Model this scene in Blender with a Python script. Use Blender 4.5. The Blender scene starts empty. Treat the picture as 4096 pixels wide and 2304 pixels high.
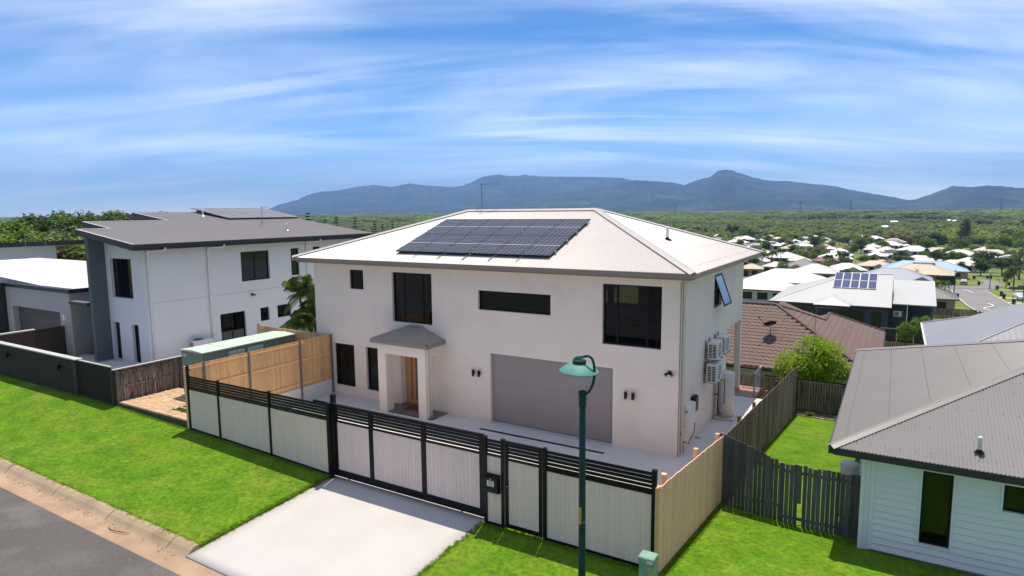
import bpy, bmesh, math, random
from mathutils import Vector, Matrix, noise

random.seed(7)
D = bpy.data
SC = bpy.context.scene
COL = SC.collection
rad = math.radians

# ------------------------------------------------------------------ camera
cam_data = D.cameras.new('camera')
cam = D.objects.new('camera', cam_data)
COL.objects.link(cam)
CAM = Vector((19.139, -19.260, 7.771))
yaw, pitch, roll = rad(-31.007), rad(6.884), rad(-0.539)
fwd = Vector((math.sin(yaw) * math.cos(pitch), math.cos(yaw) * math.cos(pitch), -math.sin(pitch)))
rgt = Vector((math.cos(yaw), -math.sin(yaw), 0))
upv = rgt.cross(fwd)
r2 = rgt * math.cos(roll) + upv * math.sin(roll)
u2 = -rgt * math.sin(roll) + upv * math.cos(roll)
cam.matrix_world = Matrix((
    (r2.x, u2.x, -fwd.x, CAM.x), (r2.y, u2.y, -fwd.y, CAM.y), (r2.z, u2.z, -fwd.z, CAM.z), (0, 0, 0, 1)))
cam_data.sensor_width = 36.0
cam_data.lens = 36.0 * 2554.0 / 4096.0
cam_data.clip_start = 0.1
cam_data.clip_end = 60000
SC.camera = cam

# ------------------------------------------------------------------ sky, sun, exposure
SUN_DIR = Vector((-0.075, 0.31, 1.0)).normalized()      # towards the sun
SUN_EL = math.asin(SUN_DIR.z)
SUN_ROT = math.atan2(SUN_DIR.x, SUN_DIR.y)
world = D.worlds.new('World')
SC.world = world
world.use_nodes = True
wn, wl = world.node_tree.nodes, world.node_tree.links
wn.clear()
w_out = wn.new('ShaderNodeOutputWorld')
w_bg = wn.new('ShaderNodeBackground')
w_bg.inputs['Strength'].default_value = 0.15
sky = wn.new('ShaderNodeTexSky')
sky.sky_type = 'NISHITA'
sky.sun_disc = False
sky.sun_elevation = SUN_EL
sky.sun_rotation = SUN_ROT
sky.altitude = 60
sky.air_density = 0.5
sky.dust_density = 0.25
sky.ozone_density = 2.2
hsv = wn.new('ShaderNodeHueSaturation')
hsv.inputs['Saturation'].default_value = 1.36
hsv.inputs['Value'].default_value = 0.555
wl.new(sky.outputs[0], hsv.inputs['Color'])
# thin streaky cirrus on a cloud deck: direction projected on a plane overhead
tc = wn.new('ShaderNodeTexCoord')
sep = wn.new('ShaderNodeSeparateXYZ')
wl.new(tc.outputs['Generated'], sep.inputs[0])
def wmath(op, a, b=None):
    n = wn.new('ShaderNodeMath'); n.operation = op
    for i, v in enumerate((a, b)):
        if v is None: continue
        if isinstance(v, (int, float)): n.inputs[i].default_value = v
        else: wl.new(v, n.inputs[i])
    return n.outputs[0]
zc = wmath('MAXIMUM', sep.outputs['Z'], 0.0)
zd = wmath('ADD', zc, 0.16)
px, py = wmath('DIVIDE', sep.outputs['X'], zd), wmath('DIVIDE', sep.outputs['Y'], zd)
cmb = wn.new('ShaderNodeCombineXYZ')
wl.new(px, cmb.inputs[0]); wl.new(py, cmb.inputs[1])
def streak(rot, scale, nscale, detail, rough, lo, hi, dist=0.0, loc=(0, 0, 0)):
    vr = wn.new('ShaderNodeVectorRotate'); vr.rotation_type = 'Z_AXIS'; vr.inputs['Angle'].default_value = rot
    wl.new(cmb.outputs[0], vr.inputs['Vector'])
    mp = wn.new('ShaderNodeMapping')
    mp.inputs['Scale'].default_value = scale
    mp.inputs['Location'].default_value = loc
    wl.new(vr.outputs[0], mp.inputs['Vector'])
    nz = wn.new('ShaderNodeTexNoise')
    nz.inputs['Scale'].default_value = nscale
    nz.inputs['Detail'].default_value = detail
    nz.inputs['Roughness'].default_value = rough
    nz.inputs['Distortion'].default_value = dist
    wl.new(mp.outputs[0], nz.inputs['Vector'])
    mr = wn.new('ShaderNodeMapRange')
    mr.inputs['From Min'].default_value = lo; mr.inputs['From Max'].default_value = hi
    mr.interpolation_type = 'SMOOTHSTEP'
    wl.new(nz.outputs['Fac'], mr.inputs['Value'])
    return mr.outputs[0]
c1 = streak(rad(-36), (0.34, 0.85, 1), 1.3, 6, 0.52, 0.30, 1.05, 0.8, (8, 1.1, 0))
c2 = streak(rad(-27), (0.32, 1.7, 1), 1.5, 7, 0.56, 0.36, 1.0, 1.2, (1, 3.3, 0))
c3 = streak(rad(-30), (0.25, 0.5, 1), 0.9, 4, 0.5, 0.35, 0.65, 0.0, (6, 0.1, 0))
cl = wmath('MULTIPLY', wmath('ADD', wmath('MULTIPLY', c1, 0.80), wmath('MULTIPLY', c2, 0.42)), wmath('ADD', wmath('MULTIPLY', c3, 0.50), 0.5))
cl = wmath('MULTIPLY', cl, 0.56)
clm = wn.new('ShaderNodeClamp'); wl.new(cl, clm.inputs[0]); clm.inputs['Max'].default_value = 0.50
mixc = wn.new('ShaderNodeMix'); mixc.data_type = 'RGBA'
wl.new(clm.outputs[0], mixc.inputs['Factor'])
wl.new(hsv.outputs[0], mixc.inputs['A'])
mixc.inputs['B'].default_value = (8.2, 8.05, 7.9, 1)
wl.new(mixc.outputs['Result'], w_bg.inputs['Color'])
wl.new(w_bg.outputs[0], w_out.inputs['Surface'])

sun_data = D.lights.new('sun', 'SUN')
sun = D.objects.new('sun', sun_data)
COL.objects.link(sun)
sun_data.energy = 2.05
sun_data.angle = rad(0.53)
sun_data.color = (1.0, 0.965, 0.92)
sun.rotation_mode = 'QUATERNION'
sun.rotation_quaternion = (-SUN_DIR).to_track_quat('-Z', 'Y')
sun.location = (0, 0, 80)

vs = SC.view_settings
vs.view_transform = 'Standard'
vs.look = 'None'
vs.exposure = 1.44
vs.gamma = 1.0
vs.use_white_balance = True
vs.white_balance_temperature = 7300
vs.white_balance_tint = 10
vs.use_curve_mapping = False
SC.cycles.use_denoising = True
SC.cycles.max_bounces = 8
SC.cycles.diffuse_bounces = 4
SC.cycles.glossy_bounces = 4
SC.cycles.transparent_max_bounces = 24
SC.cycles.volume_bounces = 0
SC.cycles.caustics_reflective = False
SC.cycles.caustics_refractive = False

# ------------------------------------------------------------------ materials
MATS = {}
def pm(name, col, rough=0.7, var=0.06, vs_=3.0, fvar=0.0, fs=60.0, bump=0.0, bs=60.0, metal=0.0, spec=0.4,
       orand=0.0, irand=0.0, stretch=(1, 1, 1), col2=None, trans=0.0, patch=None, world=False, coat=0.0):
    """procedural Principled: colour noise at two scales, per-object and per-island variation, bump"""
    if name in MATS: return MATS[name]
    m = D.materials.new(name); m.use_nodes = True
    n, l = m.node_tree.nodes, m.node_tree.links
    b = n['Principled BSDF']
    b.inputs['Roughness'].default_value = rough
    b.inputs['Metallic'].default_value = metal
    b.inputs['Specular IOR Level'].default_value = spec
    if coat: b.inputs['Coat Weight'].default_value = coat
    t = n.new('ShaderNodeTexCoord')
    if world:
        g = n.new('ShaderNodeNewGeometry'); src = g.outputs['Position']
    else: src = t.outputs['Object']
    mp = n.new('ShaderNodeMapping'); mp.inputs['Scale'].default_value = stretch
    if orand:
        o0 = n.new('ShaderNodeObjectInfo'); k0 = n.new('ShaderNodeMath'); k0.operation = 'MULTIPLY'; k0.inputs[1].default_value = 71.0
        l.new(o0.outputs['Random'], k0.inputs[0])
        v0 = n.new('ShaderNodeVectorMath'); v0.operation = 'ADD'; l.new(src, v0.inputs[0]); l.new(k0.outputs[0], v0.inputs[1]); src = v0.outputs[0]
    l.new(src, mp.inputs['Vector'])
    def nz(scale, detail=5, rough=0.55):
        x = n.new('ShaderNodeTexNoise'); x.inputs['Scale'].default_value = scale
        x.inputs['Detail'].default_value = detail; x.inputs['Roughness'].default_value = rough
        l.new(mp.outputs[0], x.inputs['Vector']); return x.outputs['Fac']
    def rng(v, a, bb):
        x = n.new('ShaderNodeMapRange'); x.inputs['From Min'].default_value = 0.3; x.inputs['From Max'].default_value = 0.7
        x.inputs['To Min'].default_value = a; x.inputs['To Max'].default_value = bb
        l.new(v, x.inputs['Value']); return x.outputs[0]
    c2 = col2 or col
    mix = n.new('ShaderNodeMix'); mix.data_type = 'RGBA'
    mix.inputs['A'].default_value = (*[c * (1 - var) for c in col], 1)
    mix.inputs['B'].default_value = (*[c * (1 + var) for c in c2], 1)
    l.new(rng(nz(vs_), 0, 1), mix.inputs['Factor'])
    out = mix.outputs['Result']
    if patch:
        pc, ps, lo, hi = patch
        x = n.new('ShaderNodeMapRange'); x.inputs['From Min'].default_value = lo; x.inputs['From Max'].default_value = hi
        l.new(nz(ps, 7, 0.6), x.inputs['Value'])
        mx = n.new('ShaderNodeMix'); mx.data_type = 'RGBA'
        l.new(x.outputs[0], mx.inputs['Factor']); l.new(out, mx.inputs['A']); mx.inputs['B'].default_value = (*pc, 1)
        out = mx.outputs['Result']
    val = None
    def mul(a, bb):
        x = n.new('ShaderNodeMath'); x.operation = 'MULTIPLY'
        l.new(a, x.inputs[0]); l.new(bb, x.inputs[1]); return x.outputs[0]
    if fvar:
        val = rng(nz(fs, 6, .7), 1 - fvar, 1 + fvar)
    if orand:
        oi = n.new('ShaderNodeObjectInfo')
        x = n.new('ShaderNodeMapRange'); x.inputs['To Min'].default_value = 1 - orand; x.inputs['To Max'].default_value = 1 + orand
        l.new(oi.outputs['Random'], x.inputs['Value']); val = mul(val, x.outputs[0]) if val else x.outputs[0]
    if irand:
        gi = n.new('ShaderNodeNewGeometry')
        x = n.new('ShaderNodeMapRange'); x.inputs['To Min'].default_value = 1 - irand; x.inputs['To Max'].default_value = 1 + irand
        l.new(gi.outputs['Random Per Island'], x.inputs['Value']); val = mul(val, x.outputs[0]) if val else x.outputs[0]
    if val is not None:
        h = n.new('ShaderNodeHueSaturation'); l.new(out, h.inputs['Color']); l.new(val, h.inputs['Value']); out = h.outputs[0]
    l.new(out, b.inputs['Base Color'])
    if bump:
        bp = n.new('ShaderNodeBump'); bp.inputs['Strength'].default_value = bump; bp.inputs['Distance'].default_value = 0.02
        l.new(nz(bs, 4), bp.inputs['Height']); l.new(bp.outputs[0], b.inputs['Normal'])
    if trans:
        tr = n.new('ShaderNodeBsdfTranslucent'); l.new(out, tr.inputs['Color'])
        ms = n.new('ShaderNodeMixShader'); ms.inputs[0].default_value = trans
        l.new(b.outputs[0], ms.inputs[1]); l.new(tr.outputs[0], ms.inputs[2])
        l.new(ms.outputs[0], n['Material Output'].inputs['Surface'])
    MATS[name] = m
    return m

def glass(name, tint=0.25, rough=0.02, add=(1, 1, 1)):
    if name in MATS: return MATS[name]
    m = D.materials.new(name); m.use_nodes = True
    n, l = m.node_tree.nodes, m.node_tree.links
    n.remove(n['Principled BSDF'])
    tr = n.new('ShaderNodeBsdfTransparent'); tr.inputs[0].default_value = (*[tint * a for a in add], 1)
    gl = n.new('ShaderNodeBsdfGlossy'); gl.inputs['Roughness'].default_value = rough
    gl.inputs[0].default_value = (0.8, 0.85, 0.88, 1)
    fr = n.new('ShaderNodeFresnel'); fr.inputs[0].default_value = 1.5
    ms = n.new('ShaderNodeMixShader')
    l.new(fr.outputs[0], ms.inputs[0]); l.new(tr.outputs[0], ms.inputs[1]); l.new(gl.outputs[0], ms.inputs[2])
    l.new(ms.outputs[0], n['Material Output'].inputs['Surface'])
    MATS[name] = m
    return m

M_RENDER = pm('cream_render', (0.80, 0.69, 0.585), 0.85, 0.03, 0.8, 0.03, 45, 0.25, 55, patch=((0.72, 0.61, 0.505), 0.7, 0.52, 0.85))
M_ROOF = pm('pale_steel_roof', (0.50, 0.46, 0.43), 0.36, 0.03, 0.9, spec=0.5)
M_FASCIA = pm('brown_fascia', (0.27, 0.215, 0.175), 0.45, 0.04, 2)
M_GARAGE = pm('taupe_door', (0.285, 0.25, 0.23), 0.5, 0.03, 1.5, 0.03, 90)
M_BLACK = pm('black_metal', (0.007, 0.007, 0.0075), 0.4, 0.1, 4, spec=0.22)
M_BLIND = pm('pale_blind', (0.42, 0.45, 0.46), 0.8, 0.03, 3)
M_WHITE = pm('white_paint', (0.74, 0.74, 0.72), 0.5, 0.03, 3)
M_OFFWHITE = pm('off_white_plastic', (0.66, 0.64, 0.60), 0.45, 0.03, 3)
M_PIPE = pm('cream_pipe', (0.62, 0.57, 0.51), 0.5, 0.03, 3)
M_SLAB = pm('sealed_concrete', (0.60, 0.585, 0.57), 0.75, 0.06, 0.6, 0.10, 140, 0.15, 150, patch=((0.53, 0.51, 0.50), 0.5, 0.55, 0.8))
M_DRIVE = pm('pale_aggregate_concrete', (0.47, 0.45, 0.43), 0.8, 0.05, 0.7, 0.12, 110, 0.15, 150, patch=((0.41, 0.385, 0.36), 1.1, 0.6, 0.85))
M_TILE = pm('grey_floor_tile', (0.14, 0.135, 0.13), 0.5, 0.12, 3, orand=0.12)
M_GLASS = glass('tinted_glass', 0.30)
M_GLASSC = glass('clear_glass', 0.6)
M_DOORWOOD = pm('orange_timber', (0.52, 0.235, 0.075), 0.45, 0.12, 4, stretch=(14, 14, 1))
M_GREYGLASS = pm('obscure_glass', (0.10, 0.12, 0.13), 0.25, 0.05, 6)
M_MAT = pm('red_coir', (0.26, 0.045, 0.022), 0.95, 0.3, 30, bump=0.6, bs=200)
M_BOARD = pm('pale_fence_board', (0.82, 0.625, 0.50), 0.6, 0.04, 1.2, orand=0.025)
M_BOARDG = pm('pale_gate_board', (0.82, 0.64, 0.54), 0.6, 0.04, 1.2, orand=0.025)
M_PINE = pm('new_pine', (0.72, 0.42, 0.19), 0.8, 0.16, 5, orand=0.14, stretch=(9, 9, 0.8), bump=0.2, bs=12, patch=((0.36, 0.22, 0.11), 2.5, 0.62, 0.72))
M_PINE2 = pm('sawn_pine', (0.86, 0.49, 0.28), 0.8, 0.12, 5, orand=0.12, stretch=(9, 9, 0.8), bump=0.2, bs=12)
M_WEATH = pm('weathered_timber', (0.26, 0.20, 0.165), 0.9, 0.3, 4, orand=0.2, stretch=(9, 9, 0.7), bump=0.3, bs=14, patch=((0.07, 0.055, 0.05), 1.6, 0.5, 0.62))
M_DARKT = pm('dark_weathered_timber', (0.150, 0.088, 0.064), 0.9, 0.35, 5, orand=0.4, stretch=(9, 9, 0.5), bump=0.3, bs=14, patch=((0.42, 0.31, 0.25), 1.3, 0.50, 0.66))
M_CHART = pm('charcoal_stained_timber', (0.098, 0.092, 0.090), 0.85, 0.3, 5, orand=0.25, stretch=(9, 9, 0.6), bump=0.3, bs=14)
M_STEEL = pm('galvanised_steel', (0.20, 0.20, 0.215), 0.45, 0.08, 6, metal=0.4)
M_PAVER = pm('tan_paver', (0.50, 0.335, 0.20), 0.9, 0.16, 7, orand=0.16, bump=0.3, bs=60, patch=((0.13, 0.11, 0.09), 1.1, 0.6, 0.72), world=True)
M_SLEEPER = pm('dark_sleeper', (0.085, 0.065, 0.05), 0.9, 0.3, 4, bump=0.3, bs=30)
M_CABG = pm('cabinet_green', (0.185, 0.25, 0.195), 0.5, 0.04, 1.5)
M_CABT = pm('cabinet_pale_green', (0.47, 0.56, 0.47), 0.5, 0.04, 1.5)
M_LAMP = pm('dark_green_paint', (0.008, 0.050, 0.034), 0.5, 0.15, 5, spec=0.2)
M_LAMPT = pm('teal_shade_paint', (0.085, 0.27, 0.22), 0.6, 0.12, 6, spec=0.25)
M_DIFF = pm('cream_diffuser', (0.62, 0.52, 0.38), 0.4, 0.05, 5)
M_PILLAR = pm('faded_green_plastic', (0.15, 0.31, 0.22), 0.6, 0.15, 4, patch=((0.24, 0.42, 0.33), 5, 0.5, 0.7))
M_YEL = pm('yellow_label', (0.75, 0.42, 0.02), 0.5, 0.03)
M_INK = pm('black_ink', (0.01, 0.01, 0.01), 0.6, 0.02)
M_BLUE = pm('blue_cap', (0.02, 0.12, 0.55), 0.4, 0.03)
M_ASPH = pm('asphalt', (0.094, 0.087, 0.083), 0.92, 0.12, 0.35, 0.35, 30, 0.6, 60, patch=((0.150, 0.139, 0.131), 0.55, 0.48, 0.72))
M_KERB = pm('tan_concrete', (0.36, 0.27, 0.175), 0.9, 0.14, 1.1, 0.12, 40, 0.3, 70, patch=((0.26, 0.175, 0.11), 1.6, 0.55, 0.7))
M_GUT = pm('stained_gutter', (0.335, 0.225, 0.15), 0.9, 0.15, 1.3, 0.10, 60, 0.2, 60, patch=((0.40, 0.28, 0.18), 1.1, 0.5, 0.7))
M_GRASS = pm('lawn_grass', (0.068, 0.172, 0.009), 0.9, 0.12, 1.3, 0.45, 8, 0.8, 30, spec=0.1, col2=(0.098, 0.196, 0.010), patch=((0.165, 0.215, 0.026), 0.8, 0.48, 0.82))
M_GROUND = pm('valley_ground', (0.14, 0.17, 0.055), 0.95, 0.2, 0.02, 0.2, 0.5, spec=0.1, patch=((0.19, 0.19, 0.075), 0.015, 0.5, 0.7))
M_SOIL = pm('dark_soil', (0.035, 0.03, 0.022), 0.95, 0.3, 6, bump=0.5, bs=60)
M_LHWALL = pm('blue_white_render', (0.72, 0.71, 0.69), 0.85, 0.03, 0.7, 0.03, 45, 0.2, 55)
M_LHGREY = pm('slate_render', (0.105, 0.125, 0.13), 0.8, 0.05, 0.8, 0.04, 45, 0.2, 55)
M_LHMID = pm('mid_grey_render', (0.36, 0.355, 0.34), 0.85, 0.04, 0.8, 0.04, 45, 0.2, 55)
M_LHROOF = pm('grey_steel_roof', (0.185, 0.170, 0.158), 0.45, 0.04, 0.6, 0.04, 30)
M_LHDARK = pm('charcoal_trim', (0.030, 0.029, 0.031), 0.45, 0.06, 2)
M_WHROOF = pm('white_steel_roof', (0.74, 0.74, 0.73), 0.4, 0.02, 0.6)
M_DKWALL = pm('dark_rendered_wall', (0.060, 0.046, 0.037), 0.9, 0.1, 1, 0.06, 40, 0.2, 50, spec=0.1)
M_DKPANEL = pm('dark_steel_panel', (0.052, 0.043, 0.034), 0.6, 0.06, 2, spec=0.15)
M_CAP = pm('pale_capping', (0.46, 0.45, 0.43), 0.7, 0.05, 2)
M_RHROOF = pm('shale_steel_roof', (0.212, 0.202, 0.192), 0.36, 0.04, 0.7, 0.04, 30)
M_RHWALL = pm('pale_weatherboard', (0.76, 0.735, 0.72), 0.6, 0.02, 1.2, orand=0.015)
M_BRICKT = pm('brown_roof_tile', (0.135, 0.085, 0.069), 0.75, 0.08, 2, 0.05, 30, orand=0.06)
M_SLATE = pm('blue_grey_roof', (0.235, 0.24, 0.265), 0.45, 0.05, 0.6, 0.04, 30)
M_BARK = pm('bark', (0.12, 0.09, 0.065), 0.95, 0.25, 6, bump=0.5, bs=20)
M_TRIM2 = pm('cream_wall', (0.50, 0.46, 0.40), 0.85, 0.06, 1)
M_DECK = pm('merbau_deck', (0.36, 0.16, 0.09), 0.5, 0.12, 4, orand=0.12)
M_CABLE = pm('bright_wire', (0.5, 0.5, 0.5), 0.3, 0.02, metal=0.8)
M_RED = pm('red_cloth', (0.45, 0.02, 0.02), 0.7, 0.1)
def leafm(name, c, c2, tr=0.3, ir=0.45):
    return pm(name, c, 0.6, 0.12, 0.4, irand=ir, col2=c2, trans=tr, spec=0.25)
M_LEAF = [leafm('leaf_dark', (0.050, 0.092, 0.020), (0.070, 0.120, 0.026)),
          leafm('leaf_mid', (0.090, 0.150, 0.028), (0.115, 0.175, 0.032)),
          leafm('leaf_bright', (0.125, 0.215, 0.022), (0.165, 0.25, 0.028)),
          leafm('leaf_olive', (0.130, 0.140, 0.045), (0.165, 0.160, 0.05))]
M_FEATH = leafm('leaf_feathery', (0.20, 0.34, 0.012), (0.28, 0.40, 0.016), 0.5, .3)
M_PALM = leafm('palm_leaf', (0.050, 0.100, 0.016), (0.10, 0.155, 0.02), 0.25)
M_PALMY = leafm('palm_leaf_yellow', (0.12, 0.17, 0.02), (0.20, 0.23, 0.03), 0.25)
M_CONIF = leafm('conifer_needles', (0.016, 0.036, 0.012), (0.028, 0.05, 0.016), 0.15)
M_HEDGE = leafm('hedge_leaf', (0.035, 0.07, 0.018), (0.05, 0.09, 0.02), 0.2)

# ------------------------------------------------------------------ geometry helpers
class MB:
    """collects faces; build() links them as ONE mesh object"""
    def __init__(s): s.v = []; s.f = []
    def add(s, vs, fs):
        o = len(s.v); s.v += [tuple(p) for p in vs]; s.f += [tuple(i + o for i in f) for f in fs]; return s
    def box(s, x0, x1, y0, y1, z0, z1):
        return s.add([(x0, y0, z0), (x1, y0, z0), (x1, y1, z0), (x0, y1, z0), (x0, y0, z1), (x1, y0, z1), (x1, y1, z1), (x0, y1, z1)],
                     [(0, 3, 2, 1), (4, 5, 6, 7), (0, 1, 5, 4), (1, 2, 6, 5), (2, 3, 7, 6), (3, 0, 4, 7)])
    def quad(s, *p): return s.add(p, [tuple(range(len(p)))])
    def prism(s, poly, axis, a, b):
        """poly of 2-D points extruded along axis 'x','y' or 'z' from a to b"""
        n = len(poly)
        def P(p, t):
            return {'x': (t, p[0], p[1]), 'y': (p[0], t, p[1]), 'z': (p[0], p[1], t)}[axis]
        vs = [P(p, a) for p in poly] + [P(p, b) for p in poly]
        fs = [tuple(range(n))[::-1], tuple(range(n, 2 * n))] + [(i, (i + 1) % n, n + (i + 1) % n, n + i) for i in range(n)]
        return s.add(vs, fs)
    def tube(s, path, r, n=8, cap=True):
        path = [Vector(p) for p in path]; rs = r if isinstance(r, (list, tuple)) else [r] * len(path)
        rings = []; u = None
        for i, p in enumerate(path):
            t = (path[min(i + 1, len(path) - 1)] - path[max(i - 1, 0)]).normalized()
            if u is None:
                u = t.orthogonal().normalized()
            else:
                u = (u - t * u.dot(t))
                u = u.normalized() if u.length > 1e-6 else t.orthogonal().normalized()
            w = t.cross(u)
            rings.append([p + (u * math.cos(2 * math.pi * k / n) + w * math.sin(2 * math.pi * k / n)) * rs[i] for k in range(n)])
        vs = [q for ring in rings for q in ring]
        fs = [(i * n + k, i * n + (k + 1) % n, (i + 1) * n + (k + 1) % n, (i + 1) * n + k) for i in range(len(path) - 1) for k in range(n)]
        if cap: fs += [tuple(range(n))[::-1], tuple(range((len(path) - 1) * n, len(path) * n))]
        return s.add(vs, fs)
    def lathe(s, prof, c=(0, 0, 0), n=24, tilt=None):
        vs = []
        for r, z in prof:
            for k in range(n):
                a = 2 * math.pi * k / n
                p = Vector((r * math.cos(a), r * math.sin(a), z))
                if tilt: p = tilt @ p
                vs.append((p.x + c[0], p.y + c[1], p.z + c[2]))
        fs = [(i * n + k, i * n + (k + 1) % n, (i + 1) * n + (k + 1) % n, (i + 1) * n + k) for i in range(len(prof) - 1) for k in range(n)]
        if prof[0][0] > 1e-4: fs.append(tuple(range(n))[::-1])
        if prof[-1][0] > 1e-4: fs.append(tuple(range((len(prof) - 1) * n, len(prof) * n)))
        return s.add(vs, fs)
    def mesh(s, name, mat, smooth=False):
        me = D.meshes.new(name); me.from_pydata(s.v, [], s.f); me.update()
        if mat: me.materials.append(mat)
        if smooth:
            me.polygons.foreach_set('use_smooth', [True] * len(me.polygons))
        return me
    def build(s, name, mat, parent=None, smooth=False, bevel=0.0):
        o = D.objects.new(name, s.mesh(name, mat, smooth)); COL.objects.link(o)
        if parent is not None: adopt(o, parent)
        if bevel:
            b = o.modifiers.new('bevel', 'BEVEL'); b.width = bevel; b.segments = 2; b.limit_method = 'ANGLE'
        if smooth:
            pass
        return o

ROOTLOC = {}
def adopt(o, parent):
    """parent o keeping its world-space coordinates (a thing's Empty is only moved, never turned, before its parts are added)"""
    o.parent = parent
    if parent.name in ROOTLOC:
        o.matrix_parent_inverse = Matrix.Translation(-Vector(ROOTLOC[parent.name]))
def tag(o, label=None, cat=None, group=None, kind=None):
    if label: o['label'] = label
    if cat: o['category'] = cat
    if group: o['group'] = group
    if kind: o['kind'] = kind
    return o
def thing(name, label, cat, loc=(0, 0, 0), group=None):
    o = D.objects.new(name, None); COL.objects.link(o)
    o.empty_display_size = 0.2
    o.location = loc
    ROOTLOC[o.name] = tuple(loc)
    return tag(o, label, cat, group)
def local_thing(name, label, cat, group=None):
    """an Empty at the origin: its parts are modelled round the origin, then it is moved and turned"""
    o = D.objects.new(name, None); COL.objects.link(o); o.empty_display_size = 0.2
    return tag(o, label, cat, group)
def struct(o): o['kind'] = 'structure'; return o
def copy_tree(o, parent=None):
    c = o.copy(); COL.objects.link(c)
    if parent is not None: c.parent = parent
    for ch in o.children: copy_tree(ch, c)
    return c
def piece(name, me, parent, loc, scale=None, rotz=0.0, rot=None):
    o = D.objects.new(name, me); COL.objects.link(o)
    adopt(o, parent); o.location = loc
    if scale: o.scale = scale
    if rot: o.rotation_euler = rot
    elif rotz: o.rotation_euler = (0, 0, rotz)
    return o
def text_mesh(body, size, mat, name='lettering'):
    cu = D.curves.new('font', 'FONT'); cu.body = body; cu.size = size; cu.align_x = 'CENTER'; cu.align_y = 'CENTER'; cu.extrude = 0.0008
    o = D.objects.new('tmp', cu); COL.objects.link(o)
    bpy.context.view_layer.update()
    me = D.meshes.new_from_object(o.evaluated_get(bpy.context.evaluated_depsgraph_get()))
    D.objects.remove(o); D.curves.remove(cu)
    me.name = name; me.materials.clear(); me.materials.append(mat)
    return me

def interp(x, pts):
    if x <= pts[0][0]: return pts[0][1]
    for (a, b), (c, d) in zip(pts, pts[1:]):
        if x <= c: return b + (d - b) * (x - a) / (c - a)
    return pts[-1][1]

def wall(mb, axis, pos, u0, u1, z0, z1, holes=(), depth=0.2, sign=1):
    """wall sheet with openings: face at pos, thickness depth going to sign; axis 'y': u = x, axis 'x': u = y"""
    us = sorted({u0, u1, *[h[0] for h in holes], *[h[1] for h in holes]})
    zs = sorted({z0, z1, *[h[2] for h in holes], *[h[3] for h in holes]})
    def P(u, z, d): return (u, pos + d * sign, z) if axis == 'y' else (pos + d * sign, u, z)
    solid = {}
    for i in range(len(us) - 1):
        for j in range(len(zs) - 1):
            um, zm = (us[i] + us[i + 1]) / 2, (zs[j] + zs[j + 1]) / 2
            solid[i, j] = u0 <= um <= u1 and z0 <= zm <= z1 and not any(h[0] < um < h[1] and h[2] < zm < h[3] for h in holes)
    for (i, j), ok in solid.items():
        if not ok: continue
        a, b, c, d = us[i], us[i + 1], zs[j], zs[j + 1]
        mb.quad(P(a, c, 0), P(b, c, 0), P(b, d, 0), P(a, d, 0))
        mb.quad(P(a, c, depth), P(a, d, depth), P(b, d, depth), P(b, c, depth))
        if not solid.get((i - 1, j)): mb.quad(P(a, c, 0), P(a, d, 0), P(a, d, depth), P(a, c, depth))
        if not solid.get((i + 1, j)): mb.quad(P(b, c, 0), P(b, c, depth), P(b, d, depth), P(b, d, 0))
        if not solid.get((i, j - 1)): mb.quad(P(a, c, 0), P(a, c, depth), P(b, c, depth), P(b, c, 0))
        if not solid.get((i, j + 1)): mb.quad(P(a, d, 0), P(b, d, 0), P(b, d, depth), P(a, d, depth))
    return mb

def window(parent, axis, pos, u0, u1, z0, z1, vm=(), hm=(), sign=1, rec=0.10, fw=0.05, pane=None, frame=None, screens=(), name='window'):
    """aluminium window in an opening: frame and mullions (part) with its panes (sub-parts)"""
    def bx(mb, a, b, c, d, e, f):
        e, f = sorted((pos + e * sign, pos + f * sign))
        if axis == 'y': mb.box(a, b, e, f, c, d)
        else: mb.box(e, f, a, b, c, d)
    mb = MB(); g = 0.004
    a0, a1, c0, c1 = u0 + g, u1 - g, z0 + g, z1 - g
    bx(mb, a0, a1, c0, c0 + fw, rec, rec + 0.06); bx(mb, a0, a1, c1 - fw, c1, rec, rec + 0.06)
    bx(mb, a0, a0 + fw, c0 + fw, c1 - fw, rec, rec + 0.06); bx(mb, a1 - fw, a1, c0 + fw, c1 - fw, rec, rec + 0.06)
    for u in vm: bx(mb, u - 0.03, u + 0.03, c0 + fw, c1 - fw, rec + 0.004, rec + 0.052)
    for z in hm: bx(mb, a0 + fw, a1 - fw, z - 0.02, z + 0.02, rec + 0.008, rec + 0.048)
    w = mb.build(name, frame or M_BLACK, parent)
    cuts = [a0 + fw] + sorted(vm) + [a1 - fw]
    for i in range(len(cuts) - 1):
        p = MB()
        bx(p, cuts[i] + (0.03 if i else 0), cuts[i + 1] - (0.03 if i < len(cuts) - 2 else 0), c0 + fw, c1 - fw, rec + 0.028, rec + 0.032)
        p.build('pane', pane or M_GLASS, w)
    for (a, b, c, d) in screens:      # diamond security grille
        p = MB(); st = 0.075
        k = -(d - c)
        while k < (b - a):
            for sgn in (1, -1):
                pts = []
                s0, s1 = max(0, k), min(b - a, k + (d - c))
                if s1 - s0 > 0.01:
                    t0, t1 = s0 - k, s1 - k
                    if sgn > 0: P0, P1 = (a + s0, c + t0), (a + s1, c + t1)
                    else: P0, P1 = (a + s0, d - t0), (a + s1, d - t1)
                    q0 = (P0[0], pos + rec * sign - 0.012 * sign, P0[1]) if axis == 'y' else (pos + rec * sign - 0.012 * sign, P0[0], P0[1])
                    q1 = (P1[0], pos + rec * sign - 0.012 * sign, P1[1]) if axis == 'y' else (pos + rec * sign - 0.012 * sign, P1[0], P1[1])
                    p.tube([q0, q1], 0.006, 4, False)
            k += st
        p.build('security_grille', M_BLACK, w)
    return w

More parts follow.
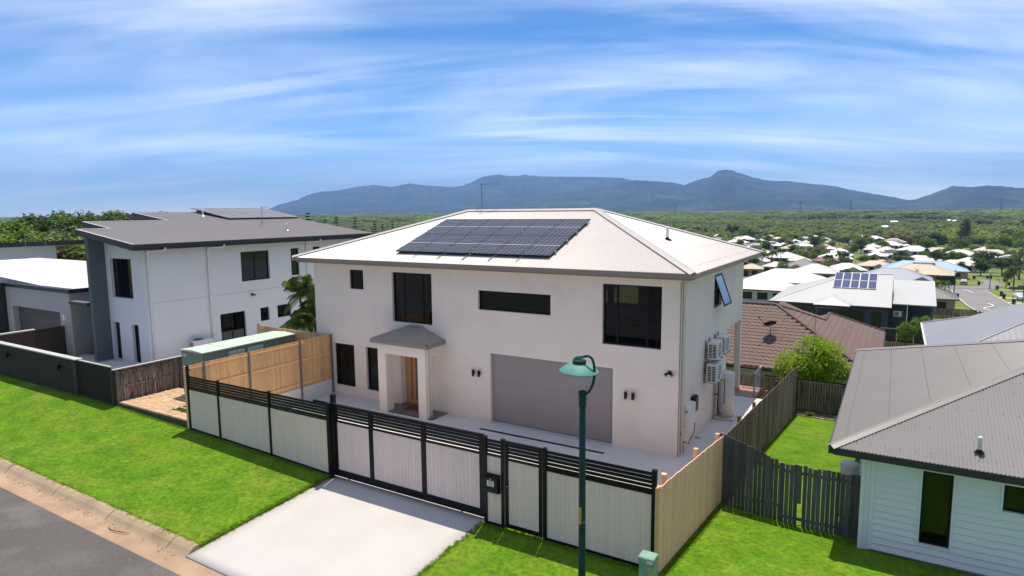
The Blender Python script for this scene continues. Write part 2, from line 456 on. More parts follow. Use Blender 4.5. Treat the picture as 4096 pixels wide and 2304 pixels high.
def slope(mb, A, e, u, L, run, tan, tmax, pitch=0.076, amp=0.009, n=6, prof='corr', z_off=0.0):
    """profiled steel sheet: eave starts at A, runs along unit e for L, rises towards unit u; tmax(s) = plan depth at s"""
    A, e, u = Vector(A), Vector(e), Vector(u)
    step = pitch / n
    cnt = int(L / step)
    prev = None
    for i in range(cnt + 1):
        s_ = min(L, i * step); t = tmax(s_)
        if t <= 0.0: prev = None; continue
        ph = (i % n) / n
        h = amp * math.cos(2 * math.pi * ph) if prof == 'corr' else (amp if ph < 0.22 else 0.0)
        b0 = A + e * s_ + Vector((0, 0, h + z_off)); b1 = b0 + u * t + Vector((0, 0, t * tan))
        cur = (len(mb.v), len(mb.v) + 1); mb.v += [tuple(b0), tuple(b1)]
        if prev: mb.f.append((prev[0], cur[0], cur[1], prev[1]))
        prev = cur

def cap_strip(mb, p0, p1, half=0.14, drop=0.05, lift=0.03):
    """folded ridge or hip capping along p0-p1"""
    p0, p1 = Vector(p0), Vector(p1)
    t = (p1 - p0); side = Vector((t.y, -t.x, 0)).normalized()
    z = Vector((0, 0, 1))
    vs = []
    for p in (p0, p1):
        vs += [p - side * half - z * drop + z * lift, p - side * 0.03 + z * (lift + 0.012), p + z * (lift + 0.03), p + side * 0.03 + z * (lift + 0.012), p + side * half - z * drop + z * lift]
    mb.add(vs, [(i, i + 1, 6 + i, 5 + i) for i in range(4)])

def gutter(mb, x0, x1, y0, y1, ztop, h=0.15, w=0.12, sides='SENW'):
    """quad gutter round a rectangle (outer faces at x0,x1,y0,y1)"""
    zb = ztop - h
    if 'S' in sides: mb.box(x0, x1, y0, y0 + w, zb, ztop)
    if 'N' in sides: mb.box(x0, x1, y1 - w, y1, zb, ztop)
    if 'E' in sides: mb.box(x1 - w, x1 - 0.001, y0 + w, y1 - w, zb, ztop)
    if 'W' in sides: mb.box(x0 + 0.001, x0 + w, y0 + w, y1 - w, zb, ztop)

def paling_fence(root, p0, p1, zb, zt, me_w, mat, gap=0.004, thick=0.018, jit=0.0, side=0, hjit=0.01, skip=()):
    """upright palings from p0 to p1, each one an object of its own; zb(s), zt(s) give foot and top"""
    p0, p1 = Vector((*p0, 0)), Vector((*p1, 0))
    L = (p1 - p0).length; d = (p1 - p0) / L; nrm = Vector((-d.y, d.x, 0)); ang = math.atan2(d.y, d.x)
    key = f'paling_{mat.name}_{me_w}'
    me = D.meshes.get(key)
    if me is None:
        b = MB(); w = me_w / 2; t = thick / 2
        b.box(-w, w, -t, t, 0, 1.8)
        me = b.mesh(key, mat)
    n = int(L / (me_w + gap)); k = L / n
    for i in range(n):
        if i in skip: continue
        s_ = (i + 0.5) * k
        p = p0 + d * s_ + nrm * (side * 0.5 * thick + (random.random() - 0.5) * jit)
        b, t = zb(s_), zt(s_) + (random.random() - 0.5) * hjit * 2
        o = piece('paling', me, root, (p.x, p.y, b), (1, 1, (t - b) / 1.8), rot=(0, (random.random() - 0.5) * jit * 0.6, ang))

# ================================================================== the setting
PROF = [(-40, -.45), (-6, -.55), (6, -1.5), (16, -2.92), (18.5, -4.6), (35, -5.6), (62, -7.0), (80, -8.0), (110, -10.3),
        (140, -12.6), (200, -15.2), (300, -17.6), (450, -20), (20000, -20)]
def gz(x, y): return interp(y, PROF)

xs = [-16000, -9000, -5000, -3000, -1800, -1000, -600, -380, -240, -150, -100, -70, -50, -40] + list(range(-34, 40, 3)) + [42, 50, 60, 75, 95, 120, 160, 230, 350, 600, 1000, 1800, 3000, 5000, 9000, 16000]
ys = [-16000, -6000, -2000, -700, -250, -100, -50, -30] + list(range(-24, 40, 2)) + [42, 46, 50, 55, 62, 70, 80, 90, 100, 110, 125, 140, 160, 180, 200, 230, 265, 300, 350, 400, 450, 600, 900, 1400, 2200, 3500, 6000, 10000, 16000]
mb = MB(); nx = len(xs)
for y in ys:
    for x in xs: mb.v.append((x, y, gz(x, y)))
for j in range(len(ys) - 1):
    for i in range(nx - 1): mb.f.append((j * nx + i, j * nx + i + 1, (j + 1) * nx + i + 1, (j + 1) * nx + i))
terrain = struct(mb.build('terrain', M_GROUND, smooth=True))

# lawn levels (metres) along the front boundary and along the kerb
FRONT_Z = [(-40, 1.0), (-16, .50), (-9.1, .50), (-6.3, .44), (-1.6, .33), (2.7, .20), (5.3, .10), (10.6, .02), (15.2, .02), (40, -.3)]
KERB_Z = [(-40, .35), (-6, .0), (5.2, -.09), (15, -.17), (40, -.35)]
SIDE_Z = [(-6.6, .0), (-.7, -.78), (5.8, -1.44), (15.9, -2.78), (18, -3.1)]
def lawn_z(x, y):
    b = noise.noise((x * .35, y * .35, 0)) * .025
    if y <= -6.6:
        t = (y + 10.78) / 4.18
        s = max(0.0, min(1.0, t))
        return interp(x, KERB_Z) * (1 - s) + interp(x, FRONT_Z) * s + b * s * (1 - s) * 4
    return interp(y, SIDE_Z) + interp(x, FRONT_Z) - .02 + b * .4
def lawn(name, x0, x1, y0, y1, nx, ny, label=None):
    mb = MB()
    for j in range(ny + 1):
        for i in range(nx + 1):
            x, y = x0 + (x1 - x0) * i / nx, y0 + (y1 - y0) * j / ny
            mb.v.append((x, y, lawn_z(x, y)))
    for j in range(ny):
        for i in range(nx): a = j * (nx + 1) + i; mb.f.append((a, a + 1, a + nx + 2, a + nx + 1))
    n0 = len(mb.v)      # cut sides of the turf
    for i0, st_ in ((0, nx + 1), (nx, nx + 1)):
        base = len(mb.v)
        for j in range(ny + 1): v = mb.v[j * (nx + 1) + i0]; mb.v.append((v[0], v[1], v[2] - .3))
        for j in range(ny): a = j * (nx + 1) + i0; mb.f.append((a, a + nx + 1, base + j + 1, base + j))
    return struct(mb.build(name, M_GRASS))
lawn('verge_lawn', -34, 5.24, -10.78, -6.55, 78, 12)
lawn('entry_lawn', 10.62, 15.2, -10.78, -6.5, 12, 12)
lawn('side_lawn', 15.17, 34, -10.78, 17.0, 40, 56)

# road, gutter tray, rolled kerb in cast lengths
def strip(name, mat, prof, x0, x1, n):
    mb = MB()
    for i in range(n + 1):
        x = x0 + (x1 - x0) * i / n
        for y, dz in prof: mb.v.append((x, y, interp(x, KERB_Z) + dz))
    k = len(prof)
    for i in range(n):
        for j in range(k - 1): a = i * k + j; mb.f.append((a, a + k, a + k + 1, a + 1))
    return mb.build(name, mat)
struct(strip('road', M_ASPH, [(-52, -.2), (-30, -.10), (-21, -.0), (-16, .05), (-11.62, -.145)], -60, 60, 40))  # out-of-view far side extended to give the front windows a grey reflection
gut = struct(strip('gutter_tray', M_GUT, [(-11.72, -.150), (-11.64, -.146), (-11.58, -.140), (-11.22, -.165), (-11.12, -.15)], -60, 60, 60))
kerb = struct(D.objects.new('kerb', None)); COL.objects.link(kerb)
joints = [-34, -31, -28.2, -25.2, -22.2, -19.2, -16.2, -13.2, -10.2, -7.2, -4.2, -1.2, 1.67, 4.42, 5.25]
for segs in (joints, [10.62, 13.2, 16.2, 19.2, 22.2, 25.2, 28.2]):
    for a, b in zip(segs, segs[1:]):
        mb = MB(); P = [(-10.76, -.16), (-10.76, .012), (-10.80, .018), (-10.88, .012), (-10.98, -.04), (-11.07, -.115), (-11.13, -.152), (-11.13, -.22)]
        vs = []
        for x in (a + .012, b - .012):
            vs += [(x, y, interp(x, KERB_Z) + dz) for y, dz in P]
        k = len(P)
        mb.add(vs, [(j, j + 1, k + j + 1, k + j) for j in range(k - 1)] + [tuple(range(k))[::-1], tuple(range(k, 2 * k))])
        mb.build('kerb_segment', M_KERB, kerb)

# driveway crossover
mb = MB(); nxd, nyd = 10, 16
for j in range(nyd + 1):
    y = -11.10 + (4.64) * j / nyd
    for i in range(nxd + 1):
        x = 5.20 + 5.46 * i / nxd
        t = j / nyd
        zk = interp(x, KERB_Z) - .12
        mb.v.append((x, y, zk * (1 - t) + .045 * t + .02 * math.sin(math.pi * min(1, t * 1.6))))
for j in range(nyd):
    for i in range(nxd): a = j * (nxd + 1) + i; mb.f.append((a, a + 1, a + nxd + 2, a + nxd + 1))
edge = len(mb.v)
drv = mb.build('driveway', M_DRIVE, smooth=True)
sm = drv.modifiers.new('thick', 'SOLIDIFY'); sm.thickness = .12; sm.offset = -1
struct(drv)

# concrete yard round the house
mb = MB(); mb.box(-1.52, 15.10, -6.46, 0.1, -.4, .0); mb.box(13.5, 15.10, 0.1, 7.85, -.4, .0)
yard = struct(mb.build('concrete_yard', M_SLAB))
mb = MB(); mb.box(1.95, 4.5, -1.22, -.005, -.02, .022)
# tiled porch floor: separate tiles with open joints on a bed
pf = struct(D.objects.new('porch_floor', None)); COL.objects.link(pf)
MB().box(1.95, 4.62, -.98, .28, -.1, .016).build('tile_bed', M_SOIL, pf)
tme = MB().box(-.146, .146, -.297, .297, 0, .014).mesh('floor_tile', M_TILE)
for i in range(9):
    for j in range(2):
        piece('floor_tile', tme, pf, (2.10 + i * .297, -.68 + j * .60 + .001 * i, .014))
# trench drain with slotted grate
dr = thing('trench_drain', 'long black slotted drain grate set in the concrete before the garage', 'drain', (9.1, -.83, 0))
MB().box(6.66, 11.47, -.90, -.895, .001, .006).box(6.66, 11.47, -.775, -.77, .001, .006).build('drain_frame', M_BLACK, dr)
mb = MB()
for i in range(240):
    x = 6.665 + i * .02; mb.box(x, x + .013, -.892, -.778, .001, .005)
mb.build('grate', M_BLACK, dr)
dg = thing('floor_drain', 'small square black drain in the concrete left of the porch', 'drain', (1.3, -1.5, 0))
MB().box(1.08, 1.30, -1.62, -1.40, .001, .005).build('rim', M_STEEL, dg)
MB().box(1.11, 1.27, -1.59, -1.43, .005, .008).build('grate', M_BLACK, dg)

# easement beside the lot: paving bricks behind a sleeper edge
ease = struct(D.objects.new('paved_easement', None)); COL.objects.link(ease)
MB().box(-6.36, -1.64, -6.50, -.14, -.3, .52).build('sand_bed', M_SOIL, ease)
mb = MB(); mb.box(-6.36, -1.66, -6.585, -6.505, .1, .555)
mb.build('edge_sleeper', M_SLEEPER, ease)
pv = MB().box(-.112, .112, -.054, .054, 0, .05).mesh('paver', M_PAVER)
ph = MB().box(-.054, .054, -.112, .112, 0, .05).mesh('paver_header', M_PAVER)
x = -6.30
while x < -1.70:
    for yy in (-6.46, -6.225):
        piece('paver', ph, ease, (x, yy + .06, .518 + random.uniform(-.004, .004)), rotz=random.uniform(-.01, .01))
    x += .113
for j in range(17):
    y = -6.04 + j * .114
    for i in range(20):
        x = -6.24 + i * .228 + (.114 if j % 2 else 0)
        if x > -1.75: continue
        if x > -3.55 and y < -5.1 and noise.noise((x * 1.5, y * 1.5, 3)) > -.35: continue
        if x > -2.6: continue
        if -5.15 < x < -3.55 and y > -4.75: continue
        piece('paver', pv, ease, (x, y, .515 + random.uniform(-.006, .006)), rotz=random.uniform(-.015, .015))
mb = MB()
for k in range(260):
    x, y = random.uniform(-3.7, -1.8), random.choice((random.uniform(-6.12, -5.98), random.uniform(-6.0, -5.0)))
    a = random.uniform(0, 6.28); h = random.uniform(.03, .08); w = random.uniform(.01, .03)
    mb.quad((x - w * math.cos(a), y - w * math.sin(a), .545), (x + w * math.cos(a), y + w * math.sin(a), .545), (x + w * .6, y + .02, .56 + h))
tag(mb.build('ground_weeds', M_FEATH), 'low green weeds between the paving bricks by the fence corner', 'weeds', kind='stuff')

# ------------------------------------------------------------------ mountains
BACK = [(-56, -.3), (-52.44, 0.05), (-52.1, 0.19), (-50.82, 0.72), (-49.3, 1.14), (-48.46, 1.56), (-47.38, 1.81), (-46.06, 1.91), (-44.6, 2.2), (-42.99, 2.4), (-41.51, 2.2), (-40.0, 2.51), (-38.61, 2.35), (-36.32, 2.18), (-35.42, 2.27), (-34.52, 2.58), (-33.48, 3.08), (-32.19, 3.26), (-30.91, 3.1), (-29.87, 3.21), (-28.33, 3.06), (-25.77, 3.0), (-23.22, 2.93), (-21.46, 2.83), (-19, 2.3), (-14, 1.6), (-8, .4)]
FRONTR = [(-36.5, -.3), (-34.82, -0.16), (-32.88, 0.27), (-30.28, 0.95), (-28.34, 1.32), (-26.4, 1.68), (-24.49, 1.85), (-22.58, 2.07), (-21.45, 2.24), (-20.74, 2.46), (-20.08, 2.62), (-18.89, 2.51), (-17.07, 2.37), (-16.03, 2.11), (-14.89, 2.52), (-13.89, 2.75), (-13.28, 3.25), (-12.79, 3.34), (-12.3, 3.31), (-11.8, 3.08), (-11.06, 2.87), (-10.57, 2.63), (-9.37, 2.34), (-7.84, 2.24), (-6.11, 1.98), (-4.43, 1.76), (-2.79, 1.32), (-0.67, 0.87), (0.66, 0.55), (1.35, 0.60), (3.5, .45), (6, .2), (9, -.3)]
RIGHTR = [(-6, -.3), (-1, .15), (0.66, 0.5), (1.35, 0.68), (2.3, 1.06), (3.31, 1.51), (4.15, 1.46), (4.7, 1.41), (5.41, 1.51), (6.39, 1.4), (7.47, 1.26), (10, 1.3), (14, 1.7), (20, 1.1), (28, .4), (34, -.3)]
M_MOUNT = pm('forested_mountain', (0.022, 0.034, 0.022), 0.95, 0.4, 0.004, 0.5, 0.03, spec=0.05, patch=((0.070, 0.090, 0.055), 0.0026, 0.45, 0.68), world=True)  # forest tones by noise; the darker one also stands in for gully shade
def range_mesh(name, sky, rr, foot, back, seed, na, nr):
    a0, a1 = sky[0][0], sky[-1][0]
    mb = MB()
    for i in range(na + 1):
        az = a0 + (a1 - a0) * i / na
        el = interp(az, sky) + .05 * noise.fractal((az * 2.2, seed, 0), 1, 2, 4)
        H = max(0.0, CAM.z + 20 + math.tan(rad(el)) * rr)
        for j in range(nr + 1):
            t = j / nr * 1.35
            r = foot + (rr - foot) * t if t <= 1 else rr + (back - rr) * (t - 1) / .35
            if t <= 1:
                g = noise.ridged_multi_fractal((az * .55 + seed, t * .5 + .12 * az, seed), .9, 2.2, 6, 1.0, 2.0)
                sh = t ** 1.25
                h = H * sh * (1 - (1 - t) ** .7 * (.80 - .42 * g)) + H * .05 * noise.noise((az * 6, t * 8, seed)) * (1 - t)
                h = min(h, H * (r / rr) * (.985 if t < .98 else 1.0))
            else:
                h = H * (1 - ((t - 1) / .35) ** 1.5)
            aa = rad(az)
            mb.v.append((CAM.x + math.sin(aa) * r, CAM.y + math.cos(aa) * r, -21 + max(0, h)))
    k = nr + 1
    for i in range(na):
        for j in range(nr): a = i * k + j; mb.f.append((a, a + k, a + k + 1, a + 1))
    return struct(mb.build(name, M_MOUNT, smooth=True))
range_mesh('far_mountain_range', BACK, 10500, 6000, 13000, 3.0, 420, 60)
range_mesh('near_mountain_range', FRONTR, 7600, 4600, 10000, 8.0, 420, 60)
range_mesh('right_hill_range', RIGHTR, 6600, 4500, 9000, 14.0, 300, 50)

# ------------------------------------------------------------------ air
HAZE_ON = True
mb = MB(); mb.box(-14500, 14500, -14500, 14500, -23, 760)
hz = D.materials.new('blue_air'); hz.use_nodes = True
hn, hl = hz.node_tree.nodes, hz.node_tree.links
hn.remove(hn['Principled BSDF'])
pv_ = hn.new('ShaderNodeVolumePrincipled')
pv_.inputs['Color'].default_value = (0.29, 0.55, 1.0, 1)
pv_.inputs['Density'].default_value = 0.000105
pv_.inputs['Anisotropy'].default_value = 0.0
hl.new(pv_.outputs[0], hn['Material Output'].inputs['Volume'])
hz.cycles.homogeneous_volume = True
if HAZE_ON:
    haze = mb.build('haze', hz)
    tag(haze, 'thin blue haze in the air over the valley', 'haze', kind='stuff')


# ================================================================== main house
XL, XR, YB = -2.47, 13.62, 9.2
house = thing('main_house', 'large two-storey cream rendered house with pale hip roof behind the slatted fence', 'house', (5.6, 4.6, 0))
WT = 5.70
holes_f = [(-.36, .42, 4.60, 5.41), (1.96, 3.96, 3.40, 5.40), (6.10, 9.10, 4.18, 4.90), (11.01, 13.0, 3.39, 5.39),
           (6.60, 11.40, -.3, 2.60), (-1.44, -.25, .36, 2.20), (.42, 1.25, .36, 2.20), (2.30, 3.44, -.3, 2.16)]
holes_r = [(4.13, 5.28, 4.20, 5.40), (6.35, 8.93, -.3, 3.06)]
mb = MB()
wall(mb, 'y', 0.0, XL, XR, -.3, WT, holes_f, .2, 1)
wall(mb, 'x', XR, .2, YB, -.3, WT, holes_r, .2, -1)
wall(mb, 'x', XL, .2, YB, -.3, WT, [], .2, 1)
wall(mb, 'y', YB, XL + .2, XR - .2, -.3, WT, [(5.0, 9.0, 3.4, 5.3), (9.6, 13.38, -.3, 3.06)], .2, -1)
wall(mb, 'y', 6.0, XL + .2, XR - .2, 0.0, 3.0, [], .15, 1)
mb.build('wall', M_RENDER, house)
MB().box(XL + .21, XR - .21, .21, YB - .21, 3.02, 3.16).build('upper_floor', M_TRIM2, house)
MB().box(XL + .21, XR - .21, .31, YB - .21, -.25, .03).build('ground_floor', M_TRIM2, house)
MB().box(XL + .21, XR - .21, .21, YB - .21, 5.62, 5.66).build('ceiling', M_TRIM2, house)
# windows
window(house, 'y', 0, -.36, .42, 4.60, 5.41, pane=glass('clear_glass_pale', 0.9), rec=.07)
MB().box(-.30, .36, .165, .17, 4.66, 5.35).build('roller_blind', pm('blue_grey_blind', (.62, .68, .70), .8, .03, 3), house)
window(house, 'y', 0, 1.96, 3.96, 3.40, 5.40, vm=(2.50, 3.44))
window(house, 'y', 0, 6.10, 9.10, 4.18, 4.90)
window(house, 'y', 0, 11.01, 13.0, 3.39, 5.39, vm=(11.50, 12.50), hm=(4.15,), screens=((12.53, 12.94, 4.17, 5.33),))
window(house, 'y', 0, -1.44, -.25, .36, 2.20, hm=(1.0,), vm=(-.9,))
window(house, 'y', 0, .42, 1.25, .36, 2.20)
# awning window on the right wall, sash pushed open
w = MB()
for a in ((4.134, 4.18, 4.204, 5.396), (5.23, 5.276, 4.204, 5.396), (4.18, 5.23, 4.204, 4.25), (4.18, 5.23, 5.35, 5.396)):
    w.box(XR - .16, XR - .10, a[0], a[1], a[2], a[3])
aw = w.build('window', M_BLACK, house)
ca, sa = math.cos(rad(20)), math.sin(rad(20))
def sash(y, s, d):  # point on the open sash: s down from the hinge, d outwards
    return (XR - .04 + s * sa + d * ca, y, 5.36 - s * ca + d * sa)
def sash_bar(mb, y0, y1, s0, s1, d0=0.0, d1=.04):
    c = [sash(y, s, d) for d in (d0, d1) for (y, s) in ((y0, s0), (y1, s0), (y1, s1), (y0, s1))]
    mb.add(c, [(0, 1, 2, 3), (4, 7, 6, 5), (0, 4, 5, 1), (1, 5, 6, 2), (2, 6, 7, 3), (3, 7, 4, 0)])
mb = MB()
sash_bar(mb, 4.15, 4.20, 0, 1.16); sash_bar(mb, 5.21, 5.26, 0, 1.16); sash_bar(mb, 4.20, 5.21, 0, .05); sash_bar(mb, 4.20, 5.21, 1.11, 1.16)
mb.build('sash', M_BLACK, aw)
mb = MB(); sash_bar(mb, 4.20, 5.21, .05, 1.11, .018, .024)
mb.build('pane', pm('reflective_pane', (0.10, 0.16, 0.19), 0.08, 0.02, 2, spec=0.9, coat=0.6), aw)
# interior things seen dimly through the glass
MB().box(11.3, 12.95, 1.0, 3.2, 3.17, 3.75).build('bed_base', M_TRIM2, house)
MB().box(11.25, 13.0, .95, 3.25, 3.76, 3.98).build('bed_cover', M_WHITE, house, bevel=.08)
mb = MB()
for i in range(26):
    x = 11.10 + i * .071; mb.box(x, x + .045, .34, .37, 3.42, 4.12)
mb.build('sheer_curtain', M_BLIND, house)
MB().box(2.1, 3.3, 1.4, 3.6, 3.17, 3.7).build('daybed', M_WHITE, house, bevel=.06)
MB().box(-1.2, -.7, .9, 1.5, .03, .75).build('armchair', M_OFFWHITE, house, bevel=.08)
for (a, b_, z0_, z1_) in ((2.03, 2.42, 3.46, 5.34), (3.52, 3.90, 3.46, 5.34), (-1.37, -1.08, .42, 2.14), (.98, 1.18, .42, 2.14), (11.06, 11.3, 4.2, 5.34)):
    mb = MB(); n_f = max(3, int((b_ - a) / .07)); pts_ = []
    for i in range(n_f * 4 + 1):
        pts_.append((a + (b_ - a) * i / (n_f * 4), .30 + .025 * math.sin(i * math.pi / 2)))
    mb.add([(x, y, z0_) for x, y in pts_] + [(x, y, z1_) for x, y in pts_], [(i, i + 1, len(pts_) + i + 1, len(pts_) + i) for i in range(len(pts_) - 1)])
    mb.build('curtain', M_BLIND, house)
MB().box(6.3, 8.9, 1.2, 1.9, 3.17, 4.05).build('kitchen_bench', M_WHITE, house)
MB().box(7.6, 9.0, 2.6, 3.6, 3.17, 4.02).build('kitchen_island', M_WHITE, house)
for x_ in (6.5, 6.8, 8.3): MB().lathe([(.05, 0), (.07, .1), (.03, .2), (.035, .26)], (x_, 1.5, 4.051), 10).build('jar', M_OFFWHITE, house)
MB().box(.5, 1.2, .8, 1.3, .03, .62).build('sofa', M_BLIND, house, bevel=.08)
# garage door of five panels
gd = MB().box(6.604, 11.396, .165, .185, -.05, 2.594).build('garage_door', M_GARAGE, house)
for i in range(5):
    z0 = .015 + i * .517
    MB().box(6.61, 11.39, .130, .163, z0, z0 + .5145).build('door_panel', M_GARAGE, gd, bevel=.0015)
MB().box(6.61, 11.39, .128, .16, .0, .014).build('rubber_seal', M_BLACK, gd)
MB().box(6.60, 11.40, -.14, .12, .0, .006).build('threshold_strip', pm('pale_threshold', (0.5, 0.5, 0.49), .9, .15, 14, bump=.4, bs=120), gd)
# roof
E_X0, E_X1, E_Y0, E_Y1, E_Z = -3.28, 14.12, -.45, 10.55, 5.87
TAN = math.tan(rad(19.3)); RUN = (E_Y1 - E_Y0) / 2; LX = E_X1 - E_X0
RZ = E_Z + RUN * TAN
mb = MB()
slope(mb, (E_X0, E_Y0 + .02, E_Z), (1, 0, 0), (0, 1, 0), LX, RUN, TAN, lambda s: min(s, LX - s, RUN))
slope(mb, (E_X1, E_Y1 - .02, E_Z), (-1, 0, 0), (0, -1, 0), LX, RUN, TAN, lambda s: min(s, LX - s, RUN))
LY = E_Y1 - E_Y0
slope(mb, (E_X1 - .02, E_Y0, E_Z), (0, 1, 0), (-1, 0, 0), LY, RUN, TAN, lambda s: min(s, LY - s, RUN))
slope(mb, (E_X0 + .02, E_Y1, E_Z), (0, -1, 0), (1, 0, 0), LY, RUN, TAN, lambda s: min(s, LY - s, RUN))
roof = mb.build('roof', M_ROOF, house)
YR = E_Y0 + RUN
cm = MB(); cap_strip(cm, (E_X0 + RUN, YR, RZ), (E_X1 - RUN, YR, RZ), .16, .055); cm.build('ridge_cap', M_ROOF, roof)
for (cx, cy, ax) in ((E_X1, E_Y0, E_X1 - RUN), (E_X0, E_Y0, E_X0 + RUN), (E_X1, E_Y1, E_X1 - RUN), (E_X0, E_Y1, E_X0 + RUN)):
    cm = MB(); cap_strip(cm, (cx, cy, E_Z + .005), (ax, YR, RZ), .17, .04); cm.build('hip_cap', M_ROOF, roof)
# screw rows
mb = MB()
for t in (.35, 1.3, 2.25, 3.2, 4.15, 5.1):
    s_ = E_X0 + t + .3
    while s_ < E_X1 - t - .3:
        z = E_Z + t * TAN + .008; mb.box(s_ - .009, s_ + .009, E_Y0 + t - .009, E_Y0 + t + .009, z, z + .012); s_ += .38
    s_ = E_Y0 + t + .3
    while s_ < E_Y1 - t - .3:
        z = E_Z + t * TAN + .008; mb.box(E_X1 - t - .009, E_X1 - t + .009, s_ - .009, s_ + .009, z, z + .012); s_ += .23
tag(mb.build('roof_screws', M_FASCIA, roof), kind='stuff')
mb = MB(); gutter(mb, E_X0, E_X1, E_Y0 - .03, E_Y1, 5.865, .15, .13)
mb.build('gutter', M_FASCIA, house)
mb = MB()
mb.box(E_X0 + .14, E_X1 - .14, E_Y0 + .11, E_Y0 + .13, 5.655, 5.712); mb.box(E_X1 - .15, E_X1 - .131, E_Y0 + .13, E_Y1 - .13, 5.655, 5.712)
mb.box(E_X0 + .131, E_X0 + .15, E_Y0 + .13, E_Y1 - .13, 5.655, 5.712)
mb.build('fascia', M_FASCIA, house)
MB().box(E_X0 + .15, E_X1 - .15, E_Y0 + .13, E_Y1 - .13, 5.702, 5.712).build('soffit', M_WHITE, house)
# downpipe at the right corner
mb = MB(); mb.tube([(13.92, -.15, 5.72), (13.92, -.15, 5.60), (13.86, -.10, 5.56), (13.70, .12, 5.53), (13.67, .16, 5.46), (13.67, .16, .12)], .045, 10)
for z in (.9, 2.6, 4.3): mb.box(13.62, 13.73, .10, .22, z, z + .03)
mb.build('downpipe', M_PIPE, house, smooth=True)
MB().tube([(13.60, -.012, .02), (13.60, -.012, 5.55)], .014, 8).build('conduit', M_FASCIA, house)
# porch
mb = MB()
mb.box(2.04, 2.44, -1.03, -.62, -.1, 2.34); mb.box(4.02, 4.38, -1.03, -.67, -.1, 2.34)
mb.box(2.04, 4.38, -1.03, -.67, 2.341, 2.72); mb.box(4.02, 4.38, -.669, -.002, 2.341, 2.72); mb.box(2.04, 2.40, -.669, -.002, 2.341, 2.72)
mb.build('porch_frame', M_RENDER, house)
PZ = 2.88; PX0, PX1, PY0 = 1.80, 4.56, -1.15; PT = math.tan(rad(22)); PRUN = 1.15; PL = PX1 - PX0
mb = MB()
slope(mb, (PX0, PY0, PZ), (1, 0, 0), (0, 1, 0), PL, PRUN, PT, lambda s: min(s, PL - s, PRUN), .06, .006)
slope(mb, (PX1, PY0, PZ), (0, 1, 0), (-1, 0, 0), PRUN, PRUN, PT, lambda s: min(s, 1.15), .06, .006)
slope(mb, (PX0, -.001, PZ), (0, -1, 0), (1, 0, 0), PRUN, PRUN, PT, lambda s: min(PRUN - s, 1.15), .06, .006)
M_PROOF = pm('brown_steel', (0.34, 0.285, 0.24), 0.45, 0.05, 2)
pr = mb.build('porch_roof', M_PROOF, house)
for a, b in (((PX0, PY0, PZ), (PX0 + 1.12, -.03, PZ + 1.12 * PT)), ((PX1, PY0, PZ), (PX1 - 1.12, -.03, PZ + 1.12 * PT)), ((PX0 + 1.12, -.05, PZ + 1.12 * PT), (PX1 - 1.12, -.05, PZ + 1.12 * PT))):
    cm = MB(); cap_strip(cm, a, b, .09, .03, .015); cm.build('hip_cap', M_PROOF, pr)
mb = MB(); mb.box(PX0 - .02, PX1 + .02, PY0 - .03, PY0 + .07, PZ - .14, PZ - .004); mb.box(PX1 - .08, PX1 + .02, PY0 + .07, -.003, PZ - .14, PZ - .004); mb.box(PX0 - .02, PX0 + .08, PY0 + .07, -.003, PZ - .14, PZ - .004)
mb.box(PX0 + .12, PX1 - .12, PY0 + .12, -.003, PZ - .17, PZ - .12)
mb.build('porch_gutter', M_FASCIA, house)
MB().tube([(4.47, -.80, 2.74), (4.47, -.80, 2.66), (4.43, -.76, 2.56), (4.43, -.76, .06)], .042, 10).build('porch_downpipe', M_PIPE, house, smooth=True)
# entrance door
mb = MB(); mb.box(2.304, 2.40, .12, .22, -.05, 2.155); mb.box(3.36, 3.436, .12, .22, -.05, 2.155); mb.box(2.40, 3.36, .12, .22, 2.08, 2.155)
df = mb.build('door_frame', M_PIPE, house)
dd = MB().box(2.41, 3.35, .20, .24, .075, 2.075).build('front_door', M_DOORWOOD, house)
for x in (2.66, 2.90, 3.10):
    MB().box(x, x + .075, .192, .199, .25, 1.98).build('glass_strip', M_GREYGLASS, dd)
    MB().box(x - .014, x - .002, .190, .199, .24, 1.99).build('bead', M_DOORWOOD, dd)
MB().tube([(3.26, .15, .95), (3.26, .15, 1.25)], .012, 8).build('pull_handle', M_STEEL, dd)
MB().box(2.31, 3.43, .02, .25, -.02, .075).build('door_step', M_TILE, house)
mt = thing('door_mat', 'rust red door mat on the grey porch tiles', 'mat', (3.1, -.22, .03))
mb = MB(); mb.box(2.78, 3.46, -.44, -.02, .031, .046)
mb.build('mat_base', M_MAT, mt, bevel=.006)
mb = MB()
for i in range(34):
    for j in range(20): 
        x, y = 2.80 + i * .0193, -.425 + j * .0205; h = random.uniform(.004, .014)
        mb.add([(x - .007, y - .007, .046), (x + .007, y - .007, .046), (x, y + .008, .046), (x + random.uniform(-.01, .01), y, .046 + h)], [(0, 1, 3), (1, 2, 3), (2, 0, 3)])
mb.build('coir_pile', M_MAT, mt)

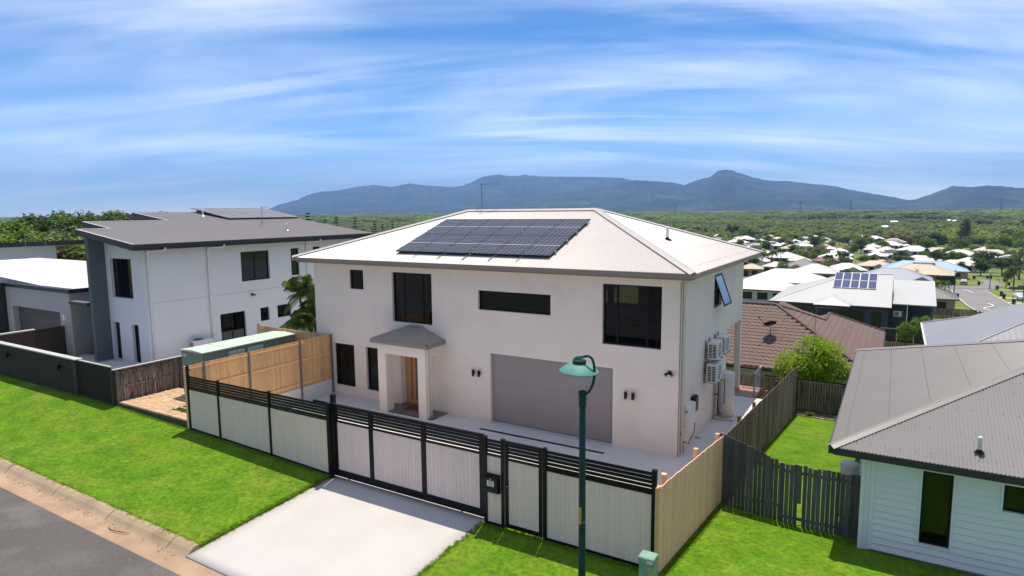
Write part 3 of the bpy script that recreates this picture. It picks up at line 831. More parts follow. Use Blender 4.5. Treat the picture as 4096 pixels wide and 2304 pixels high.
# up-down wall lights in pairs
def wall_light(x, label):
    t = thing('wall_light', label, 'wall light', (x, 0, 1.8), 'paired wall lights')
    MB().lathe([(.045, -.13), (.047, -.12), (.047, .12), (.045, .13)], (x, -.10, 1.80), 16).build('tube', M_BLACK, t, smooth=True)
    MB().box(x - .025, x + .025, -.06, -.001, 1.75, 1.85).build('bracket', M_BLACK, t)
    for z in (-.132, .120): MB().lathe([(.0495, 0), (.0495, .012)], (x, -.10, 1.80 + z), 16).build('brass_ring', pm('brass', (.55, .38, .18), .3, .05, metal=.9), t)
wall_light(5.89, 'left wall light of the pair between porch and garage door')
wall_light(6.14, 'right wall light of the pair between porch and garage door')
wall_light(11.88, 'left wall light of the pair right of the garage door')
wall_light(12.13, 'right wall light of the pair right of the garage door')
def flood(P, n, label):
    """twin-spot sensor light on a wall at P, wall normal n"""
    P, n = Vector(P), Vector(n); s_ = Vector((-n.y, n.x, 0))
    t = thing('flood_light', label, 'floodlight', tuple(P))
    MB().tube([P + n * .001, P + n * .05], .06, 14).build('base', M_BLACK, t, smooth=False)
    for k in (-1, 1):
        a = P + n * .05 + s_ * (.03 * k); d = (n * .6 + s_ * (.75 * k) - Vector((0, 0, .55))).normalized()
        h = MB().tube([a, a + d * .04, a + d * .06, a + d * .14], [.015, .02, .04, .055], 12).build('lamp_head', M_BLACK, t, smooth=True)
        MB().tube([a + d * .141, a + d * .15], .048, 12).build('lens', M_CABLE, h)
flood((13.3, 0, 2.70), (0, -1, 0), 'twin black floodlight on the cream wall above right wall lights')

# roof things
va = thing('vent_pipe', 'white vent pipe on the right slope of the big pale roof', 'vent pipe', (11.86, 4.07, 6.64))
MB().lathe([(.055, -.05), (.055, .42), (.048, .47), (.02, .50), (0, .505)], (11.86, 4.07, 6.64), 16).build('pipe', M_WHITE, va, smooth=True)
MB().lathe([(.17, -.05), (.15, .0), (.07, .05), (.06, .08)], (11.86, 4.07, 6.66), 16).build('boot', M_BLACK, va, smooth=True)
def antenna(P, h, label, yaw=0.0, arm=.85, mat=None):
    t = thing('roof_antenna', label, 'antenna', P, 'roof antennas')
    P = Vector(P); m_ = mat or M_STEEL
    d = Vector((math.cos(yaw), math.sin(yaw), 0)); s_ = Vector((-d.y, d.x, 0))
    MB().tube([P, P + Vector((0, 0, h))], .017, 6).build('mast', m_, t)
    top = P + Vector((0, 0, h - .04))
    mb = MB(); mb.tube([top - d * .08, top + d * arm], .016, 5)
    for i in range(7): c = top + d * (.1 + i * (arm - .12) / 6); mb.tube([c - s_ * (.13 - .009 * i), c + s_ * (.13 - .009 * i)], .007, 4)
    mb.build('boom', m_, t)
    MB().tube([P + Vector((-.18, -.18, -.02)), P + Vector((0, 0, .32))], .01, 4).build('stay', m_, t)
    return t
antenna((2.98, 5.05, 7.80), 1.22, 'thin mast antenna on the ridge of the big pale roof', rad(20))

# solar array on the front slope
sol = thing('solar_array', 'dark solar array of twelve panels on the front slope of the pale roof', 'solar panels', (5.5, 2, 6.9))
th = rad(19.3); ct, st = math.cos(th), math.sin(th)
def on_slope(x, s_, d): return (x, E_Y0 + s_ * ct - d * st, E_Z + s_ * st + d * ct)
def sbox(mb, x0, x1, s0, s1, d0, d1):
    c = [on_slope(x, s_, d) for d in (d0, d1) for (x, s_) in ((x0, s0), (x1, s0), (x1, s1), (x0, s1))]
    mb.add(c, [(0, 3, 2, 1), (4, 5, 6, 7), (0, 1, 5, 4), (1, 2, 6, 5), (2, 3, 7, 6), (3, 0, 4, 7)])
pm_ = D.materials.new('solar_cells'); pm_.use_nodes = True
n_, l_ = pm_.node_tree.nodes, pm_.node_tree.links; b_ = n_['Principled BSDF']
b_.inputs['Roughness'].default_value = .25; b_.inputs['Specular IOR Level'].default_value = .35
def cell_grid(n, l, sx, sy, ox, oy, fine=True):
    t = n.new('ShaderNodeTexCoord'); s = n.new('ShaderNodeSeparateXYZ'); l.new(t.outputs['UV'], s.inputs[0])
    def M(op, a, b=None):
        x = n.new('ShaderNodeMath'); x.operation = op
        for i, v in enumerate((a, b)):
            if v is None: continue
            if isinstance(v, (int, float)): x.inputs[i].default_value = v
            else: l.new(v, x.inputs[i])
        return x.outputs[0]
    def line(c, k, w):
        f = M('FRACT', M('MULTIPLY', c, k)); return M('GREATER_THAN', M('ABSOLUTE', M('SUBTRACT', f, .5)), .5 - w)
    a = line(s.outputs['X'], sx, .035); b2 = line(s.outputs['Y'], sy, .035)
    g = M('MULTIPLY', M('MAXIMUM', a, b2), .45 if fine else 1.0)
    if fine:
        half = M('LESS_THAN', M('ABSOLUTE', M('SUBTRACT', s.outputs['Y'], .5)), .009); g = M('MAXIMUM', g, half)
    return g
g_ = cell_grid(n_, l_, 6, 12, 0, 0)
mx = n_.new('ShaderNodeMix'); mx.data_type = 'RGBA'; mx.inputs['A'].default_value = (0.046, 0.045, 0.054, 1); mx.inputs['B'].default_value = (0.55, 0.53, 0.50, 1)
l_.new(g_, mx.inputs['Factor']); l_.new(mx.outputs['Result'], b_.inputs['Base Color'])
def uv_quad(name, pts, mat, parent):
    me = D.meshes.new(name); me.from_pydata([tuple(p) for p in pts], [], [(0, 1, 2, 3)]); uv = me.uv_layers.new(name='UVMap')
    for i, c in enumerate(((0, 0), (1, 0), (1, 1), (0, 1))): uv.data[i].uv = c
    me.materials.append(mat); o = D.objects.new(name, me); COL.objects.link(o); adopt(o, parent); return o
PW, PH = 1.158, 1.83
for i in range(6):
    for j in range(2):
        x0, s0 = 2.0 + i * PW, .76 + j * PH
        mb = MB(); a, b, c, d = x0 + .008, x0 + PW - .008, s0 + .008, s0 + PH - .008
        sbox(mb, a, b, c, d, .075, .115)
        fr = mb.build('solar_panel', M_BLACK, sol)
        uv_quad('cell_sheet', [on_slope(a + .011, c + .011, .1165), on_slope(b - .011, c + .011, .1165), on_slope(b - .011, d - .011, .1165), on_slope(a + .011, d - .011, .1165)], pm_, fr)
for s_ in (1.15, 2.15, 3.0, 3.98):
    mb = MB(); sbox(mb, 1.92, 9.03, s_, s_ + .04, .03, .073); mb.build('mounting_rail', M_CABLE, sol)
for i in range(7):
    for s_ in (1.15, 2.15, 3.0, 3.98):
        mb = MB(); x = 2.0 + i * PW + (0 if 0 < i < 6 else (-.012 if i == 0 else .012)); sbox(mb, x - .018, x + .018, s_ - .0, s_ + .05, .07, .122); mb.build('clamp', M_CABLE, sol)
for i in range(1, 6):
    x = 2.0 + i * PW; mb = MB(); sbox(mb, x - .02, x + .02, .38, .9, .012, .03); mb.build('bracket', M_CABLE, sol)

# wall things on the right side
def ac_unit(x0, y0, z0, dx, dy, dz, label, fan='x', grille=True):
    t = thing('air_conditioner', label, 'air conditioner', (x0, y0, z0), 'outdoor air conditioner units')
    b = MB().box(x0, x0 + dx, y0, y0 + dy, z0, z0 + dz).build('casing', M_OFFWHITE, t, bevel=.012)
    g = MB()
    if grille:
        rows = 9
        for c in range(2):
            for r in range(rows):
                ax = x0 + .04 + c * (dx * .42); az = z0 + .06 + r * (dz - .12) / rows
                g.box(ax, ax + dx * .34, y0 - .004, y0 - .001, az, az + (dz - .12) / rows * .62)
        g.build('side_grille', M_INK, t)
    yc, zc, R = y0 + dy * .42, z0 + dz * .5, dz * .40
    rg = MB()
    for rr in (R, R * .8, R * .6, R * .4, R * .2):
        rg.tube([(x0 + dx + .012, yc + rr * math.cos(a * math.pi / 12), zc + rr * math.sin(a * math.pi / 12)) for a in range(25)], .006, 4, False)
    for a in range(6):
        q = a * math.pi / 3; rg.tube([(x0 + dx + .012, yc, zc), (x0 + dx + .012, yc + R * math.cos(q), zc + R * math.sin(q))], .006, 4, False)
    rg.build('fan_guard', M_OFFWHITE, t)
    MB().tube([(x0 + dx - .002, yc, zc), (x0 + dx + .003, yc, zc)], R, 28).build('fan_opening', M_STEEL, t)
    for y in (y0 + .12, y0 + dy - .12):
        MB().prism([(XR + .001, z0 - .045), (x0 + dx + .04, z0 - .045), (x0 + dx + .04, z0 - .002), (XR + .03, z0 - .002), (XR + .03, z0 + dz + .05), (XR + .001, z0 + dz + .05)], 'y', y - .02, y + .02).build('wall_bracket', M_STEEL, t)
    return t
ac_unit(13.74, 2.88, 2.58, .33, .80, .60, 'upper front wall-mounted air conditioner on the right side of the cream house')
ac_unit(13.74, 2.78, 1.78, .36, .84, .66, 'lower wall-mounted air conditioner above the water heater')
ac_unit(13.72, 4.15, 2.55, .33, .80, .62, 'upper rear wall-mounted air conditioner nearest the open corner')
hw = thing('water_heater', 'tall cream hot water cylinder on a slab beside the cream house', 'water heater', (14.0, 4.72, 0))
MB().lathe([(.30, .08), (.30, 1.72), (.285, 1.75), (.26, 1.757), (0, 1.76)], (14.0, 4.72, 0), 32).build('cylinder', M_PIPE, hw, smooth=True)
MB().box(13.66, 14.36, 4.36, 5.06, .001, .08).build('base_slab', M_SLAB, hw)
MB().tube([(13.80, 4.36, 1.5), (13.80, 4.36, .3), (13.90, 4.38, .2)], .022, 8).tube([(13.66, 4.36, .95), (13.82, 4.36, .95)], .022, 8).build('lagged_pipe', M_BLACK, hw)
MB().tube([(14.02, 4.40, 1.55), (14.02, 4.38, .62), (13.86, 4.36, .6)], .012, 6).build('thin_pipe', M_BLACK, hw)
MB().tube([(13.64, 4.30, .4), (13.70, 4.30, .42), (13.74, 4.32, .1), (13.95, 4.30, .04), (14.30, 4.45, .04)], .018, 6).build('drain_pipe', M_PIPE, hw)
mbx = thing('meter_box', 'white electrical meter box with round green sticker on the house side', 'meter box', (13.74, .6, 1.2))
MB().box(XR + .002, 13.88, .32, .92, .92, 1.62).build('case', M_OFFWHITE, mbx, bevel=.01)
MB().box(13.881, 13.892, .34, .90, .94, 1.60).build('door', M_OFFWHITE, mbx)
sk = MB().lathe([(.05, 0), (.05, .002)], (0, 0, 0), 20, Matrix.Rotation(rad(90), 3, 'X'))
so = sk.mesh('green_sticker', pm('green_print', (0.0, 0.36, 0.20), .5, .02))
stk = piece('green_sticker', so, mbx, (13.76, .318, 1.42))
pvt = piece('lettering', text_mesh('PV', .045, M_WHITE), mbx, (13.76, .3145, 1.42), rot=(rad(90), 0, 0))
MB().tube([(13.88, .9, .92), (13.86, .88, .6), (13.76, .6, .28), (13.68, .25, .45), (13.64, .1, .75)], .014, 6).build('cable', M_BLACK, mbx, smooth=True)
ev = thing('wall_charger', 'black rounded wall charger unit beside the white meter box', 'charger', (13.72, 1.45, 1.4))
MB().box(XR + .002, 13.80, 1.22, 1.66, 1.10, 1.66).build('body', M_BLACK, ev, bevel=.07)
MB().tube([(13.76, 1.3, 1.12), (13.76, 1.3, .82)], .022, 8).build('plug', M_BLACK, ev)
MB().tube([(13.76, 1.3, 1.13), (13.76, 1.3, .98)], .03, 8).build('plug_collar', M_OFFWHITE, ev)
tp = thing('garden_tap', 'small tap and pipe at the foot of the cream right wall', 'tap', (13.66, 1.0, .1))
MB().tube([(13.66, .42, .02), (13.66, .42, .40), (13.72, .42, .42)], .012, 6).build('riser', M_STEEL, tp)
MB().tube([(13.72, .42, .43), (13.76, .42, .36)], .016, 6).build('spout', M_OFFWHITE, tp)
bt = thing('conduit_box', 'small grey pipe stub on the concrete beside the cream wall', 'pipe', (13.72, 2.05, .05))
MB().tube([(13.64, 2.0, .06), (13.80, 2.05, .03)], .04, 8).build('stub', M_PIPE, bt)
fd2 = thing('yard_drain', 'dark square drain in the side concrete by the timber fence', 'drain', (14.75, 3.2, 0))
MB().box(14.62, 14.92, 3.05, 3.35, .001, .006).build('rim', M_STEEL, fd2); MB().box(14.65, 14.89, 3.08, 3.32, .006, .009).build('grate', M_BLACK, fd2)
# timber deck at the rear corner with wire balustrade
dk = thing('rear_deck', 'small timber deck with wire balustrade at the rear corner of the house', 'deck', (13.9, 8.7, 0))
for i in range(12):
    y = 7.88 + i * .14; MB().box(12.2, 14.50, y, y + .132, -.03, .012).build('deck_board', M_DECK, dk)
MB().box(12.2, 14.50, 7.87, 9.58, -.25, -.032).build('deck_frame', M_DECK, dk)
for (x, y) in ((14.44, 7.92), (14.44, 9.50)): MB().box(x - .025, x + .025, y - .025, y + .025, .0125, .98).build('post', M_STEEL, dk)
MB().box(14.39, 14.49, 7.86, 9.56, .981, 1.02).build('handrail', M_DECK, dk); MB().box(XR + .01, 14.38, 9.47, 9.55, .981, 1.02).build('handrail', M_DECK, dk)
for i in range(9):
    z = .12 + i * .095
    MB().tube([(14.44, 7.95, z), (14.44, 9.5, z)], .006, 4).build('wire', M_CABLE, dk); MB().tube([(13.65, 9.5, z), (14.44, 9.5, z)], .006, 4).build('wire', M_CABLE, dk)

# ================================================================== front fence, gates and boundary fences
YF = -6.6
BW = .118
def boards(root, x0, x1, z0, z1, y, mat, w=BW, thick=.02):
    n = max(1, round((x1 - x0) / w)); k = (x1 - x0) / n
    key = f'board_{mat.name}_{n}_{round(z0 if isinstance(z0, float) else 0, 2)}_{round(x1, 2)}'
    b = MB(); h = k / 2 - .002; t = thick / 2
    b.prism([(-h, -t + .004), (-h + .006, -t), (h - .006, -t), (h, -t + .004), (h, t), (-h, t)], 'z', 0, 1)
    me = b.mesh(key, mat)
    for i in range(n):
        x = x0 + (i + .5) * k
        zz = z0(x) if callable(z0) else z0
        piece('board', me, root, (x, y, zz), (1, 1, z1 - zz))
def slats(root, x0, x1, ztop, n, y, h=.068, gap=.020, thick=.03):
    for i in range(n):
        z = ztop - i * (h + gap); MB().box(x0, x1, y - thick / 2, y + thick / 2, z - h, z).build('slat', M_BLACK, root)
ff = thing('front_fence', 'pale board fence with black posts and slatted top left of the gate', 'fence', (2, YF, 0))
ffr = thing('front_fence', 'pale board fence panel with black slatted top right of the small gate', 'fence', (13.7, YF, 0))
gzf = lambda x: interp(x, FRONT_Z)
def post(root, x, w, z1, z0=None, y=YF):
    z0 = gzf(x) - .1 if z0 is None else z0
    MB().box(x - w / 2, x + w / 2, y - w / 2, y + w / 2, z0, z1).build('post', M_BLACK, root)
    MB().box(x - w / 2 - .006, x + w / 2 + .006, y - w / 2 - .006, y + w / 2 + .006, z1, z1 + .015).build('post_cap', M_BLACK, root)
TOPZ = 2.235
for x, z1 in ((-1.56, 2.57), (.10, TOPZ + .03), (2.66, TOPZ + .03)): post(ff, x, .075, z1)
post(ff, 5.29, .125, TOPZ + .045)
for a, b in ((-1.52, .06), (.14, 2.62), (2.70, 5.225)):
    slats(ff, a, b, TOPZ, 5, YF)
    MB().box(a, b, YF - .026, YF + .026, 1.755, 1.80).build('rail', M_BLACK, ff)
    boards(ff, a, b, lambda x: gzf(x) + .06, 1.755, YF, M_BOARD)
    mb = MB(); mb.add([(a, YF - .03, gzf(a) + .00), (b, YF - .03, gzf(b) + .0), (b, YF + .03, gzf(b) + .0), (a, YF + .03, gzf(a) + .0), (a, YF - .03, gzf(a) + .058), (b, YF - .03, gzf(b) + .058), (b, YF + .03, gzf(b) + .058), (a, YF + .03, gzf(a) + .058)],
                      [(0, 3, 2, 1), (4, 5, 6, 7), (0, 1, 5, 4), (1, 2, 6, 5), (2, 3, 7, 6), (3, 0, 4, 7)]); mb.build('bottom_rail', M_BLACK, ff)
# sliding driveway gate
YG = -6.50
sg = thing('driveway_gate', 'wide sliding driveway gate of pale boards in a black frame with slatted top', 'gate', (8, YG, 0))
for a, b in ((5.37, 5.50), (6.75, 6.89), (8.62, 8.77), (10.48, 10.61)):
    MB().box(a, b, YG - .03, YG + .03, .30, 2.18).build('stile', M_BLACK, sg)
MB().box(4.55, 10.61, YG - .034, YG + .034, 2.18, 2.265).build('top_rail', M_BLACK, sg)
MB().box(5.0, 10.61, YG - .034, YG + .034, .10, .30).build('bottom_rail', M_BLACK, sg)
for a, b in ((5.50, 6.75), (6.89, 8.62), (8.77, 10.48)):
    slats(sg, a, b, 2.155, 4, YG, .066, .022)
    MB().box(a, b, YG - .026, YG + .026, 1.735, 1.785).build('mid_rail', M_BLACK, sg)
    boards(sg, a, b, .301, 1.735, YG, M_BOARDG)
MB().box(4.6, 10.66, YG - .02, YG + .02, .046, .056).build('ground_track', M_CABLE, sg)
for x in (5.9, 9.9): MB().tube([(x, YG - .014, .085), (x, YG + .014, .085)], .028, 12).build('wheel', M_STEEL, sg)
gp = thing('gate_guide', 'black guide post with silver box standing behind the left gate post', 'gate post', (5.05, -6.2, 0))
MB().box(4.99, 5.11, -6.26, -6.14, 0, 2.42).build('post', M_BLACK, gp); MB().box(4.955, 4.989, -6.25, -6.16, 2.05, 2.36).build('box', M_CABLE, gp)
# pedestrian gate bay with letterbox
pg = thing('front_fence', 'narrow pale fence panel between black posts that carries the letterbox', 'fence', (10.95, YF, 0))
for x in (10.72, 11.23): post(pg, x, .085, TOPZ + .03, -.1)
slats(pg, 10.765, 11.185, TOPZ - .02, 4, YF, .066, .022); MB().box(10.765, 11.185, YF - .026, YF + .026, 1.80, 1.85).build('rail', M_BLACK, pg)
boards(pg, 10.765, 11.185, .09, 1.80, YF, M_BOARD, .07); MB().box(10.765, 11.185, YF - .03, YF + .03, .02, .088).build('bottom_rail', M_BLACK, pg)
sgate = thing('pedestrian_gate', 'single pale pedestrian gate with black frame right of the letterbox', 'gate', (11.8, YF, 0))
for a, b in ((11.30, 11.38), (12.23, 12.32)): MB().box(a, b, YF - .03, YF + .03, .06, TOPZ - .03).build('stile', M_BLACK, sgate)
slats(sgate, 11.381, 12.229, TOPZ - .05, 4, YF, .066, .022); MB().box(11.29, 12.33, YF - .032, YF + .032, TOPZ - .03, TOPZ + .02).build('top_rail', M_BLACK, sgate)
MB().box(11.381, 12.229, YF - .026, YF + .026, 1.775, 1.825).build('mid_rail', M_BLACK, sgate); MB().box(11.381, 12.229, YF - .03, YF + .03, .06, .16).build('bottom_rail', M_BLACK, sgate)
boards(sgate, 11.381, 12.229, .161, 1.775, YF, M_BOARD)
MB().tube([(11.34, YF - .031, 1.16), (11.34, YF - .09, 1.16)], .03, 12).build('lock', M_BLACK, sgate)
MB().tube([(11.34, YF - .08, 1.16), (11.46, YF - .09, 1.13)], .011, 8).build('lever', M_STEEL, sgate)
post(ffr, 12.39, .085, TOPZ + .03, -.1); post(ffr, 15.02, .095, TOPZ + .04, -.1)
slats(ffr, 12.435, 14.97, TOPZ - .01, 5, YF, .070, .022)
MB().box(12.435, 14.97, YF - .026, YF + .026, 1.735, 1.785).build('rail', M_BLACK, ffr)
boards(ffr, 12.435, 14.97, .09, 1.735, YF, M_BOARD); MB().box(12.435, 14.97, YF - .03, YF + .03, .02, .088).build('bottom_rail', M_BLACK, ffr)
# letterbox
lb = thing('letterbox', 'black wall letterbox with white 33 number plate on the narrow fence panel', 'letterbox', (10.97, YF - .1, 1.1))
MB().prism([(YF - .031, .88), (YF - .15, .92), (YF - .165, .98), (YF - .165, 1.30), (YF - .031, 1.36)], 'x', 10.79, 11.16).build('body', M_BLACK, lb)
MB().prism([(YF - .034, 1.363), (YF - .175, 1.31), (YF - .175, 1.295), (YF - .034, 1.348)], 'x', 10.775, 11.175).build('lid', M_BLACK, lb)
MB().box(10.86, 11.06, YF - .1685, YF - .1655, 1.09, 1.23).build('number_plate', M_OFFWHITE, lb)
piece('house_number', text_mesh('33', .13, M_INK), lb, (10.96, YF - .1705, 1.16), rot=(rad(90), 0, 0))
MB().tube([(10.96, YF - .166, 1.27), (10.96, YF - .172, 1.27)], .014, 10).build('lock', M_CABLE, lb)

# new pine fence along the left boundary on a white retaining wall
tf = thing('pine_fence', 'new orange pine paling fence on a white retaining wall left of the yard', 'fence', (-1.57, -3.3, .6))
paling_fence(tf, (-1.585, -6.55), (-1.585, -.10), lambda s: .62, lambda s: 2.57, .10, M_PINE, jit=.004, hjit=.006)
for z in (2.40, 1.72, .74): MB().box(-1.574, -1.535, -6.53, -.12, z, z + .075).build('rail', M_PINE, tf)
for y in (-6.0, -4.18, -1.78, -.10): MB().box(-1.53, -1.47, y - .03, y + .03, -.05, 2.60).build('post', M_STEEL, tf)
for i in range(3):
    z = .0 + i * .207; MB().box(-1.60, -1.535, -6.50, -.12, z, z + .203).build('retaining_sleeper', M_OFFWHITE, tf)
# the pine end post beside the black end post
ep = MB().box(-1.72, -1.61, -6.64, -6.53, .2, 2.55).build('end_post', M_PINE2, tf)
tf2 = thing('pine_fence', 'new pine paling fence behind the green cabinet', 'fence', (-4, -.09, .6))
paling_fence(tf2, (-6.38, -.10), (-1.62, -.10), lambda s: .55, lambda s: 2.56, .10, M_PINE, jit=.004, hjit=.006)
for z in (2.3, 1.5, .75): MB().box(-6.38, -2.6, -.088, -.05, z, z + .075).build('rail', M_PINE, tf2)
for x in (-6.36, -4.2, -2.52): MB().box(x - .03, x + .03, -.049, .01, .3, 2.62).build('post', M_STEEL, tf2)
# old low fence on the far side of the easement
of = thing('weathered_fence', 'low weathered grey paling fence with capping beside the brick paving', 'fence', (-6.42, -3.3, .5))
paling_fence(of, (-6.47, -6.52), (-6.47, -.05), lambda s: .46, lambda s: 1.80, .10, M_WEATH, gap=.008, jit=.008)
for z in (1.62, 1.06): MB().box(-6.458, -6.42, -6.52, -.05, z, z + .085).build('rail', M_WEATH, of)
for y in (-6.50, -4.15, -1.8, -.1): MB().box(-6.418, -6.33, y - .05, y + .05, .4, 1.78).build('post', M_WEATH, of)
MB().box(-6.52, -6.36, -6.60, -.05, 1.815, 1.845).build('capping', pm('silvered_timber', (.42, .39, .36), .9, .2, 4, stretch=(9, 1, 9)), of)

# pad-mounted green cabinet
cb = thing('electrical_cabinet', 'long pale green kiosk substation cabinet behind the pine fence', 'cabinet', (-4.35, -2.4, .55))
CX0, CX1, CY0, CY1, CZ = -5.08, -3.62, -4.68, -.20, 2.42
MB().box(CX0 + .04, CX1 - .04, CY0 + .04, CY1 - .04, .56, CZ - .04).build('body', M_CABG, cb)
mb = MB(); mb.add([(CX0, CY0, CZ - .05), (CX1, CY0, CZ - .05), (CX1, CY1, CZ - .05), (CX0, CY1, CZ - .05), (CX0, CY0, CZ), (CX1, CY0, CZ), (CX1, CY1, CZ), (CX0, CY1, CZ), ((CX0 + CX1) / 2, CY0, CZ + .045), ((CX0 + CX1) / 2, CY1, CZ + .045)],
                  [(0, 3, 2, 1), (0, 1, 5, 8, 4), (1, 2, 6, 5), (2, 3, 7, 9, 6), (3, 0, 4, 7), (4, 8, 9, 7), (8, 5, 6, 9)])
mb.build('roof', M_CABT, cb)
mb = MB().box((CX0 + CX1) / 2 - .6, (CX0 + CX1) / 2 + .6, CY0 + 1.05, CY0 + 1.06, CZ + .046, CZ + .05); mb.build('roof_seam', M_CABG, cb)
for x in ((CX0 + .05, -4.36), (-4.34, CX1 - .05)): MB().box(x[0], x[1], CY0 + .018, CY0 + .039, .66, CZ - .08).build('front_door', M_CABG, cb)
yy = [CY0 + .06, CY0 + 1.05, CY0 + 1.95, CY0 + 2.85, CY0 + 3.75, CY1 - .06]
for i, (a, b) in enumerate(zip(yy, yy[1:])):
    pn = MB().box(CX1 - .038, CX1 - .018, a + .012, b - .012, .66, CZ - .10).build('side_panel', M_CABG, cb)
    if i in (1, 2):
        mb = MB()
        for k in range(9):
            z = 1.72 + k * .062; mb.prism([(CX1 - .017, z), (CX1 + .012, z - .012), (CX1 + .012, z - .004), (CX1 - .017, z + .035)], 'y', a + .08, b - .08)
        mb.build('louvre', M_CABT, pn)
MB().box(CX0 + .15, CX0 + .36, CY0 + .010, CY0 + .016, 2.16, 2.27).build('maker_plate', pm('cream_plate', (.6, .58, .38), .5, .05), cb)
sp = MB().box(CX0 + .25, CX0 + .66, CY0 + .010, CY0 + .016, 1.42, 1.68).build('notice_plate', M_WHITE, cb)
MB().tube([(CX0 + .36, CY0 + .0095, 1.57), (CX0 + .36, CY0 + .006, 1.57)], .055, 16).build('printed_emblem', pm('teal_print', (.05, .25, .25), .5, .02), sp)
MB().box(CX0 + .30, CX0 + .60, CY0 + .0065, CY0 + .0095, 1.45, 1.475).build('printed_line', M_INK, sp)
MB().box(CX1 - .16, CX1 - .12, CY0 + .010, CY0 + .016, 1.75, 2.1).build('yellow_strip', M_YEL, cb)
MB().box(CX0 - .05, CX1 + .05, CY0 - .05, CY1 + .05, .40, .60).build('plinth', M_SLAB, cb)

# right boundary: new pine then dark weathered palings, then charcoal front return
SX = 15.15
sz = lambda y: interp(y, SIDE_Z)
pf1 = thing('pine_fence', 'new pale pine paling fence at the right end of the front fence', 'fence', (SX, -3.6, 0))
paling_fence(pf1, (SX, -6.58), (SX, -.88), lambda s: sz(-6.58 + s) + .01, lambda s: 1.94 - .115 * s - .0012 * s * s, .095, M_PINE2, gap=.003, jit=.006, hjit=.012)
MB().box(SX - .075, SX - .012, -6.72, -6.58, -.1, 1.95).build('corner_board', M_PINE, pf1)
for y in (-5.95, -3.3, -.95):
    MB().tube([(SX - .13, y, -.4), (SX - .13, y, 1.94 - .115 * (y + 6.58) + (.10 if y < -3 else .03))], .062, 14).build('round_post', M_PINE2, pf1)
df1 = thing('dark_fence', 'tall dark weathered paling fence running back beside the concrete', 'fence', (SX, 7, -1))
paling_fence(df1, (SX + .01, -.86), (SX + .01, 15.6), lambda s: sz(-.86 + s) + .03, lambda s: 1.20 - .0869 * s, .10, M_DARKT, gap=.003, jit=.006, hjit=.014)
for y in (-.75, 1.8, 4.4, 7.0, 9.6, 12.2, 15.5):
    MB().box(SX - .13, SX - .03, y - .05, y + .05, sz(y) - .3, 1.20 - .0869 * (y + .86) + .10).build('post', M_DARKT, df1)
for a in (.25, 1.7):
    mb = MB(); z0, z1 = 1.2 - a, 1.2 - .0869 * 16.4 - a
    mb.add([(SX - .03, -.86, z0 - .08), (SX, -.86, z0 - .08), (SX, 15.6, z1 - .08), (SX - .03, 15.6, z1 - .08), (SX - .03, -.86, z0), (SX, -.86, z0), (SX, 15.6, z1), (SX - .03, 15.6, z1)],
           [(0, 3, 2, 1), (4, 5, 6, 7), (0, 1, 5, 4), (1, 2, 6, 5), (2, 3, 7, 6), (3, 0, 4, 7)]); mb.build('rail', M_DARKT, df1)
YD = -1.30
cf = thing('charcoal_fence', 'charcoal paling fence stepping down beside the pine fence corner', 'fence', (16, YD, -.7))
paling_fence(cf, (SX + .06, YD + .3), (16.74, YD), lambda s: sz(-1.2) + .0 - .16 * (s / 1.6), lambda s: 1.38 - .26 * s, .10, M_CHART, gap=.010, jit=.012, hjit=.02)
for z in (.75, -.35): MB().box(SX + .05, 16.74, YD + .30, YD + .335, z - .1, z - .02).build('rail', M_CHART, cf)
cg = thing('charcoal_gate', 'charcoal paling double gate with a broken board beside the weatherboard house', 'gate', (17.7, YD, -.7))
paling_fence(cg, (16.80, YD), (18.70, YD), lambda s: -.86 - .02 * s, lambda s: .93 + .01 * s - (.02 * math.sin(s * 9)), .10, M_CHART, gap=.011, jit=.014, hjit=.015, skip=(4,))
MB().box(17.235, 17.33, YD - .009, YD + .009, -.12, .94).build('broken_paling', M_CHART, cg)
for z in (.68, -.62):
    MB().box(16.81, 17.70, YD + .03, YD + .065, z, z + .08).build('rail', M_CHART, cg); MB().box(17.74, 18.69, YD + .03, YD + .065, z, z + .08).build('rail', M_CHART, cg)
for x in (16.77, 18.72): MB().box(x - .03, x + .03, YD + .07, YD + .13, -1.0, .9).build('post', M_STEEL, cg)

# street lamp
lx, ly = 14.53, -9.2
sl = thing('street_lamp', 'dark green street lamp post with curved arm and teal shade', 'street lamp', (lx, ly, -.1))
MB().lathe([(.11, -.3), (.11, .5), (.075, .62), (.067, 1.2), (.060, 3.2), (.055, 4.36)], (lx, ly, 0), 20).build('pole', M_LAMP, sl, smooth=True)
MB().lathe([(.055, 4.30), (.068, 4.32), (.07, 4.36), (.060, 4.37), (.072, 4.385), (.072, 4.40), (.062, 4.41), (.067, 4.44), (.076, 4.45), (.076, 4.47), (.066, 4.48), (.067, 4.525), (.080, 4.53), (.080, 4.56), (.070, 4.57), (.068, 4.60), (0, 4.612)], (lx, ly, 0), 24).build('finial', M_LAMP, sl, smooth=True)
arc = [(.07, 4.555), (.115, 4.59), (.16, 4.66), (.20, 4.76), (.222, 4.88), (.225, 5.0), (.215, 5.10), (.19, 5.18), (.15, 5.225), (.10, 5.24), (.04, 5.225), (-.02, 5.205), (-.06, 5.19)]
MB().tube([(lx + x, ly, z) for x, z in arc], .023, 12).build('arm', M_LAMP, sl, smooth=True)
hx = lx - .07
tl = Matrix.Rotation(rad(2.5), 3, 'Y')
MB().lathe([(.095, .10), (.12, .09), (.19, .065), (.26, .025), (.31, -.012), (.345, -.045), (.353, -.055), (.349, -.058), (.30, -.022), (.24, .018), (.10, .08)], (hx, ly, 5.0), 40, tl).build('shade', M_LAMPT, sl, smooth=True)
MB().lathe([(.118, .085), (.122, .09), (.122, .145), (.115, .152), (0, .16)], (hx, ly, 5.0), 28, tl).build('gear_housing', M_LAMP, sl)
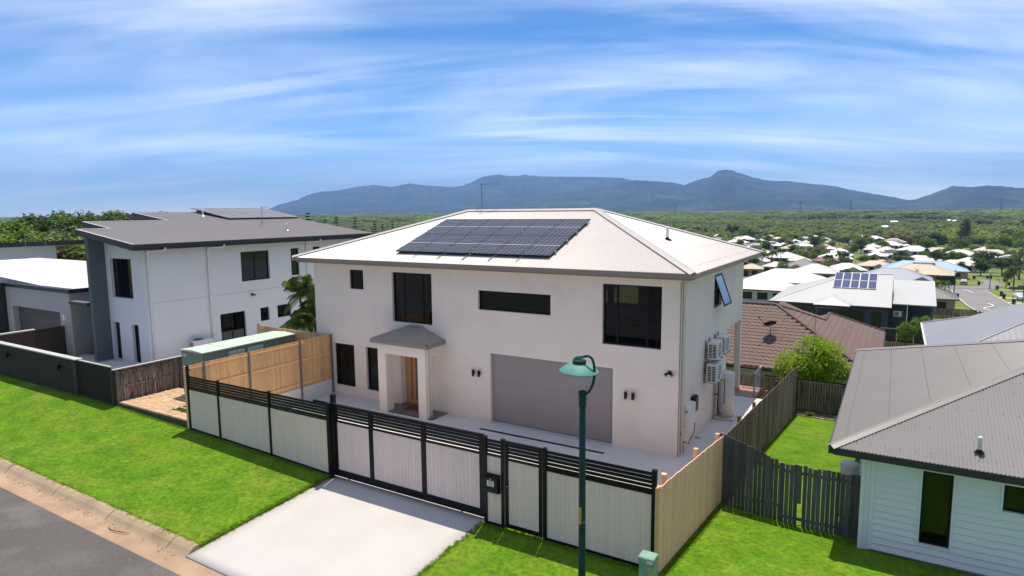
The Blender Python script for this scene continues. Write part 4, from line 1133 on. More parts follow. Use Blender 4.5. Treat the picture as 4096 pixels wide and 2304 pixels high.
MB().prism([(hx - .10, 5.15), (hx - .10, 5.172), (hx - .04, 5.215), (hx + .10, 5.245), (hx + .10, 5.215), (hx - .03, 5.165)], 'y', ly - .028, ly + .028).build('clamp_bracket', M_LAMPT, sl)
MB().lathe([(0, -.115), (.07, -.112), (.105, -.10), (.115, -.06), (.115, .06)], (hx, ly, 5.0), 28, tl).build('diffuser', M_DIFF, sl, smooth=True)
MB().tube([(lx + .09, ly, 4.60), (lx + .07, ly, 4.70)], .004, 5).build('sensor_wire', M_INK, sl)
va_ = Vector((CAM.x - lx, CAM.y - ly, 0)).normalized(); sd = Vector((-va_.y, va_.x, 0))
an = math.atan2(va_.y, va_.x) + rad(90)
lp = Vector((lx, ly, 0)) + va_ * .066 - sd * .035
lbm = MB().box(-.022, .022, -.002, .002, -.16, .16).mesh('number_label', M_YEL)
lab = piece('number_label', lbm, sl, (lp.x, lp.y, 2.30), rotz=an)
for i, ch in enumerate('10630560'):
    q = lp + va_ * .004; piece('label_digit', text_mesh(ch, .040, M_INK), sl, (q.x, q.y, 2.30 + .135 - i * .0385), rot=(rad(90), 0, an))
q = Vector((lx, ly, 0)) + va_ * .06 + sd * .032
MB().tube([(q.x, q.y, 2.18), (q.x + va_.x * .02, q.y + va_.y * .02, 2.18)], .022, 14).build('blue_cap', M_BLUE, sl)
# service pillar
pb = thing('service_pillar', 'faded green plastic service pillar at the fence corner', 'utility pillar', (15.25, -7.6, 0))
MB().box(15.10, 15.40, -7.76, -7.46, -.1, .82).build('body', M_PILLAR, pb, bevel=.03)
MB().prism([(-7.77, .80), (-7.45, .80), (-7.45, .925), (-7.48, .955), (-7.74, .955), (-7.77, .925)], 'x', 15.085, 15.415).build('hood', M_PILLAR, pb, bevel=.03)
MB().box(15.32, 15.365, -7.765, -7.761, .42, .78).build('number_label', M_YEL, pb)
for i, ch in enumerate('10630573'): piece('label_digit', text_mesh(ch, .042, M_INK), pb, (15.3425, -7.7665, .755 - i * .043), rot=(rad(90), 0, 0))
MB().box(15.26, 15.39, -7.776, -7.771, .84, .90).build('pale_patch', pm('faded_cream', (.55, .58, .45), .7, .1), pb)
# stick in the gutter
tw = thing('fallen_twig', 'dark curved twig lying in the brown gutter', 'twig', (2.6, -11.25, -.2))
tz = interp(2.6, KERB_Z) - .14
MB().tube([(2.15, -11.28, tz), (2.35, -11.33, tz + .015), (2.6, -11.32, tz + .03), (2.85, -11.25, tz + .02), (3.0, -11.2, tz + .01)], [.006, .011, .013, .011, .006], 6).build('stem', M_BARK, tw)
lv = MB()
for k in range(330):
    if k < 150: x, y = random.uniform(-9, 5), random.gauss(-11.2, .08); z = interp(x, KERB_Z) - .145
    else: x, y = random.uniform(-8, 5), random.uniform(-10.6, -7.6); z = lawn_z(x, y) + .012
    if k > 300: x, y = random.uniform(10.8, 15), random.uniform(-10.4, -7.0); z = lawn_z(x, y) + .012
    a = random.uniform(0, 6.28); L = random.uniform(.02, .05); w = L * .3
    c, s_ = math.cos(a), math.sin(a)
    lv.quad((x - L * c, y - L * s_, z), (x + w * s_, y - w * c, z + .012), (x + L * c, y + L * s_, z + .004), (x - w * s_, y + w * c, z + .008))
tag(lv.build('leaf_litter', pm('dry_leaf', (.30, .19, .08), .8, .3, 6, irand=.4)), 'dry tan leaves scattered over the lawn and in the gutter', 'leaves', kind='stuff')

# ================================================================== left neighbour
lh = thing('left_house', 'white two-storey house with grey skillion roof left of the cream house', 'house', (-15, 4, .4))
LX0, LY0 = -11.77, -2.14
RT = .133
def lroof(x): return 6.38 + (-11.0 - x) * RT
side_w = [(3.17, 5.04, 4.02, 5.66), (6.58, 7.20, 4.06, 5.67), (8.29, 8.90, 4.6, 5.68), (1.71, 3.27, .45, 2.39), (4.25, 4.86, 1.63, 2.40), (5.42, 6.43, 1.66, 2.40)]
front_w = [(-14.81, -12.90, 3.63, 5.60), (-14.99, -14.38, .40, 2.34), (-13.28, -12.67, .40, 2.34)]
mb = MB()
wall(mb, 'x', LX0, LY0 + .2, 12.0, -.6, 6.20, side_w, .2, -1)
wall(mb, 'y', LY0, -15.3, LX0, -.6, 6.10, front_w, .2, 1)
mb.prism([(-15.3, 6.10), (LX0, 6.10), (LX0, 6.22), (-15.3, 6.70)], 'y', LY0, LY0 + .2)
wall(mb, 'y', 12.0, -21.0, LX0, -.6, 6.2, [], .2, -1)
wall(mb, 'x', -18.2, LY0 + 1.2, 12.0, -.6, 6.6, [], .2, 1)
mb.build('wall', M_LHWALL, lh)
MB().box(-18.0, LX0 - .2, LY0 + .2, 11.8, 3.2, 3.35).build('upper_floor', M_TRIM2, lh)
MB().box(-18.0, LX0 - .2, LY0 + .2, 11.8, .1, .3).build('ground_floor', M_TRIM2, lh)
for (a, b, c, d) in side_w:
    window(lh, 'x', LX0, a, b, c, d, sign=-1, vm=((a + b) / 2,) if b - a > .9 else ())
for (a, b, c, d) in front_w:
    window(lh, 'y', LY0, a, b, c, d, vm=((a + b) / 2 - .2,) if b - a > 1 else (), rec=.14)
    MB().box(a - .02, b + .02, LY0 - .03, LY0 + .10, c - .05, c - .002).build('window_sill', M_LHWALL, lh)
MB().box(-13.9, -13.2, -1.4, -1.0, 3.36, 3.78).build('red_cushion', M_RED, lh, bevel=.05)
MB().box(LX0 - .001, LX0 + .004, LY0, 12, 3.445, 3.460).build('render_joint', M_LHMID, lh)
MB().box(-15.52, -15.22, -2.90, LY0 - .01, -.6, 6.62).box(-15.52, -15.22, LY0 - .01, LY0 + 1.5, -.6, 6.62).build('blade_wall', M_LHGREY, lh)
# roof: three staggered widths
strips = [(-3.02, -1.45, -16.1), (-1.45, 3.2, -18.7), (3.2, 12.8, -22.3)]
def lt(s):
    y = -3.02 + s
    for a, b, x in strips:
        if y <= b: return -11.0 - x
    return -11.0 + 22.3
mb = MB(); slope(mb, (-11.0, -3.02, 6.385), (0, 1, 0), (-1, 0, 0), 15.82, 11, RT, lt, .20, .018, 8, 'trim')
lr = mb.build('roof', M_LHROOF, lh)
mb = MB()
for a, b, x in strips:
    mb.add([(-11.0, a, 6.10), (x, a, lroof(x) - .28), (x, b, lroof(x) - .28), (-11.0, b, 6.10), (-11.0, a, 6.375), (x, a, lroof(x) - .005), (x, b, lroof(x) - .005), (-11.0, b, 6.375)],
           [(0, 3, 2, 1), (4, 5, 6, 7), (0, 1, 5, 4), (1, 2, 6, 5), (2, 3, 7, 6), (3, 0, 4, 7)])
mb.build('roof_edge', M_LHDARK, lr)
MB().box(-11.0, -10.86, -3.04, 12.82, 6.20, 6.38).build('gutter', M_LHDARK, lr)
mb = MB()
for k_, (a, b, x) in enumerate(strips):
    z = lroof(x) + .02
    mb.add([(x - .02, a - .02, z), (x + .16, a - .02, z - .16 * RT + .003), (x + .16, b, z - .16 * RT + .003), (x - .02, b, z)], [(0, 1, 2, 3)])
    x2 = -11.0 if k_ == 0 else strips[k_ - 1][2] + .16; z2 = lroof(x2) + .022; mb.add([(x + .16, a - .02, z - .16 * RT + .004), (x2, a - .02, z2), (x2, a + .14, z2), (x + .16, a + .14, z - .16 * RT + .004)], [(0, 1, 2, 3)])
mb.build('barge_flashing', pm('pale_flashing', (.40, .385, .37), .4, .03), lr)
for y in (-1.98, 1.18, 7.72):
    MB().tube([(-10.93, y + .45, 6.20), (-10.93, y + .45, 6.10), (-11.0, y + .40, 6.06), (-11.66, y + .02, 6.02), (-11.71, y, 5.95), (-11.71, y, .2)], .05, 10).build('downpipe', M_LHWALL, lh, smooth=True)
flood((LX0, 3.76, 3.25), (1, 0, 0), 'black floodlight on the white side wall of the left house')
t = thing('air_conditioner', 'white outdoor air conditioner with tools on top beside the white left house', 'air conditioner', (-11.4, .4, .6), 'outdoor air conditioner units')
MB().box(-11.62, -11.30, -.20, .95, .55, 1.30).build('casing', M_OFFWHITE, t, bevel=.015)
mb = MB()
for r in range(8): mb.box(-11.58, -11.34, -.206, -.201, .62 + r * .08, .66 + r * .08)
mb.build('side_grille', M_INK, t)
MB().box(-11.6, -11.32, -.1, .8, .3, .549).build('stand', M_STEEL, t)
t = thing('tool_pile', 'green cloth left on top of the white outdoor air conditioner', 'cloth', (-11.45, .15, 1.3))
MB().tube([(-11.5, -.05, 1.34), (-11.42, .1, 1.38), (-11.47, .25, 1.36), (-11.40, .4, 1.33)], [.03, .06, .05, .02], 7).build('bundle', pm('green_cloth', (.02, .16, .10), .8, .2), t)
antenna((-15.47, 7.58, 6.95), 1.25, 'mast antenna on the grey skillion roof of the left house', rad(-10))
for (x, y, lab) in ((-13.34, 7.71, 'white vent pipe near the low edge of the grey skillion roof'), (-20.4, 6.77, 'white vent pipe beside the panels on the grey skillion roof')):
    t = thing('vent_pipe', lab, 'vent pipe', (x, y, lroof(x)))
    MB().lathe([(.05, -.1), (.05, .42), (.03, .47), (0, .475)], (x, y, lroof(x)), 12).build('pipe', M_WHITE, t, smooth=True)
    MB().lathe([(.13, -.02), (.06, .04)], (x, y, lroof(x) + .02), 12).build('boot', M_CABLE, t)
s2 = thing('solar_array', 'pale solar array with painted sky reflection, tilted on the grey skillion roof', 'solar panels', (-20.4, 10, 7.8))
def lpt(x, y, d): return (x, y, lroof(x) + d)
pm2 = D.materials.new('solar_cells_painted_sheen'); pm2.use_nodes = True
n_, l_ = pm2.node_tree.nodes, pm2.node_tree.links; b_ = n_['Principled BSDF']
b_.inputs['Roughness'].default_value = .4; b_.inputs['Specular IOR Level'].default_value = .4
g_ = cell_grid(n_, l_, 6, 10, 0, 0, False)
mx = n_.new('ShaderNodeMix'); mx.data_type = 'RGBA'; mx.inputs['A'].default_value = (0.16, 0.15, 0.15, 1); mx.inputs['B'].default_value = (0.26, 0.25, 0.25, 1)  # pale base colour stands in for sky reflected at a grazing angle
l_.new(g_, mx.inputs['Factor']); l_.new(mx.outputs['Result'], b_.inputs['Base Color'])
for i in range(5):
    for j in range(2):
        y0, x0 = 7.2 + i * 1.17, -22.4 + j * 2.05
        a, b, c, d = x0 + .01, x0 + 2.03, y0 + .01, y0 + 1.15; PA, PB = (.24, .17) if j == 0 else (.168, .10)
        mb = MB(); mb.add([lpt(a, c, PA), lpt(b, c, PB), lpt(b, d, PB), lpt(a, d, PA), lpt(a, c, PA + .04), lpt(b, c, PB + .04), lpt(b, d, PB + .04), lpt(a, d, PA + .04)], [(0, 3, 2, 1), (4, 5, 6, 7), (0, 1, 5, 4), (1, 2, 6, 5), (2, 3, 7, 6), (3, 0, 4, 7)])
        fr = mb.build('solar_panel', M_STEEL, s2)
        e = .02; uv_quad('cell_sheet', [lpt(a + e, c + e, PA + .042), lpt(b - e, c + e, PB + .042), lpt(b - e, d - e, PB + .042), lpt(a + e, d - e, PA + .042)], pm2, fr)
mb = MB()
for y in (7.6, 9.6, 11.6, 12.9): mb.add([lpt(-22.35, y, .02), lpt(-18.4, y, .02), lpt(-18.4, y, .09), lpt(-22.35, y, .23)], [(0, 1, 2, 3)]); 
mb.build('tilt_frame', M_LHDARK, s2)
# garage wing with white roof
gw = thing('garage_wing', 'grey rendered garage with white steel roof at the left', 'garage', (-21.5, 1, .4))
GX, GY = -17.8, -2.8
mb = MB(); wall(mb, 'y', GY, -25.2, GX, -.6, 3.70, [(-24.45, -18.95, -.6, 2.62)], .35, 1); wall(mb, 'x', GX, GY + .35, LY0 + 1.0, -.6, 3.70, [], .2, -1)
mb.build('wall', M_LHMID, gw)
MB().box(-25.3, GX + .05, GY - .05, GY + .34, 3.701, 3.90).box(GX - .2, GX + .05, GY + .34, LY0 + 1.0, 3.701, 3.90).build('parapet_cap', M_LHDARK, gw)
g2 = MB().box(-24.44, -18.96, GY + .30, GY + .33, -.3, 2.61).build('garage_door', pm('dark_taupe_door', (.075, .070, .066), .6, .05, 2), gw)
for i in range(5): MB().box(-24.42, -18.98, GY + .282, GY + .299, .35 + i * .45, .79 + i * .45).build('door_panel', MATS['dark_taupe_door'], g2)
MB().box(-26.1, -25.32, GY - .7, GY + .2, -.6, 3.90).build('pier', M_LHDARK, gw)
MB().box(-18.42, -18.30, GY - .12, GY - .002, 2.25, 2.55).build('wall_lamp', M_WHITE, gw)
PT8 = math.tan(rad(3)); GRN = 16.9
mb = MB(); slope(mb, (-18.25, GY + .36, 3.70), (0, 1, 0), (-1, 0, 0), 11.6, GRN, PT8, lambda s: min(GRN, (11.6 - s) / 5.9 * GRN), .2, .014, 8, 'trim')
gr = mb.build('roof', M_WHROOF, gw)
zr_ = 3.70 + GRN * PT8
mb = MB(); mb.add([(-18.25, GY + .36, 3.0), (-35.2, GY + .36, 3.0), (-35.2, GY + .36, zr_), (-18.25, GY + .36, 3.69)], [(0, 1, 2, 3)]); mb.build('roof_end', M_LHMID, gr)
cm = MB(); cap_strip(cm, (-35.15, GY + .36, zr_), (-35.15, 3.2, zr_), .15, .03); cap_strip(cm, (-35.15, 3.2, zr_), (-18.3, 9.1, 3.71), .15, .03); cm.build('ridge_cap', M_WHROOF, gr)
MB().box(-17.35, -15.53, -3.05, -2.0, 3.22, 3.34).build('entry_canopy', M_LHDARK, gw)
MB().box(-17.30, -15.60, -3.0, -2.05, 3.341, 3.36).build('canopy_sheet', M_LHROOF, gw)
MB().box(GX + .001, -15.53, LY0 + .4, LY0 + .5, -.6, 3.2).build('entry_wall', pm('dark_entry', (.055, .058, .06), .7, .05), gw)
MB().box(-17.42, -17.34, -2.98, -2.90, 0, 3.21).build('entry_post', pm('tan_timber_post', (.38, .30, .24), .8, .1, 3), gw)
antenna((-34.6, 2.2, 4.56), 1.9, 'left of two antennas standing on the white garage roof', rad(95), .8)
antenna((-34.2, 3.3, 4.54), 1.7, 'right of two antennas standing on the white garage roof', rad(80), .9)
# their courtyard ground and dark front wall
cy = MB().box(-40, -6.6, -6.5, -2.2, -.3, .36).box(-40, -6.6, -2.2, 12.5, -.5, .30); struct(cy.build('courtyard_paving', M_SLAB))
dw = thing('dark_front_wall', 'dark rendered front wall with pale capping at the far left', 'wall', (-18, YF, .4))
MB().box(-34, -9.25, YF - .10, YF + .10, -.1, 1.93).build('wall', M_DKWALL, dw); MB().box(-34, -9.20, YF - .13, YF + .13, 1.931, 1.985).build('capping', M_CAP, dw)
MB().box(-9.24, -8.98, YF - .13, YF + .13, -.1, 1.95).build('pier', M_DKPANEL, dw); MB().box(-9.19, -8.95, YF - .16, YF + .16, 1.951, 1.99).build('pier_cap', M_CAP, dw)
for x, lab in ((-15.0, 'left small black lamp on the dark front wall'), (-10.3, 'right small black lamp on the dark front wall')):
    t = thing('wall_lamp', lab, 'wall lamp', (x, YF - .1, 1.55), 'wall lamps on the dark wall')
    MB().box(x - .06, x + .06, YF - .13, YF - .101, 1.50, 1.60).build('plate', M_BLACK, t); MB().tube([(x, YF - .13, 1.55), (x, YF - .20, 1.55)], .025, 8).tube([(x, YF - .19, 1.62), (x, YF - .19, 1.42)], .045, 10).build('spot', M_BLACK, t)
dgt = thing('dark_side_gate', 'dark ribbed steel double gate between dark wall and weathered fence', 'gate', (-7.6, YF, .4))
for i, (a, b) in enumerate(((-8.96, -7.64), (-7.62, -6.55))):
    MB().box(a, b, YF - .02, YF + .02, .42, 1.92).build('leaf', M_DKPANEL, dgt)
    mb = MB(); x = a + .04
    while x < b - .04: mb.box(x, x + .022, YF - .034, YF - .0205, .43, 1.91); x += .048
    mb.build('rib', M_DKPANEL, dgt)
MB().box(-8.96, -6.55, YF - .04, YF + .04, 1.921, 1.96).build('top_rail', M_CAP, dgt)
MB().box(-6.56, -6.40, YF - .06, YF + .06, .2, 1.80).build('post', M_DKPANEL, dgt)
MB().box(-7.68, -7.66, YF - .06, YF - .036, 1.2, 1.3).build('latch', M_INK, dgt)
nf = thing('inner_fence', 'dark side wall and ribbed panel inside the left front yard', 'fence', (-18.5, -4.6, .4))
MB().box(-18.6, -18.4, YF + .12, -4.25, .3, 1.93).build('wall', M_DKWALL, nf); MB().box(-18.63, -18.37, YF + .12, -4.22, 1.931, 1.985).build('capping', M_CAP, nf)
MB().box(-18.52, -18.48, -4.24, -2.83, .4, 1.95).build('panel', M_DKPANEL, nf)
mb = MB()
for i in range(13): mb.box(-18.479, -18.455, -4.2 + i * .105, -4.15 + i * .105, .42, 1.94)
mb.build('rib', M_DKPANEL, nf)
# house beyond the garage
fl = thing('far_left_house', 'white house with flat dark roof edge beyond the white garage roof', 'house', (-52, 4, 0))
MB().box(-60, -48.6, -6, 10.2, -5, 4.0).box(-49.2, -48.6, -6, 10.2, 4.0, 4.9).build('wall', M_LHWALL, fl); MB().prism([(-47.4, 5.0), (-47.4, 5.015), (-60.9, 3.89), (-60.9, 3.87)], 'y', -8, 12.4).build('soffit', M_WHITE, fl)
MB().prism([(-47.3, 5.02), (-47.3, 5.42), (-61, 4.3), (-61, 3.9)], 'y', -8.1, 12.5).build('roof', M_LHDARK, fl)
mb = MB(); slope(mb, (-40, -8, 3.25), (0, 1, 0), (-1, 0, 0), 17, 8.5, .135, lambda s: min(8.5, 17 - s), .2, .014, 8, 'trim'); mb.build('lower_roof', M_LHROOF, fl)
MB().box(-48.5, -40.3, -8, 8.6, -5, 3.2).build('lower_wall', M_LHMID, fl)

# ================================================================== right neighbour
rh = thing('right_house', 'pale weatherboard house with grey corrugated hip roof at the right edge', 'house', (23, 4, -.8))
RX0, RY0 = 18.74, -1.9
REX0, REY0, REY1, REZ = 18.03, -2.42, 9.9, 1.99
RTAN = math.tan(rad(20)); RRUN = (REY1 - REY0) / 2; REX1 = 34.0
def rw_boards(x0, x1, z0, z1):
    me = MB().prism([(RY0 - .002, .030), (RY0 - .034, .006), (RY0 - .040, .0), (RY0 - .043, .008), (RY0 - .012, .196), (RY0 - .002, .198)], 'x', 0, 1).mesh('weatherboard', M_RHWALL)
    n = round((z1 - z0) / .17); k = (z1 - z0) / n
    for i in range(n): piece('weatherboard', me, rh, (x0, 0, z0 + i * k), (x1 - x0, 1, k / .17))
mb = MB(); wall(mb, 'y', RY0, RX0, 33.0, -.62, 1.78, [(19.99, 20.59, -.20, 1.61), (21.52, 23.2, .98, 1.60)], .15, 1); wall(mb, 'x', RX0, RY0 + .15, 9.3, -2.4, 1.78, [], .15, 1)
wall(mb, 'y', 9.3, RX0 + .15, 33, -2.4, 1.78, [], .15, -1)
mb.build('wall', M_RHWALL, rh)
MB().box(18.80, 33, RY0 + .02, RY0 + .16, -1.1, -.621).build('footing', pm('grey_footing', (.30, .27, .235), .9, .12, 3), rh)
MB().box(RX0 - .02, RX0 + .06, RY0 - .06, RY0 - .002, -.72, 1.76).build('corner_trim', M_RHWALL, rh); MB().box(RX0 + .20, RX0 + .27, RY0 - .06, RY0 - .002, -.62, 1.76).build('corner_trim', M_RHWALL, rh)
MB().box(RX0 + .06, RX0 + .20, RY0 - .016, RY0 - .002, -.70, 1.76).build('corner_panel', M_RHWALL, rh)
rw_boards(RX0 + .27, 19.95, -.62, 1.76); rw_boards(20.63, 21.48, -.62, 1.76); rw_boards(19.95, 20.63, -.62, -.25); rw_boards(21.48, 23.24, -.62, .94); rw_boards(23.24, 30, -.62, 1.76)
for (a, b, c, d) in ((19.99, 20.59, -.20, 1.61), (21.52, 23.2, .98, 1.60)):
    mb = MB(); mb.box(a - .045, a - .002, RY0 - .055, RY0 + .02, c - .045, d + .045); mb.box(b + .002, b + .045, RY0 - .055, RY0 + .02, c - .045, d + .045); mb.box(a - .002, b + .002, RY0 - .055, RY0 + .02, d + .002, d + .045); mb.box(a - .002, b + .002, RY0 - .055, RY0 + .02, c - .045, c - .002)
    mb.build('window_trim', M_WHITE, rh)
    window(rh, 'y', RY0, a, b, c, d, rec=.02, vm=((a + b) / 2,) if b - a > 1 else (), screens=((a + .05, b - .05, c + .05, c + .17),) if b - a < 1 else ())
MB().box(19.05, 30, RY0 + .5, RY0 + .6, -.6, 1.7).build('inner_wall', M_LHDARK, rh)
LRX = REX1 - REX0; LRY = REY1 - REY0
mb = MB()
slope(mb, (REX0, REY0, REZ), (1, 0, 0), (0, 1, 0), LRX, RRUN, RTAN, lambda s: min(s, RRUN))
slope(mb, (REX0, REY1, REZ), (0, -1, 0), (1, 0, 0), LRY, RRUN, RTAN, lambda s: min(s, LRY - s, RRUN))
slope(mb, (REX1, REY1, REZ), (-1, 0, 0), (0, -1, 0), LRX, RRUN, RTAN, lambda s: min(LRX - s, RRUN))
rr_ = mb.build('roof', M_RHROOF, rh)
for a, b in (((REX0, REY0, REZ), (REX0 + RRUN, REY0 + RRUN, REZ + RRUN * RTAN)), ((REX0, REY1, REZ), (REX0 + RRUN, REY0 + RRUN, REZ + RRUN * RTAN)), ((REX0 + RRUN, REY0 + RRUN, REZ + RRUN * RTAN), (REX1, REY0 + RRUN, REZ + RRUN * RTAN))):
    cm = MB(); cap_strip(cm, a, b, .14, .04); cm.build('hip_cap', pm('hip_cap_steel', (.25, .232, .215), .4, .03), rr_)
mb = MB()
for t in (.3, 1.2, 2.1, 3.0, 3.9, 4.8, 5.7):
    s_ = REX0 + t + .25
    while s_ < REX1 - 6: z = REZ + t * RTAN + .008; mb.box(s_ - .008, s_ + .008, REY0 + t - .008, REY0 + t + .008, z, z + .011); s_ += .304
    s_ = REY0 + t + .25
    while s_ < REY1 - t - .25: z = REZ + t * RTAN + .008; mb.box(REX0 + t - .008, REX0 + t + .008, s_ - .008, s_ + .008, z, z + .011); s_ += .19
tag(mb.build('roof_screws', M_LHDARK, rr_), kind='stuff')
mb = MB(); mb.box(REX0 - .03, REX1, REY0 - .03, REY0 + .09, REZ - .16, REZ - .006); mb.box(REX0 - .03, REX0 + .09, REY0 + .09, REY1 + .03, REZ - .16, REZ - .006); mb.box(REX0 + .09, REX1, REY1 - .09, REY1 + .03, REZ - .16, REZ - .006)
mb.box(REX0 + .09, REX1, REY0 + .09, REY0 + .11, REZ - .22, REZ - .14)
mb.build('gutter', M_LHDARK, rh)
mb = MB().box(REX0 + .09, RX0 + .1, REY0 + .11, REY1 - .1, 1.79, 1.80).box(RX0 + .1, 33, REY0 + .11, RY0 + .1, 1.79, 1.80); mb.build('soffit', M_WHITE, rh)
va = thing('vent_pipe', 'white vent pipe on the corrugated roof of the weatherboard house', 'vent pipe', (21.03, -1.84, 2.2))
MB().lathe([(.04, -.05), (.04, .30), (.05, .31), (.05, .37), (.02, .40), (0, .402)], (21.03, -1.84, 2.2), 14).build('pipe', M_WHITE, va, smooth=True)
MB().lathe([(.11, -.02), (.045, .07)], (21.03, -1.84, 2.22), 14).build('boot', M_BLACK, va); MB().box(20.93, 21.13, -1.93, -1.75, 2.19, 2.20).build('flashing', M_CABLE, va)
tk = thing('water_heater', 'grey-white water cylinder behind the charcoal gate', 'water heater', (18.37, .5, -1.2))
MB().lathe([(.25, -1.2), (.25, .56), (.235, .60), (.20, .61), (0, .615)], (18.37, .5, 0), 28).build('cylinder', M_OFFWHITE, tk, smooth=True)
MB().tube([(18.37, .25, .2), (18.37, .235, .2)], .03, 10).build('valve', M_BLACK, tk); MB().tube([(18.66, .2, -1), (18.66, .2, 1.7)], .04, 10).build('downpipe', M_RHWALL, tk)
# pool-type fence across their yard
pfn = thing('bar_fence', 'black upright-bar fence across the back of the neighbouring lawn', 'fence', (16.4, 15.6, -2.6))
for x in (15.22, 17.6): MB().box(x - .03, x + .03, 15.57, 15.63, -2.9, -.80).build('post', M_BLACK, pfn)
MB().box(15.25, 19.5, 15.58, 15.62, -.92, -.88).build('top_rail', M_BLACK, pfn); MB().box(15.25, 19.5, 15.58, 15.62, -2.52, -2.48).build('bottom_rail', M_BLACK, pfn)
bm = MB().box(-.012, .012, -.012, .012, 0, 1.56).mesh('bar', M_BLACK)
for i in range(34): piece('bar', bm, pfn, (15.36 + i * .122, 15.6, -2.48))
bf = thing('back_fence', 'weathered grey paling fence behind the black bar fence', 'fence', (16, 16.6, -3))
paling_fence(bf, (10.5, 16.4), (20.5, 16.4), lambda s: -3.2, lambda s: -1.18, .10, M_WEATH, gap=.004, jit=.008)
for z in (-1.5, -2.6): MB().box(10.5, 20.5, 16.42, 16.46, z, z + .09).build('rail', M_WEATH, bf)
ed = struct(D.objects.new('garden_edge', None)); COL.objects.link(ed)
em = MB().box(-.1, .1, -.05, .05, 0, .08).mesh('edging_brick', M_PAVER)
for i in range(13): piece('edging_brick', em, ed, (15.4 + i * .215, 15.05 + .04 * math.sin(i * .9), -2.70), rotz=random.uniform(-.08, .08))
MB().box(15.2, 18.2, 15.1, 15.56, -2.75, -2.66).build('garden_soil', M_SOIL, ed)

# ================================================================== houses just behind
bh = thing('brown_house', 'house with brown metal-tile roof just behind the cream house', 'house', (10, 30, -5))
BE, BX1, BY0, BY1 = -2.0, 18.74, 21.9, 35.0
BT = math.tan(rad(25)); BR = 6.55
CR = .37
def course_mesh(w0, waves, mat, name):
    """one wavy tile: rounded nose, overlapping the course below"""
    b = MB(); n = 5
    for i in range(n + 1):
        x = -w0 / 2 + w0 * i / n; h = .020 * math.cos(2 * math.pi * i / n) + .02
        b.v += [(x, -.012, h - .03), (x, -.012, h), (x, CR * math.cos(rad(25)) + .02, h - .012 + (CR * math.cos(rad(25)) + .02) * BT - .015)]
    for i in range(n):
        a = i * 3; b.f += [(a, a + 3, a + 4, a + 1), (a + 1, a + 4, a + 5, a + 2)]
    return b.mesh(name, mat)
TW = .36
tme = course_mesh(TW, 1, M_BRICKT, 'roof_tile')
dyc = CR * math.cos(rad(25))
mb = MB(); slope(mb, (-2, BY0, BE - .03), (1, 0, 0), (0, 1, 0), BX1 + 2, BR, BT, lambda s: min(s, BX1 + 2 - s, BR), 1, 0, 2)
slope(mb, (BX1, BY0, BE - .03), (0, 1, 0), (-1, 0, 0), BY1 + 3.7 - BY0, BR, BT, lambda s: min(s, BR, BY1 + 3.7 - BY0 - s, BR if s < 9.5 else 3.68), 1, 0, 2)
slope(mb, (BX1, BY1, BE - .03), (-1, 0, 0), (0, -1, 0), BX1 + 2, BR, BT, lambda s: min(s, BX1 + 2 - s, BR), 1, 0, 2)
slope(mb, (11.38, BY1 + 3.7, BE - .03), (0, -1, 0), (1, 0, 0), 9, 3.68, BT, lambda s: min(s, 3.68), 1, 0, 2)
slope(mb, (BX1, BY1 + 3.7, BE - .03), (-1, 0, 0), (0, -1, 0), 7.36, 3.68, BT, lambda s: min(s, 7.36 - s), 1, 0, 2)
slope(mb, (-2, BY1, BE - .03), (0, -1, 0), (1, 0, 0), BY1 - BY0, BR, BT, lambda s: min(s, BY1 - BY0 - s, BR), 1, 0, 2)
br_ = mb.build('roof', M_BRICKT, bh)
cnt = 0; spots = []
for r in range(int(BR / dyc)):
    y = BY0 + r * dyc; z = BE + (y - BY0) * BT
    x = BX1 - (y - BY0) - TW / 2 - .12; k = 0
    while x > 6.0: spots.append((x, y, z)); x -= TW
spots.sort(key=lambda p: -p[0])
far_tiles = MB()
for i, p in enumerate(spots):
    if i < 300: piece('roof_tile', tme, br_, p)
    else: far_tiles.add([(v.co.x + p[0], v.co.y + p[1], v.co.z + p[2]) for v in tme.vertices], [tuple(q.vertices) for q in tme.polygons])
tag(far_tiles.build('roof_tiles', M_BRICKT, br_), kind='stuff')
for r in range(17):          # plain courses on the slope that faces right
    x = BX1 - r * dyc; z = BE + r * dyc * BT
    y0, y1 = BY0 + r * dyc, BY1 + 3.7 - r * dyc
    if BX1 - x > 3.68: y1 = min(y1, BY1 - (BX1 - x) + .9)
    if y1 - y0 < .3: continue
    mb = MB(); mb.prism([(x + .012, z - .02), (x + .012, z + .032), (x - dyc - .01, z + (dyc + .01) * BT + .004)], 'y', y0, y1); mb.build('roof_course', M_BRICKT, br_)
M_BCAP = pm('brown_ridge_tile', (.125, .082, .066), .75, .1, 3)
def ridge_tiles(a, b, name='ridge_tile', root=br_):
    a, b = Vector(a), Vector(b); n = max(1, int((b - a).length / .38)); d = (b - a) / n
    m_ = MB(); q = Vector((d.x, d.y, 0)).normalized(); s_ = Vector((q.y, -q.x, 0)); dd = d.normalized()
    k = 6
    for t in (0, 1.06):
        for i in range(k + 1):
            an = math.pi * i / k; p = dd * (d.length * t) + s_ * (.11 * math.cos(an)) + Vector((0, 0, .085 * math.sin(an) + (.012 if t == 0 else 0)))
            m_.v.append(tuple(p))
    m_.f += [(i, i + 1, k + 2 + i, k + 1 + i) for i in range(k)] + [tuple(range(k + 1))]
    me = m_.mesh(name, M_BCAP)
    for i in range(n): p = a + d * i + Vector((0, 0, .02)); piece(name, me, root, tuple(p))
AP = (BX1 - BR, BY0 + BR, BE + BR * BT)
ridge_tiles((BX1, BY0, BE), AP); ridge_tiles((4.5, BY0 + BR, AP[2]), AP); ridge_tiles(AP, (BX1 - 3.68, BY1 - 3.68, BE + 3.68 * BT))
